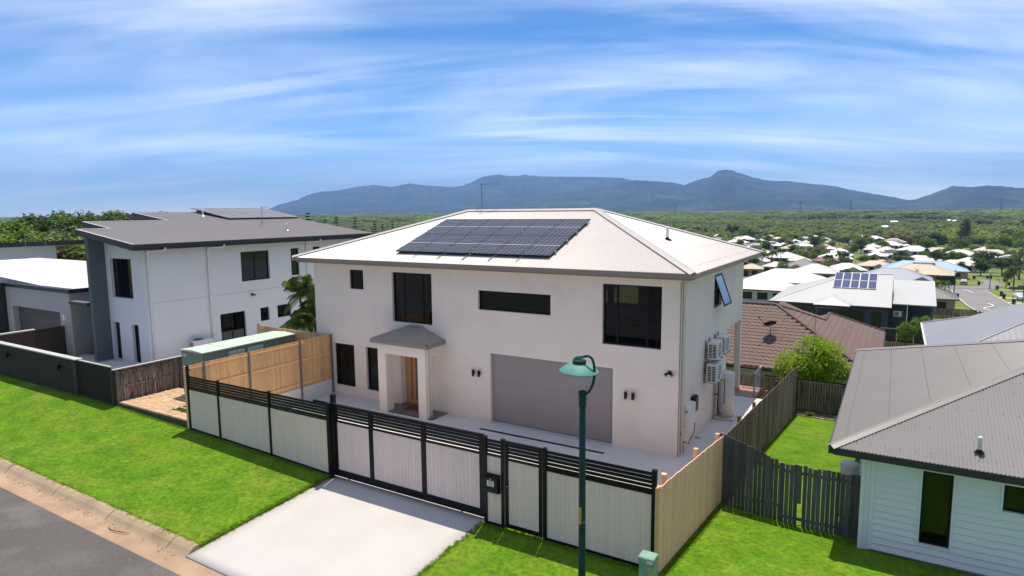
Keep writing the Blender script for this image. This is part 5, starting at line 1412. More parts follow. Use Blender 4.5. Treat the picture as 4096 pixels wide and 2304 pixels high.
W2 = (BX1 - 3.68, BY1 + 3.7 - 3.68, BE + 3.68 * BT)
ridge_tiles((BX1 - 3.68, BY1 - 3.68, BE + 3.68 * BT), W2); ridge_tiles((BX1, BY1 + 3.7, BE), W2)
MB().box(-1.5, BX1 - .5, BY0 + .5, BY1 - .5, -6.5, BE - .1).box(11.8, BX1 - .5, BY1 - .5, BY1 + 3.2, -6.5, BE - .1).build('wall', M_TRIM2, bh)
MB().box(-2.0, BX1 + .02, BY0 - .10, BY0 + .01, BE - .2, BE - .03).box(BX1 - .01, BX1 + .10, BY0 + .01, BY1 + 3.7, BE - .2, BE - .03).build('gutter', M_LHDARK, bh)
for x in (8.5, 12.5, 16): MB().box(x, x + 1.6, BY0 + .46, BY0 + .49, -4.3, -2.6).build('window', M_GLASS, bh)
ds = thing('satellite_dish', 'black satellite dish with silver legs on the brown tiled roof', 'satellite dish', (12.4, 25.0, .0))
zr = BE + (25.0 - BY0) * BT
MB().tube([(12.4, 24.9, zr - .05), (12.4, 24.9, zr + .62)], .03, 8).tube([(12.4, 24.9, zr + .4), (12.05, 24.35, zr - .28)], .018, 6).tube([(12.4, 24.9, zr + .4), (14.1, 24.6, zr - .12)], .014, 6).build('stand', M_STEEL, ds)
tl = Matrix.Rotation(rad(35), 3, 'Z') @ Matrix.Rotation(rad(-32), 3, 'X')
MB().lathe([(0, -.05), (.2, -.04), (.38, .0), (.42, .03), (.42, .04), (.38, .012), (0, -.038)], (12.35, 24.9, zr + .80), 28, tl).build('dish', M_INK, ds, smooth=True)
MB().tube([(12.05, 24.7, zr + .82), (11.75, 24.45, zr + 1.22)], .016, 6).tube([(11.70, 24.42, zr + 1.20), (11.76, 24.46, zr + 1.34)], .04, 8).build('feed_arm', M_INK, ds)
antenna((14.9, 26.5, BE + 3.84 * BT - .05), 1.6, 'tall thin antenna on the brown metal-tile roof', rad(10), 1.3)

M_PGROOF = pm('pale_grey_steel_roof', (.44, .445, .44), .5, .04, .4, .03, 6)
wh = thing('white_roof_house', 'dark-walled house with white steel roof and ten blue solar panels', 'house', (14, 78, -8))
WE, WY0, WX0, WX1 = -4.2, 69.1, 5.3, 19.15; WTN = math.tan(rad(20)); WR = 8.9
mb = MB()
slope(mb, (WX0, WY0, WE), (1, 0, 0), (0, 1, 0), WX1 - WX0, WR, WTN, lambda s: min(s, WR), .19, .012, 6, 'trim')
slope(mb, (WX1, WY0 + 2 * WR, WE), (-1, 0, 0), (0, -1, 0), WX1 - WX0, WR, WTN, lambda s: min(WX1 - WX0 - s, WR), .19, .012, 6, 'trim')
slope(mb, (WX0, WY0 + 2 * WR, WE), (0, -1, 0), (1, 0, 0), 2 * WR, WR, WTN, lambda s: min(s, 2 * WR - s, WR), .19, .012, 6, 'trim')
wr = mb.build('roof', M_PGROOF, wh)
mb = MB(); mb.add([(WX1, WY0 - .02, WE - .02), (WX1, WY0 + 2 * WR, WE - .02), (WX1, WY0 + WR, WE + WR * WTN - .02)], [(0, 1, 2)]); mb.build('gable_end', M_LHDARK, wr)
mb = MB(); mb.add([(19.2, 72.3, WE + .1), (23.8, 72.3, WE + .1), (24.2, 88.5, WE + 1.53), (19.2, 88.5, WE + 1.53)], [(0, 1, 2, 3)]); o = mb.build('lower_roof', M_PGROOF, wr); o.modifiers.new('thick', 'SOLIDIFY').thickness = .12
# small hip over the entry
mb = MB(); ex0, ex1, ey = 10.7, 14.8, 68.9
mb.add([(ex0, ey - 1.2, WE + .05), (ex1, ey - 1.2, WE + .05), ((ex0 + ex1) / 2, ey + .85, WE + .9), (ex1, ey + 1.5, WE + .35), ((ex0 + ex1) / 2, ey + 4, WE + 1.1), (ex0, ey + 1.5, WE + .35)], [(0, 1, 2), (1, 3, 4, 2), (0, 2, 4, 5)]); mb.build('entry_roof', M_PGROOF, wr)
cm = MB(); cap_strip(cm, (WX0 + WR, WY0 + WR, WE + WR * WTN), (WX1, WY0 + WR, WE + WR * WTN), .2, .03); cap_strip(cm, (WX0, WY0, WE), (WX0 + WR, WY0 + WR, WE + WR * WTN), .2, .03); cm.build('ridge_cap', M_PGROOF, wr)
M_NAVY = pm('dark_blue_grey_wall', (.055, .065, .085), .8, .06, 1)
MB().box(WX0 + .6, WX1 - .3, WY0 + .7, WY0 + 2 * WR - .6, -9, WE - .02).build('wall', M_NAVY, wh)
MB().box(18.88, 20.8, 73.0, 86, -9, WE + .0).build('side_wall', M_NAVY, wh); MB().box(23.2, 23.5, 72.7, 73.0, -9, WE).build('carport_post', M_NAVY, wh); MB().box(21, 23.5, 80, 80.3, -9, WE + .45).build('carport_wall', M_NAVY, wh)
MB().box(WX0, WX1 + .02, WY0 - .12, WY0 - .01, WE - .16, WE + .01).build('gutter', M_LHDARK, wh)
for a, b in ((13.6, 16.2), (17.1, 18.1), (7.5, 9.6)): MB().box(a, b, WY0 + .64, WY0 + .69, -6.9, -5.0).build('window', M_GLASS, wh)
t = thing('air_conditioner', 'small white air conditioner on the dark wall of the white-roofed house', 'air conditioner', (19.7, 72.6, -5.4), 'outdoor air conditioner units')
MB().box(19.35, 20.25, 72.55, 72.95, -5.75, -5.05).build('casing', M_OFFWHITE, t, bevel=.03); MB().tube([(19.72, 72.545, -5.4), (19.72, 72.53, -5.4)], .26, 20).build('fan_guard', M_STEEL, t)
s3 = thing('solar_array', 'blue solar array of ten white-framed panels on the white roof', 'solar panels', (14.9, 75, -2))
pm3 = D.materials.new('solar_cells_blue'); pm3.use_nodes = True
n_, l_ = pm3.node_tree.nodes, pm3.node_tree.links; b_ = n_['Principled BSDF']; b_.inputs['Roughness'].default_value = .2
g_ = cell_grid(n_, l_, 6, 9, 0, 0, False); mx = n_.new('ShaderNodeMix'); mx.data_type = 'RGBA'; mx.inputs['A'].default_value = (0.045, 0.055, 0.13, 1); mx.inputs['B'].default_value = (0.22, 0.24, 0.34, 1)
l_.new(g_, mx.inputs['Factor']); l_.new(mx.outputs['Result'], b_.inputs['Base Color'])
for i in range(5):
    for j in range(2):
        a = 12.4 + i * 1.0; y0 = 73.4 + j * 2.2; y1 = y0 + 2.1
        za, zb = WE + (y0 - WY0) * WTN + .14, WE + (y1 - WY0) * WTN + .14
        mb = MB(); mb.add([(a, y0, za - .05), (a + .97, y0, za - .05), (a + .97, y1, zb - .05), (a, y1, zb - .05), (a, y0, za), (a + .97, y0, za), (a + .97, y1, zb), (a, y1, zb)], [(0, 3, 2, 1), (4, 5, 6, 7), (0, 1, 5, 4), (1, 2, 6, 5), (2, 3, 7, 6), (3, 0, 4, 7)])
        fr = mb.build('solar_panel', M_WHITE, s3); e = .045
        uv_quad('cell_sheet', [(a + e, y0 + e, za + .006 + e * WTN), (a + .97 - e, y0 + e, za + .006 + e * WTN), (a + .97 - e, y1 - e, zb + .006 - e * WTN), (a + e, y1 - e, zb + .006 - e * WTN)], pm3, fr)
bfn = thing('dark_boundary_fence', 'dark paling fence right of the white-roofed house', 'fence', (27, 100, -10))
paling_fence(bfn, (22.5, 98.5), (30.3, 98.5), lambda s: -9.6, lambda s: -7.75, .14, M_DARKT, gap=.02)
paling_fence(bfn, (30.4, 98.3), (31.4, 72), lambda s: -9.6 + s * .06, lambda s: -7.75 + s * .06, .14, M_DARKT, gap=.0)
gf = thing('grey_panel_fence', 'dark grey panel fence in front of the white-roofed house', 'fence', (20, 63, -7))
for i in range(4): MB().box(18.2 + i * 1.6, 19.76 + i * 1.6, 62.0, 62.06, -7.6, -5.6).build('panel', M_DKPANEL, gf)
MB().box(18.2, 24.6, 61.98, 62.08, -5.599, -5.52).build('capping', M_STEEL, gf)
lf = thing('brown_lattice_fence', 'brown timber fence behind the corrugated roof of the weatherboard house', 'fence', (20, 44, -6))
paling_fence(lf, (18.6, 43.0), (21.3, 43.0), lambda s: -6.4, lambda s: -3.6, .12, pm('red_brown_timber', (.10, .055, .038), .9, .25, 4, orand=.2), gap=.02)
pkf = thing('picket_fence', 'dark picket fence with gaps behind the brown roof', 'fence', (18, 39, -6))
paling_fence(pkf, (16.9, 40.5), (19.4, 40.5), lambda s: -6.2, lambda s: -3.55, .12, M_DARKT, gap=.09)

gh = thing('grey_roof_house', 'house with blue-grey steel hip roof behind the weatherboard house', 'house', (28, 33, -5))
GE, GX0, GY0, GY1 = -1.0, 21.2, 24.0, 38.1; GT = math.tan(rad(22)); GR = 3.6
mb = MB()
L1 = GY1 - GY0
slope(mb, (GX0, GY1, GE), (0, -1, 0), (1, 0, 0), L1, 7, GT, lambda s: min(s if s < 2.7 else 7, 7, L1 - s), .30, .012, 8, 'trim')
slope(mb, (GX0 + .02, GY1, GE), (1, 0, 0), (0, -1, 0), 14, 7, GT, lambda s: min(s, 3.4), .30, .012, 8, 'trim')
slope(mb, (GX0, GY0, GE), (1, 0, 0), (0, 1, 0), 14, 7, GT, lambda s: min(s, 7.05), .30, .012, 8, 'trim')
gr_ = mb.build('roof', M_SLATE, gh)
cm = MB(); cap_strip(cm, (GX0, GY1, GE), (GX0 + 2.65, GY1 - 2.65, GE + 2.65 * GT), .15, .03); cap_strip(cm, (GX0, GY0, GE), (GX0 + 7, GY0 + 7, GE + 7 * GT), .15, .03); cm.build('hip_cap', M_SLATE, gr_)
MB().box(GX0 + .5, GX0 + 13, GY0 + .5, GY1 - .5, -6.5, GE - .02).build('wall', M_TRIM2, gh)
MB().box(GX0 - .1, GX0 - .005, GY0, GY1 + .1, GE - .15, GE + .0).build('gutter', M_WHITE, gh)

# ================================================================== vegetation prototypes (unit size: width 1, height 1)
def crown_mesh(name, seed, mat, nlobe=16, nleaf=110, size=.040, shape='round', spread=1.0):
    rnd = random.Random(seed); b = MB()
    for k in range(nlobe):
        while True:
            p = Vector((rnd.uniform(-1, 1), rnd.uniform(-1, 1), rnd.uniform(-1, 1)))
            if p.length < 1: break
        if shape == 'round': c = Vector((p.x * .33, p.y * .33, .60 + p.z * .27)); R = rnd.uniform(.13, .21)
        elif shape == 'tall': 
            zz = rnd.random(); wd = .34 * (1 - zz) + .10
            c = Vector((p.x * wd, p.y * wd, .18 + .68 * zz)); R = rnd.uniform(.10, .17)
        elif shape == 'bush': c = Vector((p.x * .36, p.y * .36, .42 + p.z * .32)); R = rnd.uniform(.15, .24)
        else: c = Vector((p.x * .36, p.y * .36, .70 + p.z * .18)); R = rnd.uniform(.10, .17)
        for i in range(nleaf):
            d = Vector((rnd.gauss(0, 1), rnd.gauss(0, 1), rnd.gauss(0, 1) + .25)).normalized()
            r = R * (rnd.random() ** .35) * spread
            q = c + Vector((d.x * r, d.y * r, d.z * r * .85))
            nrm = (d + Vector((rnd.gauss(0, .5), rnd.gauss(0, .5), rnd.gauss(0, .5) + .3))).normalized()
            u = nrm.orthogonal().normalized(); w = nrm.cross(u); a = rnd.uniform(0, 6.28)
            u, w = u * math.cos(a) + w * math.sin(a), w * math.cos(a) - u * math.sin(a)
            s = size * rnd.uniform(.6, 1.4)
            b.quad(q - u * s, q + w * s * .55, q + u * s, q - w * s * .55)
    return b.mesh(name, mat)
def trunk_mesh(name, seed, h=.55, r=.022):
    rnd = random.Random(seed); b = MB()
    b.tube([(0, 0, -.03), (rnd.uniform(-.02, .02), rnd.uniform(-.02, .02), h * .5), (rnd.uniform(-.04, .04), rnd.uniform(-.04, .04), h)], [r * 1.3, r, r * .6], 7)
    for k in range(5):
        a = rnd.uniform(0, 6.28); z = rnd.uniform(.25, .5)
        b.tube([(0, 0, z), (.13 * math.cos(a), .13 * math.sin(a), z + .14), (.26 * math.cos(a), .26 * math.sin(a), z + .26)], [r * .6, r * .4, r * .15], 5)
    return b.mesh(name, M_BARK)
TR = []
for k in range(4): TR.append(trunk_mesh('trunk', 50 + k))
CR_ = {}
for mi, nm in enumerate(('dark', 'mid', 'bright', 'olive')):
    CR_[nm] = [crown_mesh('crown', 100 + mi * 10 + k, M_LEAF[mi], 22, 190, .025, 'round') for k in range(2)] + [crown_mesh('crown', 130 + mi, M_LEAF[mi], 20, 190, .025, 'flat')]
CR_['tall'] = [crown_mesh('crown', 160, M_LEAF[3], 26, 90, .034, 'tall')]
CR_['bush'] = [crown_mesh('crown', 170 + k, M_LEAF[k], 12, 110, .045, 'bush') for k in range(3)]
def tree(label, x, y, w, h, kind, group, name='tree', z=None, var=None, cat='tree'):
    r = local_thing(name, label, cat, group)
    ms = CR_[kind]; me = ms[(var if var is not None else random.randrange(99)) % len(ms)]
    for nm, m_ in (('trunk', random.choice(TR)), ('crown', me)):
        o = D.objects.new(nm, m_); COL.objects.link(o); o.parent = r
    r.location = (x, y, gz(x, y) if z is None else z); r.scale = (w, w, h); r.rotation_euler = (0, 0, random.uniform(0, 6.28))
    return r
ORD = ['first', 'second', 'third', 'fourth', 'fifth', 'sixth', 'seventh', 'eighth', 'ninth', 'tenth', 'eleventh', 'twelfth', '13th', '14th', '15th', '16th', '17th', '18th', '19th', '20th', '21st', '22nd', '23rd', '24th', '25th', '26th', '27th', '28th', '29th', '30th', '31st', '32nd', '33rd', '34th', '35th', '36th', '37th', '38th', '39th', '40th']

# tree belts beyond the left houses
LEFT = [('tall', -131.0, 37.3, 12.9, 10), ('tall', -124.0, 35.7, 13.0, 9), ('tall', -121.8, 37.0, 12.6, 8), ('tall', -118.4, 36.7, 13.2, 10), ('tall', -121.8, 39.4, 13.6, 10), ('tall', -125.1, 42.1, 14.0, 10), ('tall', -117.1, 40.0, 14.3, 9), ('tall', -120.2, 42.7, 14.0, 11), ('tall', -112.6, 40.3, 13.8, 9), ('tall', -113.9, 41.9, 14.6, 9), ('tall', -110.2, 41.8, 14.5, 10), ('tall', -115.9, 45.4, 14.3, 10), ('tall', -110.3, 44.0, 14.1, 11), ('tall', -111.1, 45.9, 14.5, 9), ('tall', -105.2, 44.8, 14.9, 12), ('tall', -105.8, 46.8, 14.9, 11), ('tall', -108.5, 49.8, 14.9, 10), ('tall', -103.2, 48.3, 14.8, 10), ('tall', -103.9, 50.3, 15.1, 9), ('tall', -100.1, 50.2, 14.9, 10), ('tall', -104.3, 54.7, 14.8, 10), ('tall', -99.4, 52.9, 14.7, 9),
        ('mid', -81.6, 18.8, 11.4, 8), ('mid', -75.7, 17.6, 10.7, 8), ('mid', -72.4, 17.2, 10.2, 8), ('mid', -73.6, 18.8, 10.9, 8), ('mid', -74.9, 20.4, 11.0, 8), ('mid', -76.1, 22.0, 10.9, 7), ('mid', -77.3, 23.6, 11.0, 8), ('mid', -73.8, 23.3, 11.1, 8), ('mid', -72.8, 23.9, 11.0, 7),
        ('low', -64.9, 14.3, 8.3, 7), ('low', -61.6, 14.9, 8.1, 7), ('low', -62.9, 15.4, 8.2, 7), ('low', -59.4, 15.1, 8.0, 7), ('low', -60.6, 16.8, 8.5, 7), ('low', -57.4, 16.4, 8.6, 7), ('low', -54.3, 15.9, 8.5, 7), ('low', -51.3, 15.4, 8.4, 7), ('low', -48.4, 15.2, 7.9, 6), ('low', -50.8, 14.1, 7.2, 6), ('low', -47.9, 14.6, 7.3, 6), ('low', -47.1, 15.0, 7.3, 6), ('low', -44.2, 14.4, 6.9, 5), ('low', -43.2, 12.6, 6.4, 5), ('low', -41.4, 12.5, 6.4, 5), ('low', -41.8, 13.4, 6.3, 4)]
cntk = {'tall': 0, 'mid': 0, 'low': 0}
desc = {'tall': 'tall skyline tree behind the left houses', 'mid': 'bushy tree in the middle belt at left', 'low': 'low shrubby tree near the far left house'}
for k, x, y, h, w in sorted(LEFT, key=lambda t: math.atan2(t[1] - CAM.x, t[2] - CAM.y)):
    i = cntk[k]; cntk[k] += 1
    tree(f'{desc[k]}, {ORD[i]} from the left', x, y, w * 1.2, h * 1.04, {'tall': random.choice(('dark', 'mid', 'dark')), 'mid': random.choice(('bright', 'mid', 'olive')), 'low': random.choice(('bright', 'olive', 'olive', 'mid'))}[k], {'tall': 'skyline trees behind the left houses', 'mid': 'middle belt trees at the left', 'low': 'shrubby trees near the far left houses'}[k])

# feathery tree behind the bar fence
rnd = random.Random(5); b = MB()
for k in range(44):
    while True:
        p = Vector((rnd.uniform(-1, 1), rnd.uniform(-1, 1), rnd.uniform(-1, 1)))
        if p.length < 1: break
    c = Vector((p.x * 1.75, p.y * 1.5, p.z * 1.35)); R = rnd.uniform(.42, .75)
    for i in range(420):
        d = Vector((rnd.gauss(0, 1), rnd.gauss(0, 1), rnd.gauss(0, 1) + .35)).normalized()
        q = c + d * (R * rnd.random() ** .3)
        ax = (Vector((d.x, d.y, -.35)) + Vector((rnd.gauss(0, .4), rnd.gauss(0, .4), rnd.gauss(0, .3)))).normalized()
        w = ax.cross(Vector((rnd.gauss(0, .4), rnd.gauss(0, .4), 1))).normalized()
        L = rnd.uniform(.06, .15); b.quad(q - ax * L, q + w * L * .22, q + ax * L, q - w * L * .22)
ft = local_thing('tree', 'rounded bright lime-green feathery tree behind the black bar fence', 'tree')
for nm, me in (('crown', b.mesh('crown', M_FEATH)),):
    o = D.objects.new(nm, me); COL.objects.link(o); o.parent = ft; o.location = (0, 0, 2.9)
tb = MB().tube([(0, 0, -.1), (.05, .05, 1.2), (-.05, .1, 2.6)], [.13, .10, .05], 8)
for k in range(7): a = k * .9; tb.tube([(0, .02, 1.0 + k * .1), (.5 * math.cos(a), .5 * math.sin(a), 1.8), (1.1 * math.cos(a), 1.1 * math.sin(a), 2.7)], [.05, .035, .012], 5)
tb.build('trunk', M_BARK).parent = ft
ft.location = (15.9, 18.8, -4.4); ft.scale = (1.2, 1.1, 1.12)
def shrub(label, x, y, z, h, mat, n=60, w=.04, cat='shrub'):
    t = local_thing('shrub', label, cat); b = MB()
    for k in range(n):
        a = random.uniform(0, 6.28); e = random.uniform(.3, 1.2); L = h * random.uniform(.6, 1.1)
        d = Vector((math.cos(a) * math.cos(e), math.sin(a) * math.cos(e), math.sin(e))); s_ = Vector((-d.y, d.x, 0)).normalized()
        m_ = d * L * .6 + Vector((0, 0, .05)); e_ = d * L - Vector((0, 0, L * .15))
        b.quad((0, 0, 0.05), m_ - s_ * w, e_, m_ + s_ * w)
    o = b.build('foliage', mat); o.parent = t; tb = MB().tube([(0, 0, -.1), (0, 0, .3 * h)], .03, 6).build('stem', M_BARK); tb.parent = t
    t.location = (x, y, z); return t
shrub('red-leaved cordyline beside the feathery tree', 14.55, 17.6, -2.4, 1.1, leafm('red_leaf', (.38, .06, .03), (.45, .12, .04), .2))
shrub('yellow-green croton shrub left of the red cordyline', 14.0, 18.2, -2.7, 1.3, leafm('croton_leaf', (.28, .27, .03), (.20, .24, .03), .2), 90, .05)
shrub('low leafy weed in the garden bed under the bar fence', 15.9, 15.3, -2.68, .35, M_LEAF[2], 40, .04)
shrub('small leafy weed at the right of the garden bed', 17.2, 15.3, -2.68, .3, M_LEAF[2], 40, .04)

# palms
def frond(b, base, az, elev, L, droop, nleaf=26, lw=.022, ll=.30, curl=0.5):
    h = Vector((math.cos(az), math.sin(az), 0)); side = Vector((-h.y, h.x, 0)); pts = []
    for i in range(13):
        t = i / 12; r = L * t
        pts.append(base + h * (r * math.cos(elev) * (1 - .25 * droop * t)) + Vector((0, 0, r * math.sin(elev) - droop * L * t * t * .75)))
    b.tube(pts, [.022 * (1 - i / 13.5) for i in range(13)], 4, False)
    for k in range(nleaf):
        t = .14 + .84 * k / (nleaf - 1); f = t * 12; i = min(11, int(f)); p = pts[i].lerp(pts[i + 1], f - i); d = (pts[i + 1] - pts[i]).normalized()
        l = ll * L * (math.sin(math.pi * min(1, t * .9 + .12)) * .8 + .2)
        for s_ in (-1, 1):
            o = (side * s_ * .8 + d * .55 - Vector((0, 0, curl))).normalized(); w = d * lw * L
            m_ = p + o * l * .55 + Vector((0, 0, .06 * l)); b.quad(p - w * .4, m_ - w, p + o * l - Vector((0, 0, l * .25)), m_ + w)
def palm_mesh(seed, nfr, L, droop, spread, mat, nleaf=22):
    rnd = random.Random(seed); b = MB()
    for k in range(nfr):
        el = rnd.uniform(*spread); frond(b, Vector((0, 0, 0)), k * 2.4 + rnd.uniform(-.2, .2), el, L * rnd.uniform(.85, 1.1), droop * rnd.uniform(.8, 1.2), nleaf)
    return b.mesh('crown', mat)
PALMC = [palm_mesh(1, 20, 2.6, .85, (-.3, 1.2), M_PALM), palm_mesh(2, 18, 2.4, .95, (-.4, 1.1), M_PALM)]
def palm(label, x, y, h, var=0, s=1.0, name='palm_tree', group='valley palms'):
    t = local_thing(name, label, 'palm', group)
    c = D.objects.new('crown', PALMC[var % 2]); COL.objects.link(c); c.parent = t; c.location = (.15 * h / 6, 0, h); c.scale = (s, s, s)
    b = MB(); b.tube([(0, 0, -.2), (-.1, 0, h * .4), (.05, 0, h * .8), (.15 * h / 6, 0, h)], [.20 * s, .14 * s, .12 * s, .10 * s], 9)
    k = b.build('trunk', M_BARK, smooth=True); k.parent = t
    t.location = (x, y, gz(x, y)); t.rotation_euler = (0, 0, random.uniform(0, 6)); return t
palm('left palm of the pair rising behind the white valley roofs', -25.7, 271.3, 6.2, 0, 1.25)
palm('right palm of the pair rising behind the white valley roofs', -22.6, 273.3, 6.8, 1, 1.25)
palm('tall slim palm standing between far valley roofs', -25.3, 455.3, 8.0, 0, 1.3)
palm('shaggy palm beside the maroon valley roof', -3.6, 268.6, 5.0, 1, 1.4)
palm('small far palm beside the white far roofs', -76.4, 569.8, 5.5, 0, 1.2)
palm('young palm beside the dark grey roof at the street', 29.8, 162.8, 3.4, 1, .9)
palm('bent palm on the lawn right of the valley street', 48.2, 206.4, 5.6, 0, 1.2)
palm('reddish small palm left of the bent palm', 46.8, 208.0, 3.2, 1, .7)
palm('large palm behind the bent palm at the right edge', 54.9, 248, 8.2, 1, 1.5)
# clumping palm between the two near houses
cp = local_thing('clumping_palm', 'lush clumping palm between the white left house and the cream house', 'palm')
rnd = random.Random(11); b = MB(); by = MB(); st = MB()
for k in range(9):
    bx_, by_ = rnd.uniform(-.5, .5), rnd.uniform(-.5, .5); hh = rnd.uniform(.9, 2.4)
    st.tube([(bx_, by_, -.2), (bx_ * 1.15, by_ * 1.1, hh * .6), (bx_ * 1.3, by_ * 1.3, hh)], [.06, .05, .04], 7)
    for j in range(12):
        frond(b if rnd.random() < .6 else by, Vector((bx_ * 1.3, by_ * 1.3, hh)), rnd.uniform(0, 6.28), rnd.uniform(.15, 1.35), rnd.uniform(1.0, 1.6), rnd.uniform(.5, .9), 36, .010, .34, .30)
for nm, bb, m_ in (('crown', b, M_PALM), ('crown', by, M_PALMY), ('stem', st, M_BARK)):
    o = bb.build(nm, m_); o.parent = cp
cp.location = (-5.4, 2.5, .8); cp.scale = (1.25, 1.25, 1.38)

# conifers in the gap between the near roofs
b = MB(); rnd = random.Random(21)
for i in range(17):
    t = i / 16; z = .10 + .88 * t; R = (.32 * (1 - t) ** .8 + .015)
    for k in range(9):
        a = k * .698 + i * .4 + rnd.uniform(-.15, .15); h = Vector((math.cos(a), math.sin(a), 0)); s_ = Vector((-h.y, h.x, 0)); r = R * rnd.uniform(.7, 1.1)
        for q in range(5):
            f = (q + 1) / 5; p = h * r * f + Vector((0, 0, z - .02 * f + .03 * f * f)); w = .035 * (1.1 - .5 * f)
            b.quad(p - h * .05 - s_ * w, p + h * .04 - s_ * w * .4 + Vector((0, 0, .012)), p + h * .05 + s_ * w * .5 + Vector((0, 0, .012)), p - h * .04 + s_ * w)
CON = b.mesh('crown', M_CONIF); COT = MB().tube([(0, 0, -.02), (0, 0, .5), (0, 0, .98)], [.018, .012, .003], 6).mesh('trunk', M_BARK)
for i, (x, y, top, w) in enumerate(((-186.85, 162.5, 7.7, 12), (-180.8, 165.7, 5.0, 8), (-176.8, 168.3, 6.0, 8), (-170.3, 172.1, 5.5, 8), (-163.3, 176.1, 4.1, 8), (-160.6, 177.7, 3.8, 6), (-157.2, 179.8, 3.9, 6))):
    t = local_thing('conifer', f'dark pointed conifer between the two near roofs, {ORD[i]} from the left', 'conifer', 'conifers between the near roofs')
    for nm, me in (('trunk', COT), ('crown', CON)): o = D.objects.new(nm, me); COL.objects.link(o); o.parent = t
    g = gz(x, y); t.location = (x, y, g); t.scale = (w * 1.5, w * 1.5, top - g); t.rotation_euler = (0, 0, i)

# ================================================================== the valley suburb
RM = {'W': pm('valley_white_roof', (.70, .70, .69), .45, .03, .5), 'C': pm('valley_cream_roof', (.62, .58, .50), .5, .04, .5), 'P': pm('valley_pinkish_roof', (.56, .50, .46), .5, .05, .5),
      'T': pm('valley_tan_roof', (.50, .40, .29), .6, .08, .5), 'G': pm('valley_pale_green_roof', (.48, .56, .47), .5, .04, .5), 'LB': pm('valley_light_blue_roof', (.26, .38, .50), .45, .04, .5),
      'BG': pm('valley_blue_roof', (.20, .27, .38), .45, .05, .5), 'GB': pm('valley_grey_blue_roof', (.25, .28, .34), .45, .05, .5), 'D': pm('valley_dark_roof', (.11, .11, .115), .5, .06, .5),
      'M': pm('valley_maroon_roof', (.17, .065, .065), .6, .06, .5), 'R': pm('valley_salmon_roof', (.50, .24, .17), .6, .06, .5)}
CN = {'W': 'white', 'C': 'cream', 'P': 'pinkish-white', 'T': 'tan', 'G': 'pale green', 'LB': 'light blue', 'BG': 'blue', 'GB': 'grey-blue', 'D': 'dark grey', 'M': 'maroon', 'R': 'salmon'}
WM = [pm('valley_wall_cream', (.46, .41, .34), .85, .06, .5), pm('valley_wall_tan', (.33, .26, .19), .85, .06, .5), pm('valley_wall_white', (.55, .54, .52), .85, .05, .5), pm('valley_wall_grey', (.16, .16, .17), .85, .06, .5)]
HOUSES = [(-70.6, 516.5, 7.4, 2.8, 'W'), (-64.8, 540.2, 8.2, 3.1, 'C'), (-45.0, 552.7, 8.2, 2.4, 'BG'), (-46.6, 504.9, 6.2, 2.4, 'W'), (-38.2, 467.7, 6.8, 2.4, 'LB'), (-36.9, 494.3, 5.2, 2.2, 'C'), (-29.1, 547.0, 6.6, 1.9, 'P'), (-21.7, 504.5, 5, 2.4, 'G'), (-60.4, 428.6, 9.6, 2.7, 'GB'), (-54.4, 443.2, 11.6, 3.0, 'Ws'), (-73.8, 444.0, 6.7, 1.8, 'GB'), (-53.9, 374.3, 9.0, 2.9, 'W'), (-33.6, 399.0, 12.8, 3.2, 'Ts'), (-23.1, 404.9, 7.8, 2.8, 'W'), (-21.0, 450.5, 5.7, 3.4, 'R'), (-15.0, 409.5, 5, 1.9, 'W'), (-6.4, 369.7, 7.3, 3.2, 'W'), (-5.0, 330.8, 9.3, 3.2, 'Ws'), (-14.3, 541.6, 5.3, 2.7, 'C'), (-7.4, 523.9, 5.0, 2.9, 'C'), (6.5, 408.6, 5.9, 3.0, 'W'), (-14.9, 274.6, 6.9, 3.0, 'C'), (-9.0, 224.2, 13.3, 3.6, 'D'), (-4.4, 276.5, 8.6, 3.2, 'M'), (-30.5, 259.0, 8.8, 2.4, 'Cs'), (-18.8, 227.0, 6.0, 1.9, 'C'), (-2.7, 200.8, 13.1, 3.0, 'P'), (-5.0, 150.0, 17.6, 3.6, 'W'), (-2.8, 106.9, 10.0, 3.0, 'W'), (-22.6, 209.9, 6, 1.6, 'T'), (6.1, 222.0, 9.3, 3.0, 'W'), (12.9, 252.0, 9.1, 3.3, 'T'), (11.0, 334.1, 7.9, 2.8, 'W'), (-48.0, 600.7, 5, 1.6, 'W'), (-34.2, 545.3, 5.2, 2.1, 'C'), (-48.7, 462, 4, 1.6, 'W'),
          (14.4, 475.1, 16.2, 3.0, 'C'), (29.2, 398.0, 15.9, 3.1, 'W'), (25.8, 455.8, 6.7, 2.8, 'W'), (39.7, 403.9, 10.5, 2.6, 'T'), (47.8, 364.7, 14.4, 3.4, 'C'), (55.6, 345.9, 7.7, 2.3, 'W'), (45.9, 298.7, 8.3, 2.5, 'W'), (65.8, 335.3, 12.6, 3.4, 'W'), (16.1, 352.6, 12.3, 3.3, 'Ps'), (15.4, 262.0, 7.0, 3.2, 'Ts'), (27.9, 236.0, 23.9, 3.6, 'LBs'), (25.6, 213.3, 17.5, 3.0, 'T'), (19.0, 178.8, 17.5, 3.5, 'GB'), (25.3, 108.2, 5.2, 1.9, 'D')]
hr = random.Random(31)
for k in range(900):
    yy = hr.uniform(225, 590); az_ = rad(hr.uniform(-21, 7.5)); xx = CAM.x + (yy - CAM.y) * math.tan(az_)
    if 27 < xx < 58 and yy < 262: continue
    if xx > 55 and yy < 300: continue
    if yy > 430 and xx > 22: continue
    if any(abs(xx - q[0]) < q[2] * .5 + 9.5 and abs(yy - q[1]) < 17 for q in HOUSES): continue
    HOUSES.append((round(xx, 1), round(yy, 1), round(hr.uniform(11, 15), 1), round(hr.uniform(2.4, 3.2), 1), hr.choice(('W', 'W', 'C', 'C', 'P', 'T', 'W', 'GB', 'LB', 'D'))))
    if len(HOUSES) > 98: break
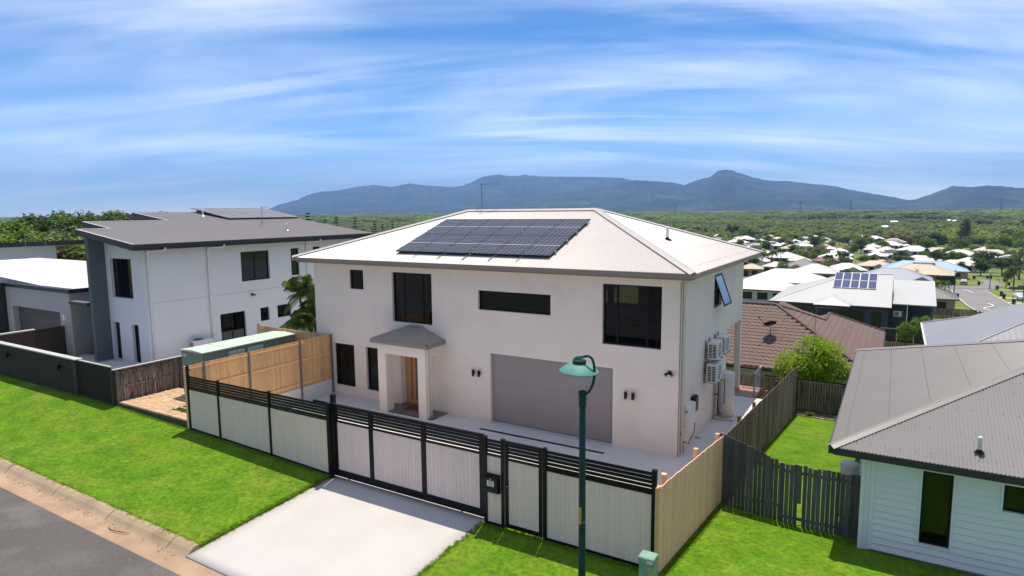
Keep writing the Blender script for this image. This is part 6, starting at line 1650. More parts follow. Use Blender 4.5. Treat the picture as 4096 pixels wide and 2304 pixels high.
PANELM = pm('valley_solar', (.035, .04, .07), .25, .1, 2)
def valley_house(label, x, y, w, rise, col, solar, seed, group):
    rnd = random.Random(seed); t = local_thing('valley_house', label, 'house', group)
    w = w * (1.06 if w > 12 else 1.3); d = max(8.5, min(13.0, w * rnd.uniform(.62, .95))); run = min(w, d) / 2; rise = min(rise, run * .42); tn = rise / run
    ze = 2.7; ov = .0; hw = w / 2
    def add(name, b, m_, par=None): o = b.build(name, m_); o.parent = par or t; return o
    wm = rnd.choice(WM[:3]) if col != 'W' or rnd.random() < .8 else WM[3]
    add('wall', MB().box(-hw + .5, hw - .5, .5, d - .5, -1.2, ze - .01), wm)
    b = MB(); wide = w >= d
    if wide: R0, R1 = (-hw + run, d / 2, ze + rise), (hw - run, d / 2, ze + rise)
    else: R0, R1 = (0, run, ze + rise), (0, d - run, ze + rise)
    c = [(-hw, 0, ze), (hw, 0, ze), (hw, d, ze), (-hw, d, ze)]
    if wide: b.add(c + [R0, R1], [(0, 1, 5, 4), (1, 2, 5), (2, 3, 4, 5), (3, 0, 4)])
    else: b.add(c + [R0, R1], [(0, 1, 4), (1, 2, 5, 4), (2, 3, 5), (3, 0, 4, 5)])
    roof = add('roof', b, RM[col])
    cm = MB()
    if wide: segs = ((c[0], R0), (c[1], R1), (R0, R1), (c[2], R1), (c[3], R0))
    else: segs = ((c[0], R0), (c[1], R0), (R0, R1), (c[2], R1), (c[3], R1))
    for p, q in segs:
        if (Vector(p) - Vector(q)).length > .2: cap_strip(cm, p, q, .14, .02, .02)
    add('ridge_cap', cm, RM[col], roof)
    g = MB(); g.box(-hw - .06, hw + .06, -.08, .02, ze - .2, ze); g.box(hw - .02, hw + .06, .02, d, ze - .2, ze); g.box(-hw - .06, -hw + .02, .02, d, ze - .2, ze); add('gutter', g, rnd.choice((RM[col], M_OFFWHITE, M_LHDARK)))
    add('soffit', MB().box(-hw + .02, hw - .02, .02, d - .02, ze - .1, ze - .02), M_WHITE)
    n = max(2, int(w / 3.2))
    for i in range(n):
        a = -hw + 1.0 + i * (w - 2.0) / n; ww = min(1.8, (w - 2) / n * .7)
        wd = add('window', MB().box(a, a + ww, .44, .49, .8 if rnd.random() < .8 else .1, 2.1), M_BLACK)
        add('pane', MB().box(a + .08, a + ww - .08, .42, .435, .9, 2.02), M_GLASS, wd)
    if w > 8 and seed not in (27, 28) and rnd.random() < .75:      # projecting gable wing
        gx = rnd.uniform(-hw + 2.2, hw - 2.2); gw_ = rnd.uniform(1.9, 2.6); gh_ = gw_ * tn * 1.15; gy = -rnd.uniform(.9, 2.2)
        b = MB(); yb = gh_ / tn
        b.add([(gx - gw_, gy, ze + .02), (gx, gy, ze + gh_), (gx + gw_, gy, ze + .02), (gx - gw_, .02, ze + .02), (gx, yb, ze + gh_), (gx + gw_, .02, ze + .02)], [(0, 1, 4, 3), (1, 2, 5, 4)])
        o = add('gable_roof', b, RM[col], roof); sm = o.modifiers.new('thick', 'SOLIDIFY'); sm.thickness = .12
        add('gable_end', MB().add([(gx - gw_ + .3, gy + .35, -1.2), (gx + gw_ - .3, gy + .35, -1.2), (gx + gw_ - .3, gy + .35, ze + .05), (gx, gy + .35, ze + gh_ * .86), (gx - gw_ + .3, gy + .35, ze + .05), (gx - gw_ + .3, .5, -1.2), (gx + gw_ - .3, .5, -1.2), (gx + gw_ - .3, .5, ze), (gx - gw_ + .3, .5, ze)], [(0, 1, 2, 3, 4), (1, 6, 7, 2), (5, 0, 4, 8)]), wm)
    if solar:
        k = 6
        for i in range(k):
            for j in range(2):
                px = -1.1 * k / 2 + i * 1.1; py = run * .25 + j * 1.75
                if py + 1.7 > run * .98 or px < -hw + py + 1.8: continue
                add('solar_panel', MB().add([(px, py, ze + py * tn + .1), (px + 1.02, py, ze + py * tn + .1), (px + 1.02, py + 1.65, ze + (py + 1.65) * tn + .1), (px, py + 1.65, ze + (py + 1.65) * tn + .1)], [(0, 1, 2, 3)]), PANELM, roof)
    t.location = (x, y, gz(x, y)); t.rotation_euler = (0, 0, rnd.choice((0, 0, .12, -.1, .2)))
    return t
rows = {}
for i, h in enumerate(HOUSES):
    row = 'near' if h[1] < 215 else 'middle' if h[1] < 385 else 'far'
    rows.setdefault((h[4].rstrip('s'), row), []).append((math.atan2(h[0] - CAM.x, h[1] - CAM.y), i))
hl = {}
for (c, row), L in rows.items():
    L.sort()
    for k, (a, i) in enumerate(L):
        s_ = ' with solar panels' if HOUSES[i][4].endswith('s') else ''
        hl[i] = f'{CN[c]}-roofed house{s_} in the {row} valley' + (f', {ORD[k]} of its colour from the left' if len(L) > 1 else '')
for i, (x, y, w, rise, c) in enumerate(HOUSES):
    valley_house(hl[i], x, y, w, rise, c.rstrip('s'), c.endswith('s'), i, 'hip-roofed houses in the valley')
for i, (x, y) in enumerate(((1, 2289), (16, 1001), (82, 1073), (86, 1034), (9, 732))):
    t = local_thing('far_shed', f'tiny pale shed roof in the far forest, {ORD[i]} by distance from the suburb' if i else 'pale speck of a shed roof in the farthest forest', 'shed', 'pale sheds in the far forest')
    w = (14, 8, 3.5, 3.5, 5)[i]
    b = MB(); b.box(-w / 2, w / 2, 0, 6, -1, 4); b.build('wall', WM[2]).parent = t
    b = MB().add([(-w / 2 - .5, -.5, 4), (w / 2 + .5, -.5, 4), (w / 2 + .5, 6.5, 4), (-w / 2 - .5, 6.5, 4), (-w / 2 - .5, 3, 5.6), (w / 2 + .5, 3, 5.6)], [(0, 1, 5, 4), (2, 3, 4, 5), (0, 4, 3), (1, 2, 5)]); b.build('roof', RM['W']).parent = t
    t.location = (x, y, (-12.5, -16, -15.5, -15.5, -16)[i])

# valley street
def sheet(name, mat, x0, x1, ys_, off, n=4):
    b = MB()
    for y in ys_:
        for i in range(n + 1): x = x0(y) + (x1(y) - x0(y)) * i / n; b.v.append((x, y, gz(x, y) + off))
    for j in range(len(ys_) - 1):
        for i in range(n): a = j * (n + 1) + i; b.f.append((a, a + 1, a + n + 2, a + n + 1))
    return struct(b.build(name, mat))
M_VROAD = pm('valley_asphalt', (.20, .195, .19), .9, .06, .2, .08, 3)
M_VLAWN = pm('valley_lawn', (.12, .185, .030), .95, .15, .12, .15, 1.5, spec=.1, col2=(.17, .20, .05))
M_VPATH = pm('valley_path', (.46, .41, .34), .9, .06, .4)
yv = [70 + i * 5 for i in range(26)]
sheet('valley_lawn', M_VLAWN, lambda y: 26.5, lambda y: 52, yv + [203, 211, 220, 230, 242], .05)
sheet('valley_road', M_VROAD, lambda y: 32.6 if y < 185 else 32.6 - (y - 185) * .25, lambda y: 40.4 + max(0, y - 190) * .3, yv + [200, 206], .16)
b = MB(); P = [(31, 196), (41.2, 199.2), (44.5, 206.5), (46.9, 212), (47.4, 226.6), (46, 235), (43.6, 237.8), (42.4, 236), (43, 220.8), (40.8, 210.1), (37.1, 205.2), (33.5, 204.8), (31.3, 208.9), (22, 214), (20, 207)]
b.add([(x, y, gz(x, y) + .22) for x, y in P], [tuple(range(len(P)))]); struct(b.build('valley_side_road', M_VROAD))
for (xa, xb, y0, y1, z_) in ((40.4, 40.75, 75, 192, .24), (32.25, 32.6, 75, 190, .24)): sheet('valley_kerb', M_VPATH, lambda y, a=xa: a, lambda y, a=xb: a, [y0 + i * (y1 - y0) / 24 for i in range(25)], z_, 1)
for (xa, xb, y0, y1) in ((41, 52, 153, 156.5), (41, 52, 168, 171.5), (28, 32.3, 152.5, 154), (28, 32.3, 163, 164.2), (44, 52, 198, 200)): sheet('valley_path', M_VPATH, lambda y, a=xa: a, lambda y, a=xb: a, [y0, (y0 + y1) / 2, y1], .12, 3)
def line(pts, w, name='road_line'):
    b = MB(); P = [Vector(p) for p in pts]
    for i, p in enumerate(P):
        d = (P[min(i + 1, len(P) - 1)] - P[max(i - 1, 0)]).normalized(); s_ = Vector((-d.y, d.x)) * w / 2
        for q in (p - s_, p + s_): b.v.append((q.x, q.y, gz(q.x, q.y) + .30))
    b.f = [(2 * i, 2 * i + 1, 2 * i + 3, 2 * i + 2) for i in range(len(P) - 1)]
    return struct(b.build(name, pm('line_paint', (.75, .75, .72), .8, .05)))
line([(35.3, 189.7), (36.2, 186), (36.7, 179)], .28)
line([(36.6, 147.5), (37.0, 144), (36.9, 141.5), (35.8, 137.5), (34.6, 133), (34.2, 129), (34.6, 125.5), (36.2, 122.5)], .26)

# wheelie bins
def bin_(label, x, y, lid):
    t = local_thing('wheelie_bin', label, 'bin', 'wheelie bins along the valley street')
    b = MB(); a0, a1 = .22, .29
    b.add([(-a0, -a0, .08), (a0, -a0, .08), (a0, a0, .08), (-a0, a0, .08), (-a1, -a1 - .03, 1.0), (a1, -a1 - .03, 1.0), (a1, a1, 1.0), (-a1, a1, 1.0)], [(0, 3, 2, 1), (4, 5, 6, 7), (0, 1, 5, 4), (1, 2, 6, 5), (2, 3, 7, 6), (3, 0, 4, 7)])
    b.build('body', pm('bin_green', (.022, .035, .025), .6, .1)).parent = t
    MB().prism([(-.36, 1.0), (-.34, 1.04), (0, 1.09), (.30, 1.07), (.33, 1.0)], 'x', -.31, .31).build('lid', lid).parent = t
    for x_ in (-.27, .27): MB().tube([(x_ - .03, .22, .10), (x_ + .03, .22, .10)], .10, 10).build('wheel', M_INK).parent = t
    MB().tube([(-.25, .36, .98), (.25, .36, .98)], .02, 6).build('handle', M_INK).parent = t
    t.location = (x, y, gz(x, y) + .12); t.scale = (1.15, 1.15, 1.1); t.rotation_euler = (0, 0, random.uniform(-.5, .5))
LY_ = pm('yellow_lid', (.55, .36, .02), .5, .05); LG_ = pm('green_lid', (.03, .06, .03), .5, .05); LR_ = pm('red_lid', (.30, .08, .03), .5, .05)
for lab, x, y, l in (('dark bin at the left kerb near the path', 32.0, 158.9, LG_), ('brown-lidded bin on the lawn below the parked red car', 41.0, 213.5, LR_), ('bin at the outer bend of the street', 43.8, 199.0, LG_), ('farther bin of the two by the right kerb', 41.9, 174.0, LG_), ('nearer bin of the two by the right kerb', 41.4, 165.5, LG_), ('yellow-lidded bin in front of the white car', 41.5, 151.8, LY_), ('yellow-lidded bin under the bent palm', 48.4, 216.3, LY_), ('red-lidded bin by the clipped shrubs at the bend', 42.0, 239, LR_), ('red-lidded bin right of the far bend', 49.1, 230.8, LR_), ('left of two yellow-lidded bins beyond the bend', 46.0, 243.2, LY_), ('right of two yellow-lidded bins beyond the bend', 46.9, 243.6, LG_), ('yellow-lidded bin at the right edge nearest the camera', 42.3, 139.1, LY_)): bin_(lab, x, y, l)
# cars
def car(label, x, y, rot, paint, ute=False):
    t = local_thing('parked_car', label, 'car', 'parked cars in the valley'); L = 4.5
    prof = [(-2.2, .35), (-2.25, .75), (-2.1, .92), (-1.1, .98), (-.35, 1.42), (.9, 1.45), (1.55, 1.05), (2.15, .95), (2.2, .4)] if not ute else [(-2.4, .45), (-2.4, .95), (-1.3, 1.05), (-.6, 1.6), (.45, 1.6), (.6, 1.05), (2.3, 1.05), (2.3, .5)]
    b = MB(); n = len(prof)
    for s_, k in ((-.86, 0), (-.78, 1), (.78, 1), (.86, 0)):
        for (px, pz) in prof:
            narrow = .78 if pz > 1.1 else 1.0
            yy = s_ * narrow; b.v.append((px, yy, pz if k else min(pz, 1.0) if pz <= 1.1 else pz - .06))
    for j in range(3): b.f += [(j * n + i, j * n + (i + 1) % n, (j + 1) * n + (i + 1) % n, (j + 1) * n + i) for i in range(n)]
    b.f += [tuple(range(n)), tuple(range(3 * n, 4 * n))[::-1]]
    bd = b.build('body', paint, smooth=False); bd.parent = t; m_ = bd.modifiers.new('bevel', 'BEVEL'); m_.width = .05; m_.segments = 2
    a, c = (-1.02, -.38) if not ute else (-1.25, -.62); zc = (1.02, 1.38) if not ute else (1.1, 1.54)
    MB().add([(a, -.60, zc[0] + .02), (a, .60, zc[0] + .02), (c, .56, zc[1] + .02), (c, -.56, zc[1] + .02)], [(0, 1, 2, 3)]).build('windscreen', M_GLASS).parent = t
    for s_ in (-1, 1):
        MB().add([(-.85, s_ * .70, 1.02), (1.35 if not ute else .45, s_ * .70, 1.04), (.85 if not ute else .4, s_ * .685, 1.38), (-.3, s_ * .685, 1.38)], [(0, 1, 2, 3)]).build('side_window', M_BLACK).parent = t
        MB().box(-2.27, -2.2, s_ * .62 - .16, s_ * .62 + .16, .66, .80).build('headlight', M_CABLE).parent = t
    for px in (-1.4, 1.35):
        for s_ in (-1, 1):
            w = MB().tube([(px, s_ * .72, .33), (px, s_ * .88, .33)], .33, 16).build('wheel', M_INK); w.parent = t
            MB().tube([(px, s_ * .875, .33), (px, s_ * .89, .33)], .19, 12).build('rim', M_CABLE, w)
    t.location = (x, y, gz(x, y) + .2); t.rotation_euler = (0, 0, rot)
car('white sedan parked in a driveway at the right edge', 44.2, 164.8, rad(100), pm('white_car_paint', (.75, .75, .76), .25, .02, coat=.5))
car('dark red car parked on the lawn by the clipped hedge', 37.4, 214.5, rad(85), pm('red_car_paint', (.14, .012, .015), .25, .05, coat=.5))
car('dark grey utility parked behind the white sedan', 48.6, 197.4, rad(170), pm('grey_car_paint', (.08, .085, .085), .3, .05, coat=.4), True)
# lamps and signs in the valley
def vlamp(label, x, y, h):
    t = local_thing('street_lamp', label, 'street lamp', 'lamps along the valley street')
    MB().tube([(0, 0, -.3), (0, 0, h * .35), (0, 0, h)], [.14, .09, .06], 8).build('pole', M_LAMP).parent = t
    MB().lathe([(.05, h), (.30, h - .02), (.34, h - .08), (.10, h - .1), (.12, h - .22), (0, h - .24)], (0, 0, .1), 14).build('shade', M_LAMPT).parent = t
    t.location = (x, y, gz(x, y))
vlamp('dark lamp post left of the valley street by the young palm', 32.3, 173.0, 6.2); vlamp('dark lamp post at the right edge before the white sedan', 40.9, 136.7, 6.4); vlamp('short lamp post at the outer bend of the street', 42.3, 200.7, 4.6)
vlamp('lamp post standing left of the white valley roofs beside the cream house', -2.0, 88, 5.0)
sg_ = local_thing('road_sign', 'pale street sign on a thin post at the bend', 'sign'); MB().tube([(0, 0, -.2), (0, 0, 2.9)], .04, 6).build('post', M_STEEL).parent = sg_; MB().box(-1.0, .2, -.03, .03, 2.6, 2.9).build('plate', M_CAP).parent = sg_; sg_.location = (44.6, 203, gz(44.6, 203))
# clipped hedge, yellow shrub
def hedge(label, x0, x1, y0, y1, h, mat, name='hedge'):
    rnd = random.Random(int(x0 * 10)); b = MB(); z = gz(x0, y0)
    for k in range(int(240 * (x1 - x0) * (y1 - y0) / 6 + 900)):
        f = rnd.random()
        if f < .4: p = Vector((rnd.uniform(x0, x1), rnd.uniform(y0, y1), h)); nn = Vector((0, 0, 1))
        elif f < .8: p = Vector((rnd.uniform(x0, x1), y0, rnd.uniform(0, h))); nn = Vector((0, -1, 0))
        else: p = Vector((rnd.choice((x0, x1)), rnd.uniform(y0, y1), rnd.uniform(0, h))); nn = Vector((1 if p.x == x1 else -1, 0, 0))
        nn = (nn + Vector((rnd.gauss(0, .5), rnd.gauss(0, .5), rnd.gauss(0, .5)))).normalized(); u = nn.orthogonal().normalized(); w = nn.cross(u); s = rnd.uniform(.08, .18)
        p = p + Vector((0, 0, z)); b.quad(p - u * s, p + w * s, p + u * s, p - w * s)
    t = thing(name, label, 'hedge', ((x0 + x1) / 2, y0, z)); b.build('foliage', mat, t); MB().box(x0 + .12, x1 - .12, y0 + .12, y1 - .12, z, z + h - .12).build('core', mat, t)
hedge('long clipped dark hedge beside the parked red car', 30.3, 35.0, 210.5, 212.3, 2.6, M_HEDGE)
shrub('bright yellow-green shrub before the clipped hedge', 29.1, 200.6, gz(0, 200.6), 3.0, leafm('yellow_leaf', (.30, .33, .02), (.36, .36, .03), .3), 260, .22)
shrub('reddish leafy shrub left of the young palm', 28.2, 176, gz(0, 176), 2.6, leafm('orange_leaf', (.22, .17, .03), (.15, .18, .03), .3), 200, .2)
shrub('dark red cordyline by the picket fence behind the brown roof', 19.4, 41.5, -6.0, 2.4, leafm('bronze_leaf', (.16, .06, .025), (.2, .09, .03), .2), 50, .07)
# bare tree before the tan roof
bt_ = local_thing('bare_tree', 'leafless grey tree before the tan valley roof', 'tree'); rnd = random.Random(4); b = MB()
def branch(b, p, d, L, r, n):
    q = p + d * L; b.tube([p, (p + q) / 2 + Vector((rnd.gauss(0, .05), rnd.gauss(0, .05), 0)) * L, q], [r, r * .8, r * .6], 5, False)
    if n:
        for k in range(3): branch(b, q, (d + Vector((rnd.gauss(0, .55), rnd.gauss(0, .55), rnd.uniform(-.1, .4)))).normalized(), L * rnd.uniform(.6, .85), r * .6, n - 1)
branch(b, Vector((0, 0, 0)), Vector((0, 0, 1)), 1.5, .12, 4); b.build('limbs', pm('grey_bark', (.20, .17, .14), .9, .15, 4)).parent = bt_; bt_.location = (25.5, 200.5, gz(0, 200.5)); bt_.scale = (1.35, 1.35, 1.25)

# individual valley trees, measured ones
VT = [(61.3, 535.9, 14, 19, 'tall'), (43.9, 529.1, 15, 10, 'dark'), (36.5, 526.2, 15, 8.5, 'mid'), (65.1, 517.2, 15.6, 8, 'mid'), (48.6, 280, 9.6, 8.5, 'dark'), (52, 262, 8, 6.5, 'dark'), (45.5, 258, 7, 6, 'dark'), (64.9, 397.6, 10.3, 7.5, 'bright'), (41.3, 375, 8.4, 5.5, 'mid'), (44.9, 338.3, 6.3, 5, 'bright'), (33.8, 387.6, 3.6, 5, 'dark'), (22.9, 420, 5.3, 5, 'mid'), (18.5, 376, 7.0, 4.5, 'mid'), (91.0, 500, 16, 13, 'bright'), (87.3, 540, 15.6, 12, 'mid'), (76, 467.5, 10, 10, 'bright'), (82, 430, 12, 11, 'bright'), (47.5, 308, 3.8, 4, 'mid'), (60, 300, 7, 6, 'dark'), (26.5, 425, 5.3, 4, 'dark'), (104.9, 900, 22, 13, 'mid'), (143.9, 900, 19.5, 13, 'dark'),
      (-88.8, 553, 20, 13, 'bright'), (-104.0, 560, 12, 14, 'dark'), (-97, 575, 12, 12, 'dark'), (-43.5, 366, 5.3, 8, 'dark'), (-50.6, 530, 8.3, 7, 'dark'), (-67.8, 663.5, 12.7, 8, 'dark'), (-28.4, 648.2, 13, 8, 'mid'), (-19.0, 679, 6, 7, 'olive'), (-8.0, 655, 6, 7, 'olive'), (-16.6, 515, 8.7, 6, 'mid'), (-10.4, 509, 10.3, 7, 'mid'), (1.6, 416, 7.7, 8, 'dark'), (0.7, 355, 6.6, 8, 'mid'), (-3.9, 342, 6.4, 4, 'dark'), (-24.7, 375, 11, 5.5, 'mid'), (-30, 372, 6, 6, 'dark'), (-20.5, 395, 4.2, 5.5, 'dark'), (-51.5, 460, 5.7, 4.5, 'dark'), (-6.3, 236, 5.1, 4.2, 'bright'), (-1.4, 219.5, 5.6, 5, 'bright'), (-9.5, 238, 4.2, 4, 'mid'), (-4.5, 163.5, 4.2, 4.6, 'mid'), (-34.0, 279, 4.6, 4.4, 'dark'), (-82.7, 487.5, 3.6, 4, 'dark'), (-56.3, 515, 10, 5.5, 'olive'), (-40.5, 415, 5, 5, 'mid'), (-12.4, 300, 5, 5, 'bright'), (9.5, 300, 6, 5, 'mid'), (20.6, 300, 7, 5, 'mid'), (32, 330, 8, 6, 'mid'), (24, 290, 6, 5, 'dark'), (38, 345, 6, 4, 'mid'), (20.6, 58, 2.3, 2.5, 'bright'), (22.0, 59, 2.6, 3.4, 'bright'), (33.2, 256, 6, 5, 'mid'), (40, 262, 5, 4.5, 'dark'), (56.5, 283, 7, 6, 'mid'), (62, 262, 8, 8, 'dark'), (50.5, 236, 4, 3.6, 'dark'), (52, 190, 4.5, 4, 'dark'), (7.5, 196, 5, 4.5, 'mid'), (-13.5, 214, 5, 5, 'bright'), (2.5, 250, 6, 6, 'mid'), (-28, 243, 5, 5, 'dark'), (-36, 300, 8, 7, 'bright'), (-44, 335, 8, 7, 'mid'), (8.5, 275, 6, 5.5, 'bright'), (21.5, 320, 7, 6, 'dark'), (-15.5, 340, 7, 6, 'mid'), (-1.0, 300, 6, 6, 'dark'), (18, 130, 3.2, 3.4, 'bright'), (10.5, 122, 3, 3.2, 'mid'), (34, 300, 8, 7, 'dark'), (40.5, 322, 7, 6, 'bright'), (-66, 400, 9, 8, 'mid'), (-62, 480, 9, 8, 'bright'), (-30, 480, 9, 7.5, 'dark'), (-2, 470, 10, 8, 'mid'), (12, 440, 9, 7, 'bright'), (36, 450, 12, 9, 'bright'), (52, 430, 11, 9, 'mid')]
TN_ = {'tall': 'tall cone-shaped olive', 'dark': 'dense dark green', 'mid': 'rounded green', 'bright': 'bright green', 'olive': 'pale olive'}
grp = {}
for i, v in enumerate(VT):
    row = 'near' if v[1] < 260 else 'middle' if v[1] < 420 else 'far'
    grp.setdefault((v[4], row), []).append((math.atan2(v[0] - CAM.x, v[1] - CAM.y), i))
for (k, row), L in grp.items():
    L.sort()
    for j, (a, i) in enumerate(L):
        x, y, w, h, _ = VT[i]
        tree(f'{TN_[k]} tree in the {row} part of the valley' + (f', {ORD[j]} from the left' if len(L) > 1 else ''), x, y, w * 1.15, h * 1.08, k, 'trees among the valley houses', var=i)
# pylons
def pylon(label, az, r, h):
    t = local_thing('power_pylon', label, 'pylon', 'power pylons over the far forest'); b = MB(); W = 3.2
    lv = [(0, W), (.45, W * .5), (.72, W * .28), (1.0, W * .1)]
    for sx in (-1, 1):
        for sy in (-1, 1): b.tube([(sx * w, sy * w, z * h) for z, w in lv], .09, 4)
    for (z0, w0), (z1, w1) in zip(lv, lv[1:]):
        for s_ in (-1, 1): b.tube([(-w0, s_ * w0, z0 * h), (w1, s_ * w1, z1 * h)], .08, 4); b.tube([(w0, s_ * w0, z0 * h), (-w1, s_ * w1, z1 * h)], .13, 4); b.tube([(s_ * w0, -w0, z0 * h), (s_ * w1, w1, z1 * h)], .13, 4)
    b.build('lattice', M_STEEL).parent = t
    c = MB()
    for z, l in ((.74, 6.5), (.84, 5.5), (.94, 4.2)): c.tube([(-l, 0, z * h), (l, 0, z * h)], .22, 4)
    c.build('cross_arm', M_STEEL).parent = t
    a = rad(az); t.location = (CAM.x + r * math.sin(a), CAM.y + r * math.cos(a), -20); t.rotation_euler = (0, 0, .5)
pylon('lattice pylon over the forest above the right slope of the pale roof', -16.7, 1450, 42); pylon('left of the two lattice pylons over the forest at the centre right', -6.8, 1500, 44); pylon('right of the two lattice pylons over the forest at the centre right', -3.2, 1450, 44); pylon('lattice pylon over the forest at the far right', 6.3, 1600, 46)

# ================================================================== the forest: one mass beyond the suburb
rnd = random.Random(99)
pts, scl, rot, pick = [], [], [], []
hp = [(h[0], h[1] + 5, max(9, h[2] * .75 + 4)) for h in HOUSES]
def ok(x, y):
    for hx_, hy_, r in hp:
        if abs(x - hx_) < r and abs(y - hy_) < r: return False
    return not (18 < x < 56 and y < 250)
def fill(r0, r1, a0, a1, sp, prob, smin, smax, kinds, ratio=.62):
    r = r0
    while r < r1:
        n = int(r * rad(a1 - a0) / sp)
        for k in range(n):
            if rnd.random() > prob: continue
            a = rad(a0) + rad(a1 - a0) * (k + rnd.random()) / n; q = r + rnd.uniform(-.5, .5) * sp
            x, y = CAM.x + q * math.sin(a), CAM.y + q * math.cos(a)
            if not ok(x, y): continue
            cl = noise.noise((x * .012, y * .012, 1.0))
            if cl < -.42 and r > 650 and r < 1200: continue
            s = rnd.uniform(smin, smax) * (1 + .25 * cl)
            pts.append((x, y, gz(x, y) - .4)); scl.append((s * rnd.uniform(.95, 1.25), s * rnd.uniform(.95, 1.25), s * rnd.uniform(.8, 1.2) * ratio * 1.5)); rot.append(rnd.uniform(0, 6.28)); kk = noise.noise((x * .006, y * .006, 4.0)) + rnd.uniform(-.35, .35); pick.append(kinds[max(0, min(len(kinds) - 1, int((kk * .9 + .5) * len(kinds))))])
        r += sp
fill(330, 560, -24, 12, 12, .50, 5, 8, (0, 1, 3, 2))
fill(560, 1300, -24, 14, 9.5, .93, 7.5, 12.5, (0, 1, 3, 2))
fill(75, 250, -46, -21, 13, .4, 5, 8, (0, 1, 3, 2))
fill(250, 1300, -54, -24, 10, .9, 8, 13, (0, 1, 3, 2))
fill(150, 1000, -78, -54, 10, .9, 8, 13, (0, 1, 3, 0))
fill(1300, 4600, -80, 16, 30, 1.0, 26, 36, (4, 5, 6), .33)
fm = D.meshes.new('forest'); fm.from_pydata(pts, [], [])
at_ = fm.attributes.new('tree_scale', 'FLOAT_VECTOR', 'POINT'); at_.data.foreach_set('vector', [c for s in scl for c in s])
ar = fm.attributes.new('tree_turn', 'FLOAT_VECTOR', 'POINT'); ar.data.foreach_set('vector', [c for r_ in rot for c in (0, 0, r_)])
ap = fm.attributes.new('tree_pick', 'INT', 'POINT'); ap.data.foreach_set('value', pick)
forest = D.objects.new('forest', fm); COL.objects.link(forest)
tag(forest, 'broad green forest filling the valley floor to the foot of the mountains', 'forest', kind='stuff')
protos = []
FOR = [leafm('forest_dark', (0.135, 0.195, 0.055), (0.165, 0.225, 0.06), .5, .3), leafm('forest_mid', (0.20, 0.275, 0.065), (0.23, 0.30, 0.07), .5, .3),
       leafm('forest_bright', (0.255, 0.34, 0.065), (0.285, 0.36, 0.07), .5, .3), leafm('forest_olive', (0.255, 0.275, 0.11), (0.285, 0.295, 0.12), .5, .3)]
for i, m_ in enumerate(FOR):
    protos.append(crown_mesh('forest_tree', 300 + i, m_, 12, 60, .062, 'bush'))
for i, m_ in enumerate((FOR[0], FOR[1], FOR[2])):        # a stand of many crowns
    r_ = random.Random(400 + i); b = MB()
    for k in range(13):
        cx, cy = r_.uniform(-.5, .5), r_.uniform(-.5, .5); cz = r_.uniform(.35, .75); R = r_.uniform(.14, .22)
        for j in range(46):
            d = Vector((r_.gauss(0, 1), r_.gauss(0, 1), abs(r_.gauss(0, 1)) + .1)).normalized(); q = Vector((cx, cy, cz)) + Vector((d.x * R, d.y * R, d.z * R * .9)); nn = (d + Vector((r_.gauss(0, .5), r_.gauss(0, .5), r_.gauss(0, .5)))).normalized(); u = nn.orthogonal().normalized(); w = nn.cross(u); s = r_.uniform(.03, .06)
            b.quad(q - u * s, q + w * s, q + u * s, q - w * s)
    protos.append(b.mesh('forest_stand', m_))
ng = D.node_groups.new('forest_scatter', 'GeometryNodeTree')
ng.interface.new_socket('Geometry', in_out='INPUT', socket_type='NodeSocketGeometry'); ng.interface.new_socket('Geometry', in_out='OUTPUT', socket_type='NodeSocketGeometry')
gn, gl_ = ng.nodes, ng.links
gi, go = gn.new('NodeGroupInput'), gn.new('NodeGroupOutput')
iop = gn.new('GeometryNodeInstanceOnPoints'); iop.inputs['Pick Instance'].default_value = True
g2i = gn.new('GeometryNodeGeometryToInstance')
hidden = D.collections.new('forest_sources')
for me in reversed(protos):
    po = D.objects.new('forest_source', me); hidden.objects.link(po)
    oi = gn.new('GeometryNodeObjectInfo'); oi.inputs['Object'].default_value = po; oi.inputs['As Instance'].default_value = True
    gl_.new(oi.outputs['Geometry'], g2i.inputs[0])
def attr(nm, ty):
    a = gn.new('GeometryNodeInputNamedAttribute'); a.data_type = ty; a.inputs['Name'].default_value = nm; return a.outputs[0]
gl_.new(gi.outputs[0], iop.inputs['Points']); gl_.new(g2i.outputs[0], iop.inputs['Instance'])
gl_.new(attr('tree_pick', 'INT'), iop.inputs['Instance Index']); gl_.new(attr('tree_scale', 'FLOAT_VECTOR'), iop.inputs['Scale'])
e2r = gn.new('FunctionNodeEulerToRotation'); gl_.new(attr('tree_turn', 'FLOAT_VECTOR'), e2r.inputs[0]); gl_.new(e2r.outputs[0], iop.inputs['Rotation'])
gl_.new(iop.outputs[0], go.inputs[0])
forest.modifiers.new('scatter', 'NODES').node_group = ng

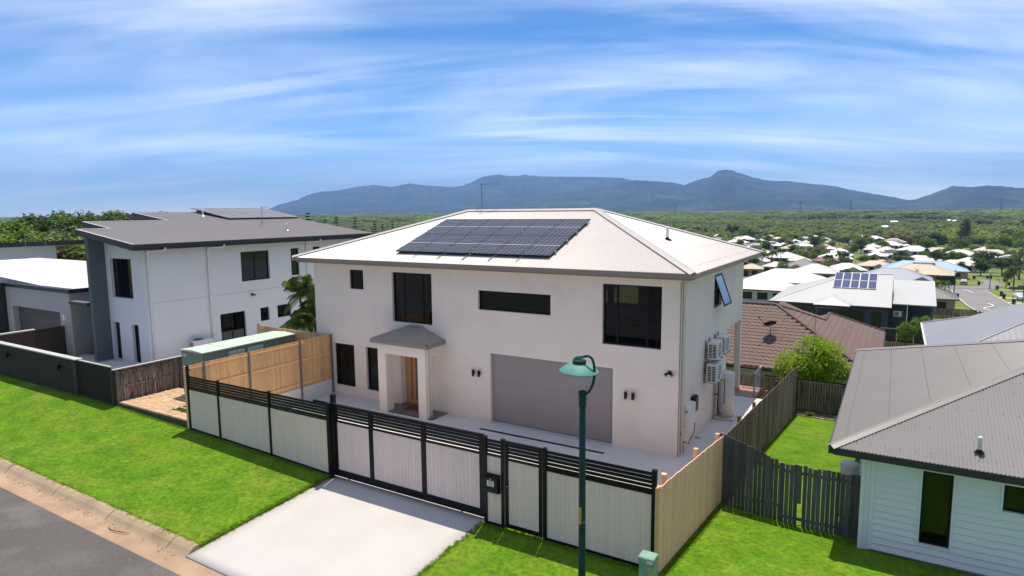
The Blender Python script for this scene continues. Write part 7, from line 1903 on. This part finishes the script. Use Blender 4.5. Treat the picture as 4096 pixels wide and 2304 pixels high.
# ================================================================== turf: short grass tufts over the near lawns (one mass)
rnd = random.Random(17)
def scatter(name, pts, scl, turn, meshes, pick, label, cat):
    me = D.meshes.new(name); me.from_pydata(pts, [], [])
    me.attributes.new('tree_scale', 'FLOAT_VECTOR', 'POINT').data.foreach_set('vector', [c for s in scl for c in (s, s, s)])
    me.attributes.new('tree_turn', 'FLOAT_VECTOR', 'POINT').data.foreach_set('vector', [c for r_ in turn for c in (0, 0, r_)])
    me.attributes.new('tree_pick', 'INT', 'POINT').data.foreach_set('value', pick)
    o = D.objects.new(name, me); COL.objects.link(o); tag(o, label, cat, kind='stuff')
    g = ng.copy()
    for nd in [n for n in g.nodes if n.type == 'OBJECT_INFO']: g.nodes.remove(nd)
    gi_ = next(n for n in g.nodes if n.bl_idname == 'GeometryNodeGeometryToInstance')
    for m_ in reversed(meshes):
        po = D.objects.new(name + '_source', m_); hidden.objects.link(po)
        oi = g.nodes.new('GeometryNodeObjectInfo'); oi.inputs['Object'].default_value = po; oi.inputs['As Instance'].default_value = True
        g.links.new(oi.outputs['Geometry'], gi_.inputs[0])
    o.modifiers.new('scatter', 'NODES').node_group = g
    return o
TG = [leafm('blade_green', (0.15, 0.30, 0.016), (0.19, 0.345, 0.02), .5, .25), leafm('blade_yellow', (0.26, 0.35, 0.04), (0.30, 0.37, 0.05), .5, .25)]
tufts = []
for k in range(4):
    b = MB()
    for i in range(11):
        a = rnd.uniform(0, 6.28); x, y = rnd.gauss(0, .022), rnd.gauss(0, .022); h = rnd.uniform(.014, .030); w = rnd.uniform(.0025, .005)
        dx, dy = math.cos(a) * h * .9, math.sin(a) * h * .9; sx, sy = -math.sin(a) * w, math.cos(a) * w
        b.add([(x - sx, y - sy, -.004), (x + sx, y + sy, -.004), (x + dx * .5 + sx, y + dy * .5 + sy, h * .75), (x + dx, y + dy, h), (x + dx * .5 - sx, y + dy * .5 - sy, h * .75)], [(0, 1, 2, 3, 4)])
    tufts.append(b.mesh('grass_tuft', TG[0] if k < 3 else TG[1]))
gp_, gs_, gt_, gk_ = [], [], [], []
def sow(x0, x1, y0, y1, dens, test=None):
    for k in range(int((x1 - x0) * (y1 - y0) * dens)):
        x, y = rnd.uniform(x0, x1), rnd.uniform(y0, y1)
        if test and not test(x, y): continue
        f = noise.noise((x * .7, y * .7, 9.0))
        gp_.append((x, y, lawn_z(x, y))); gs_.append(rnd.uniform(.8, 1.35) ); gt_.append(rnd.uniform(0, 6.28)); gk_.append(3 if rnd.random() < .14 + .15 * max(0, f) else rnd.randrange(3))
sow(-12, 5.27, -6.72, -6.60, 500)
sow(10.62, 15.1, -6.74, -6.58, 500)
sow(5.17, 5.28, -10.7, -6.65, 600)
sow(10.57, 10.68, -10.7, -6.65, 600)
sow(-12, 5.2, -10.82, -10.74, 600)
sow(15.2, 15.34, -6.5, 15, 700)
scatter('grass', gp_, gs_, gt_, tufts, gk_, 'short green grass of the front verge and side lawns', 'grass')
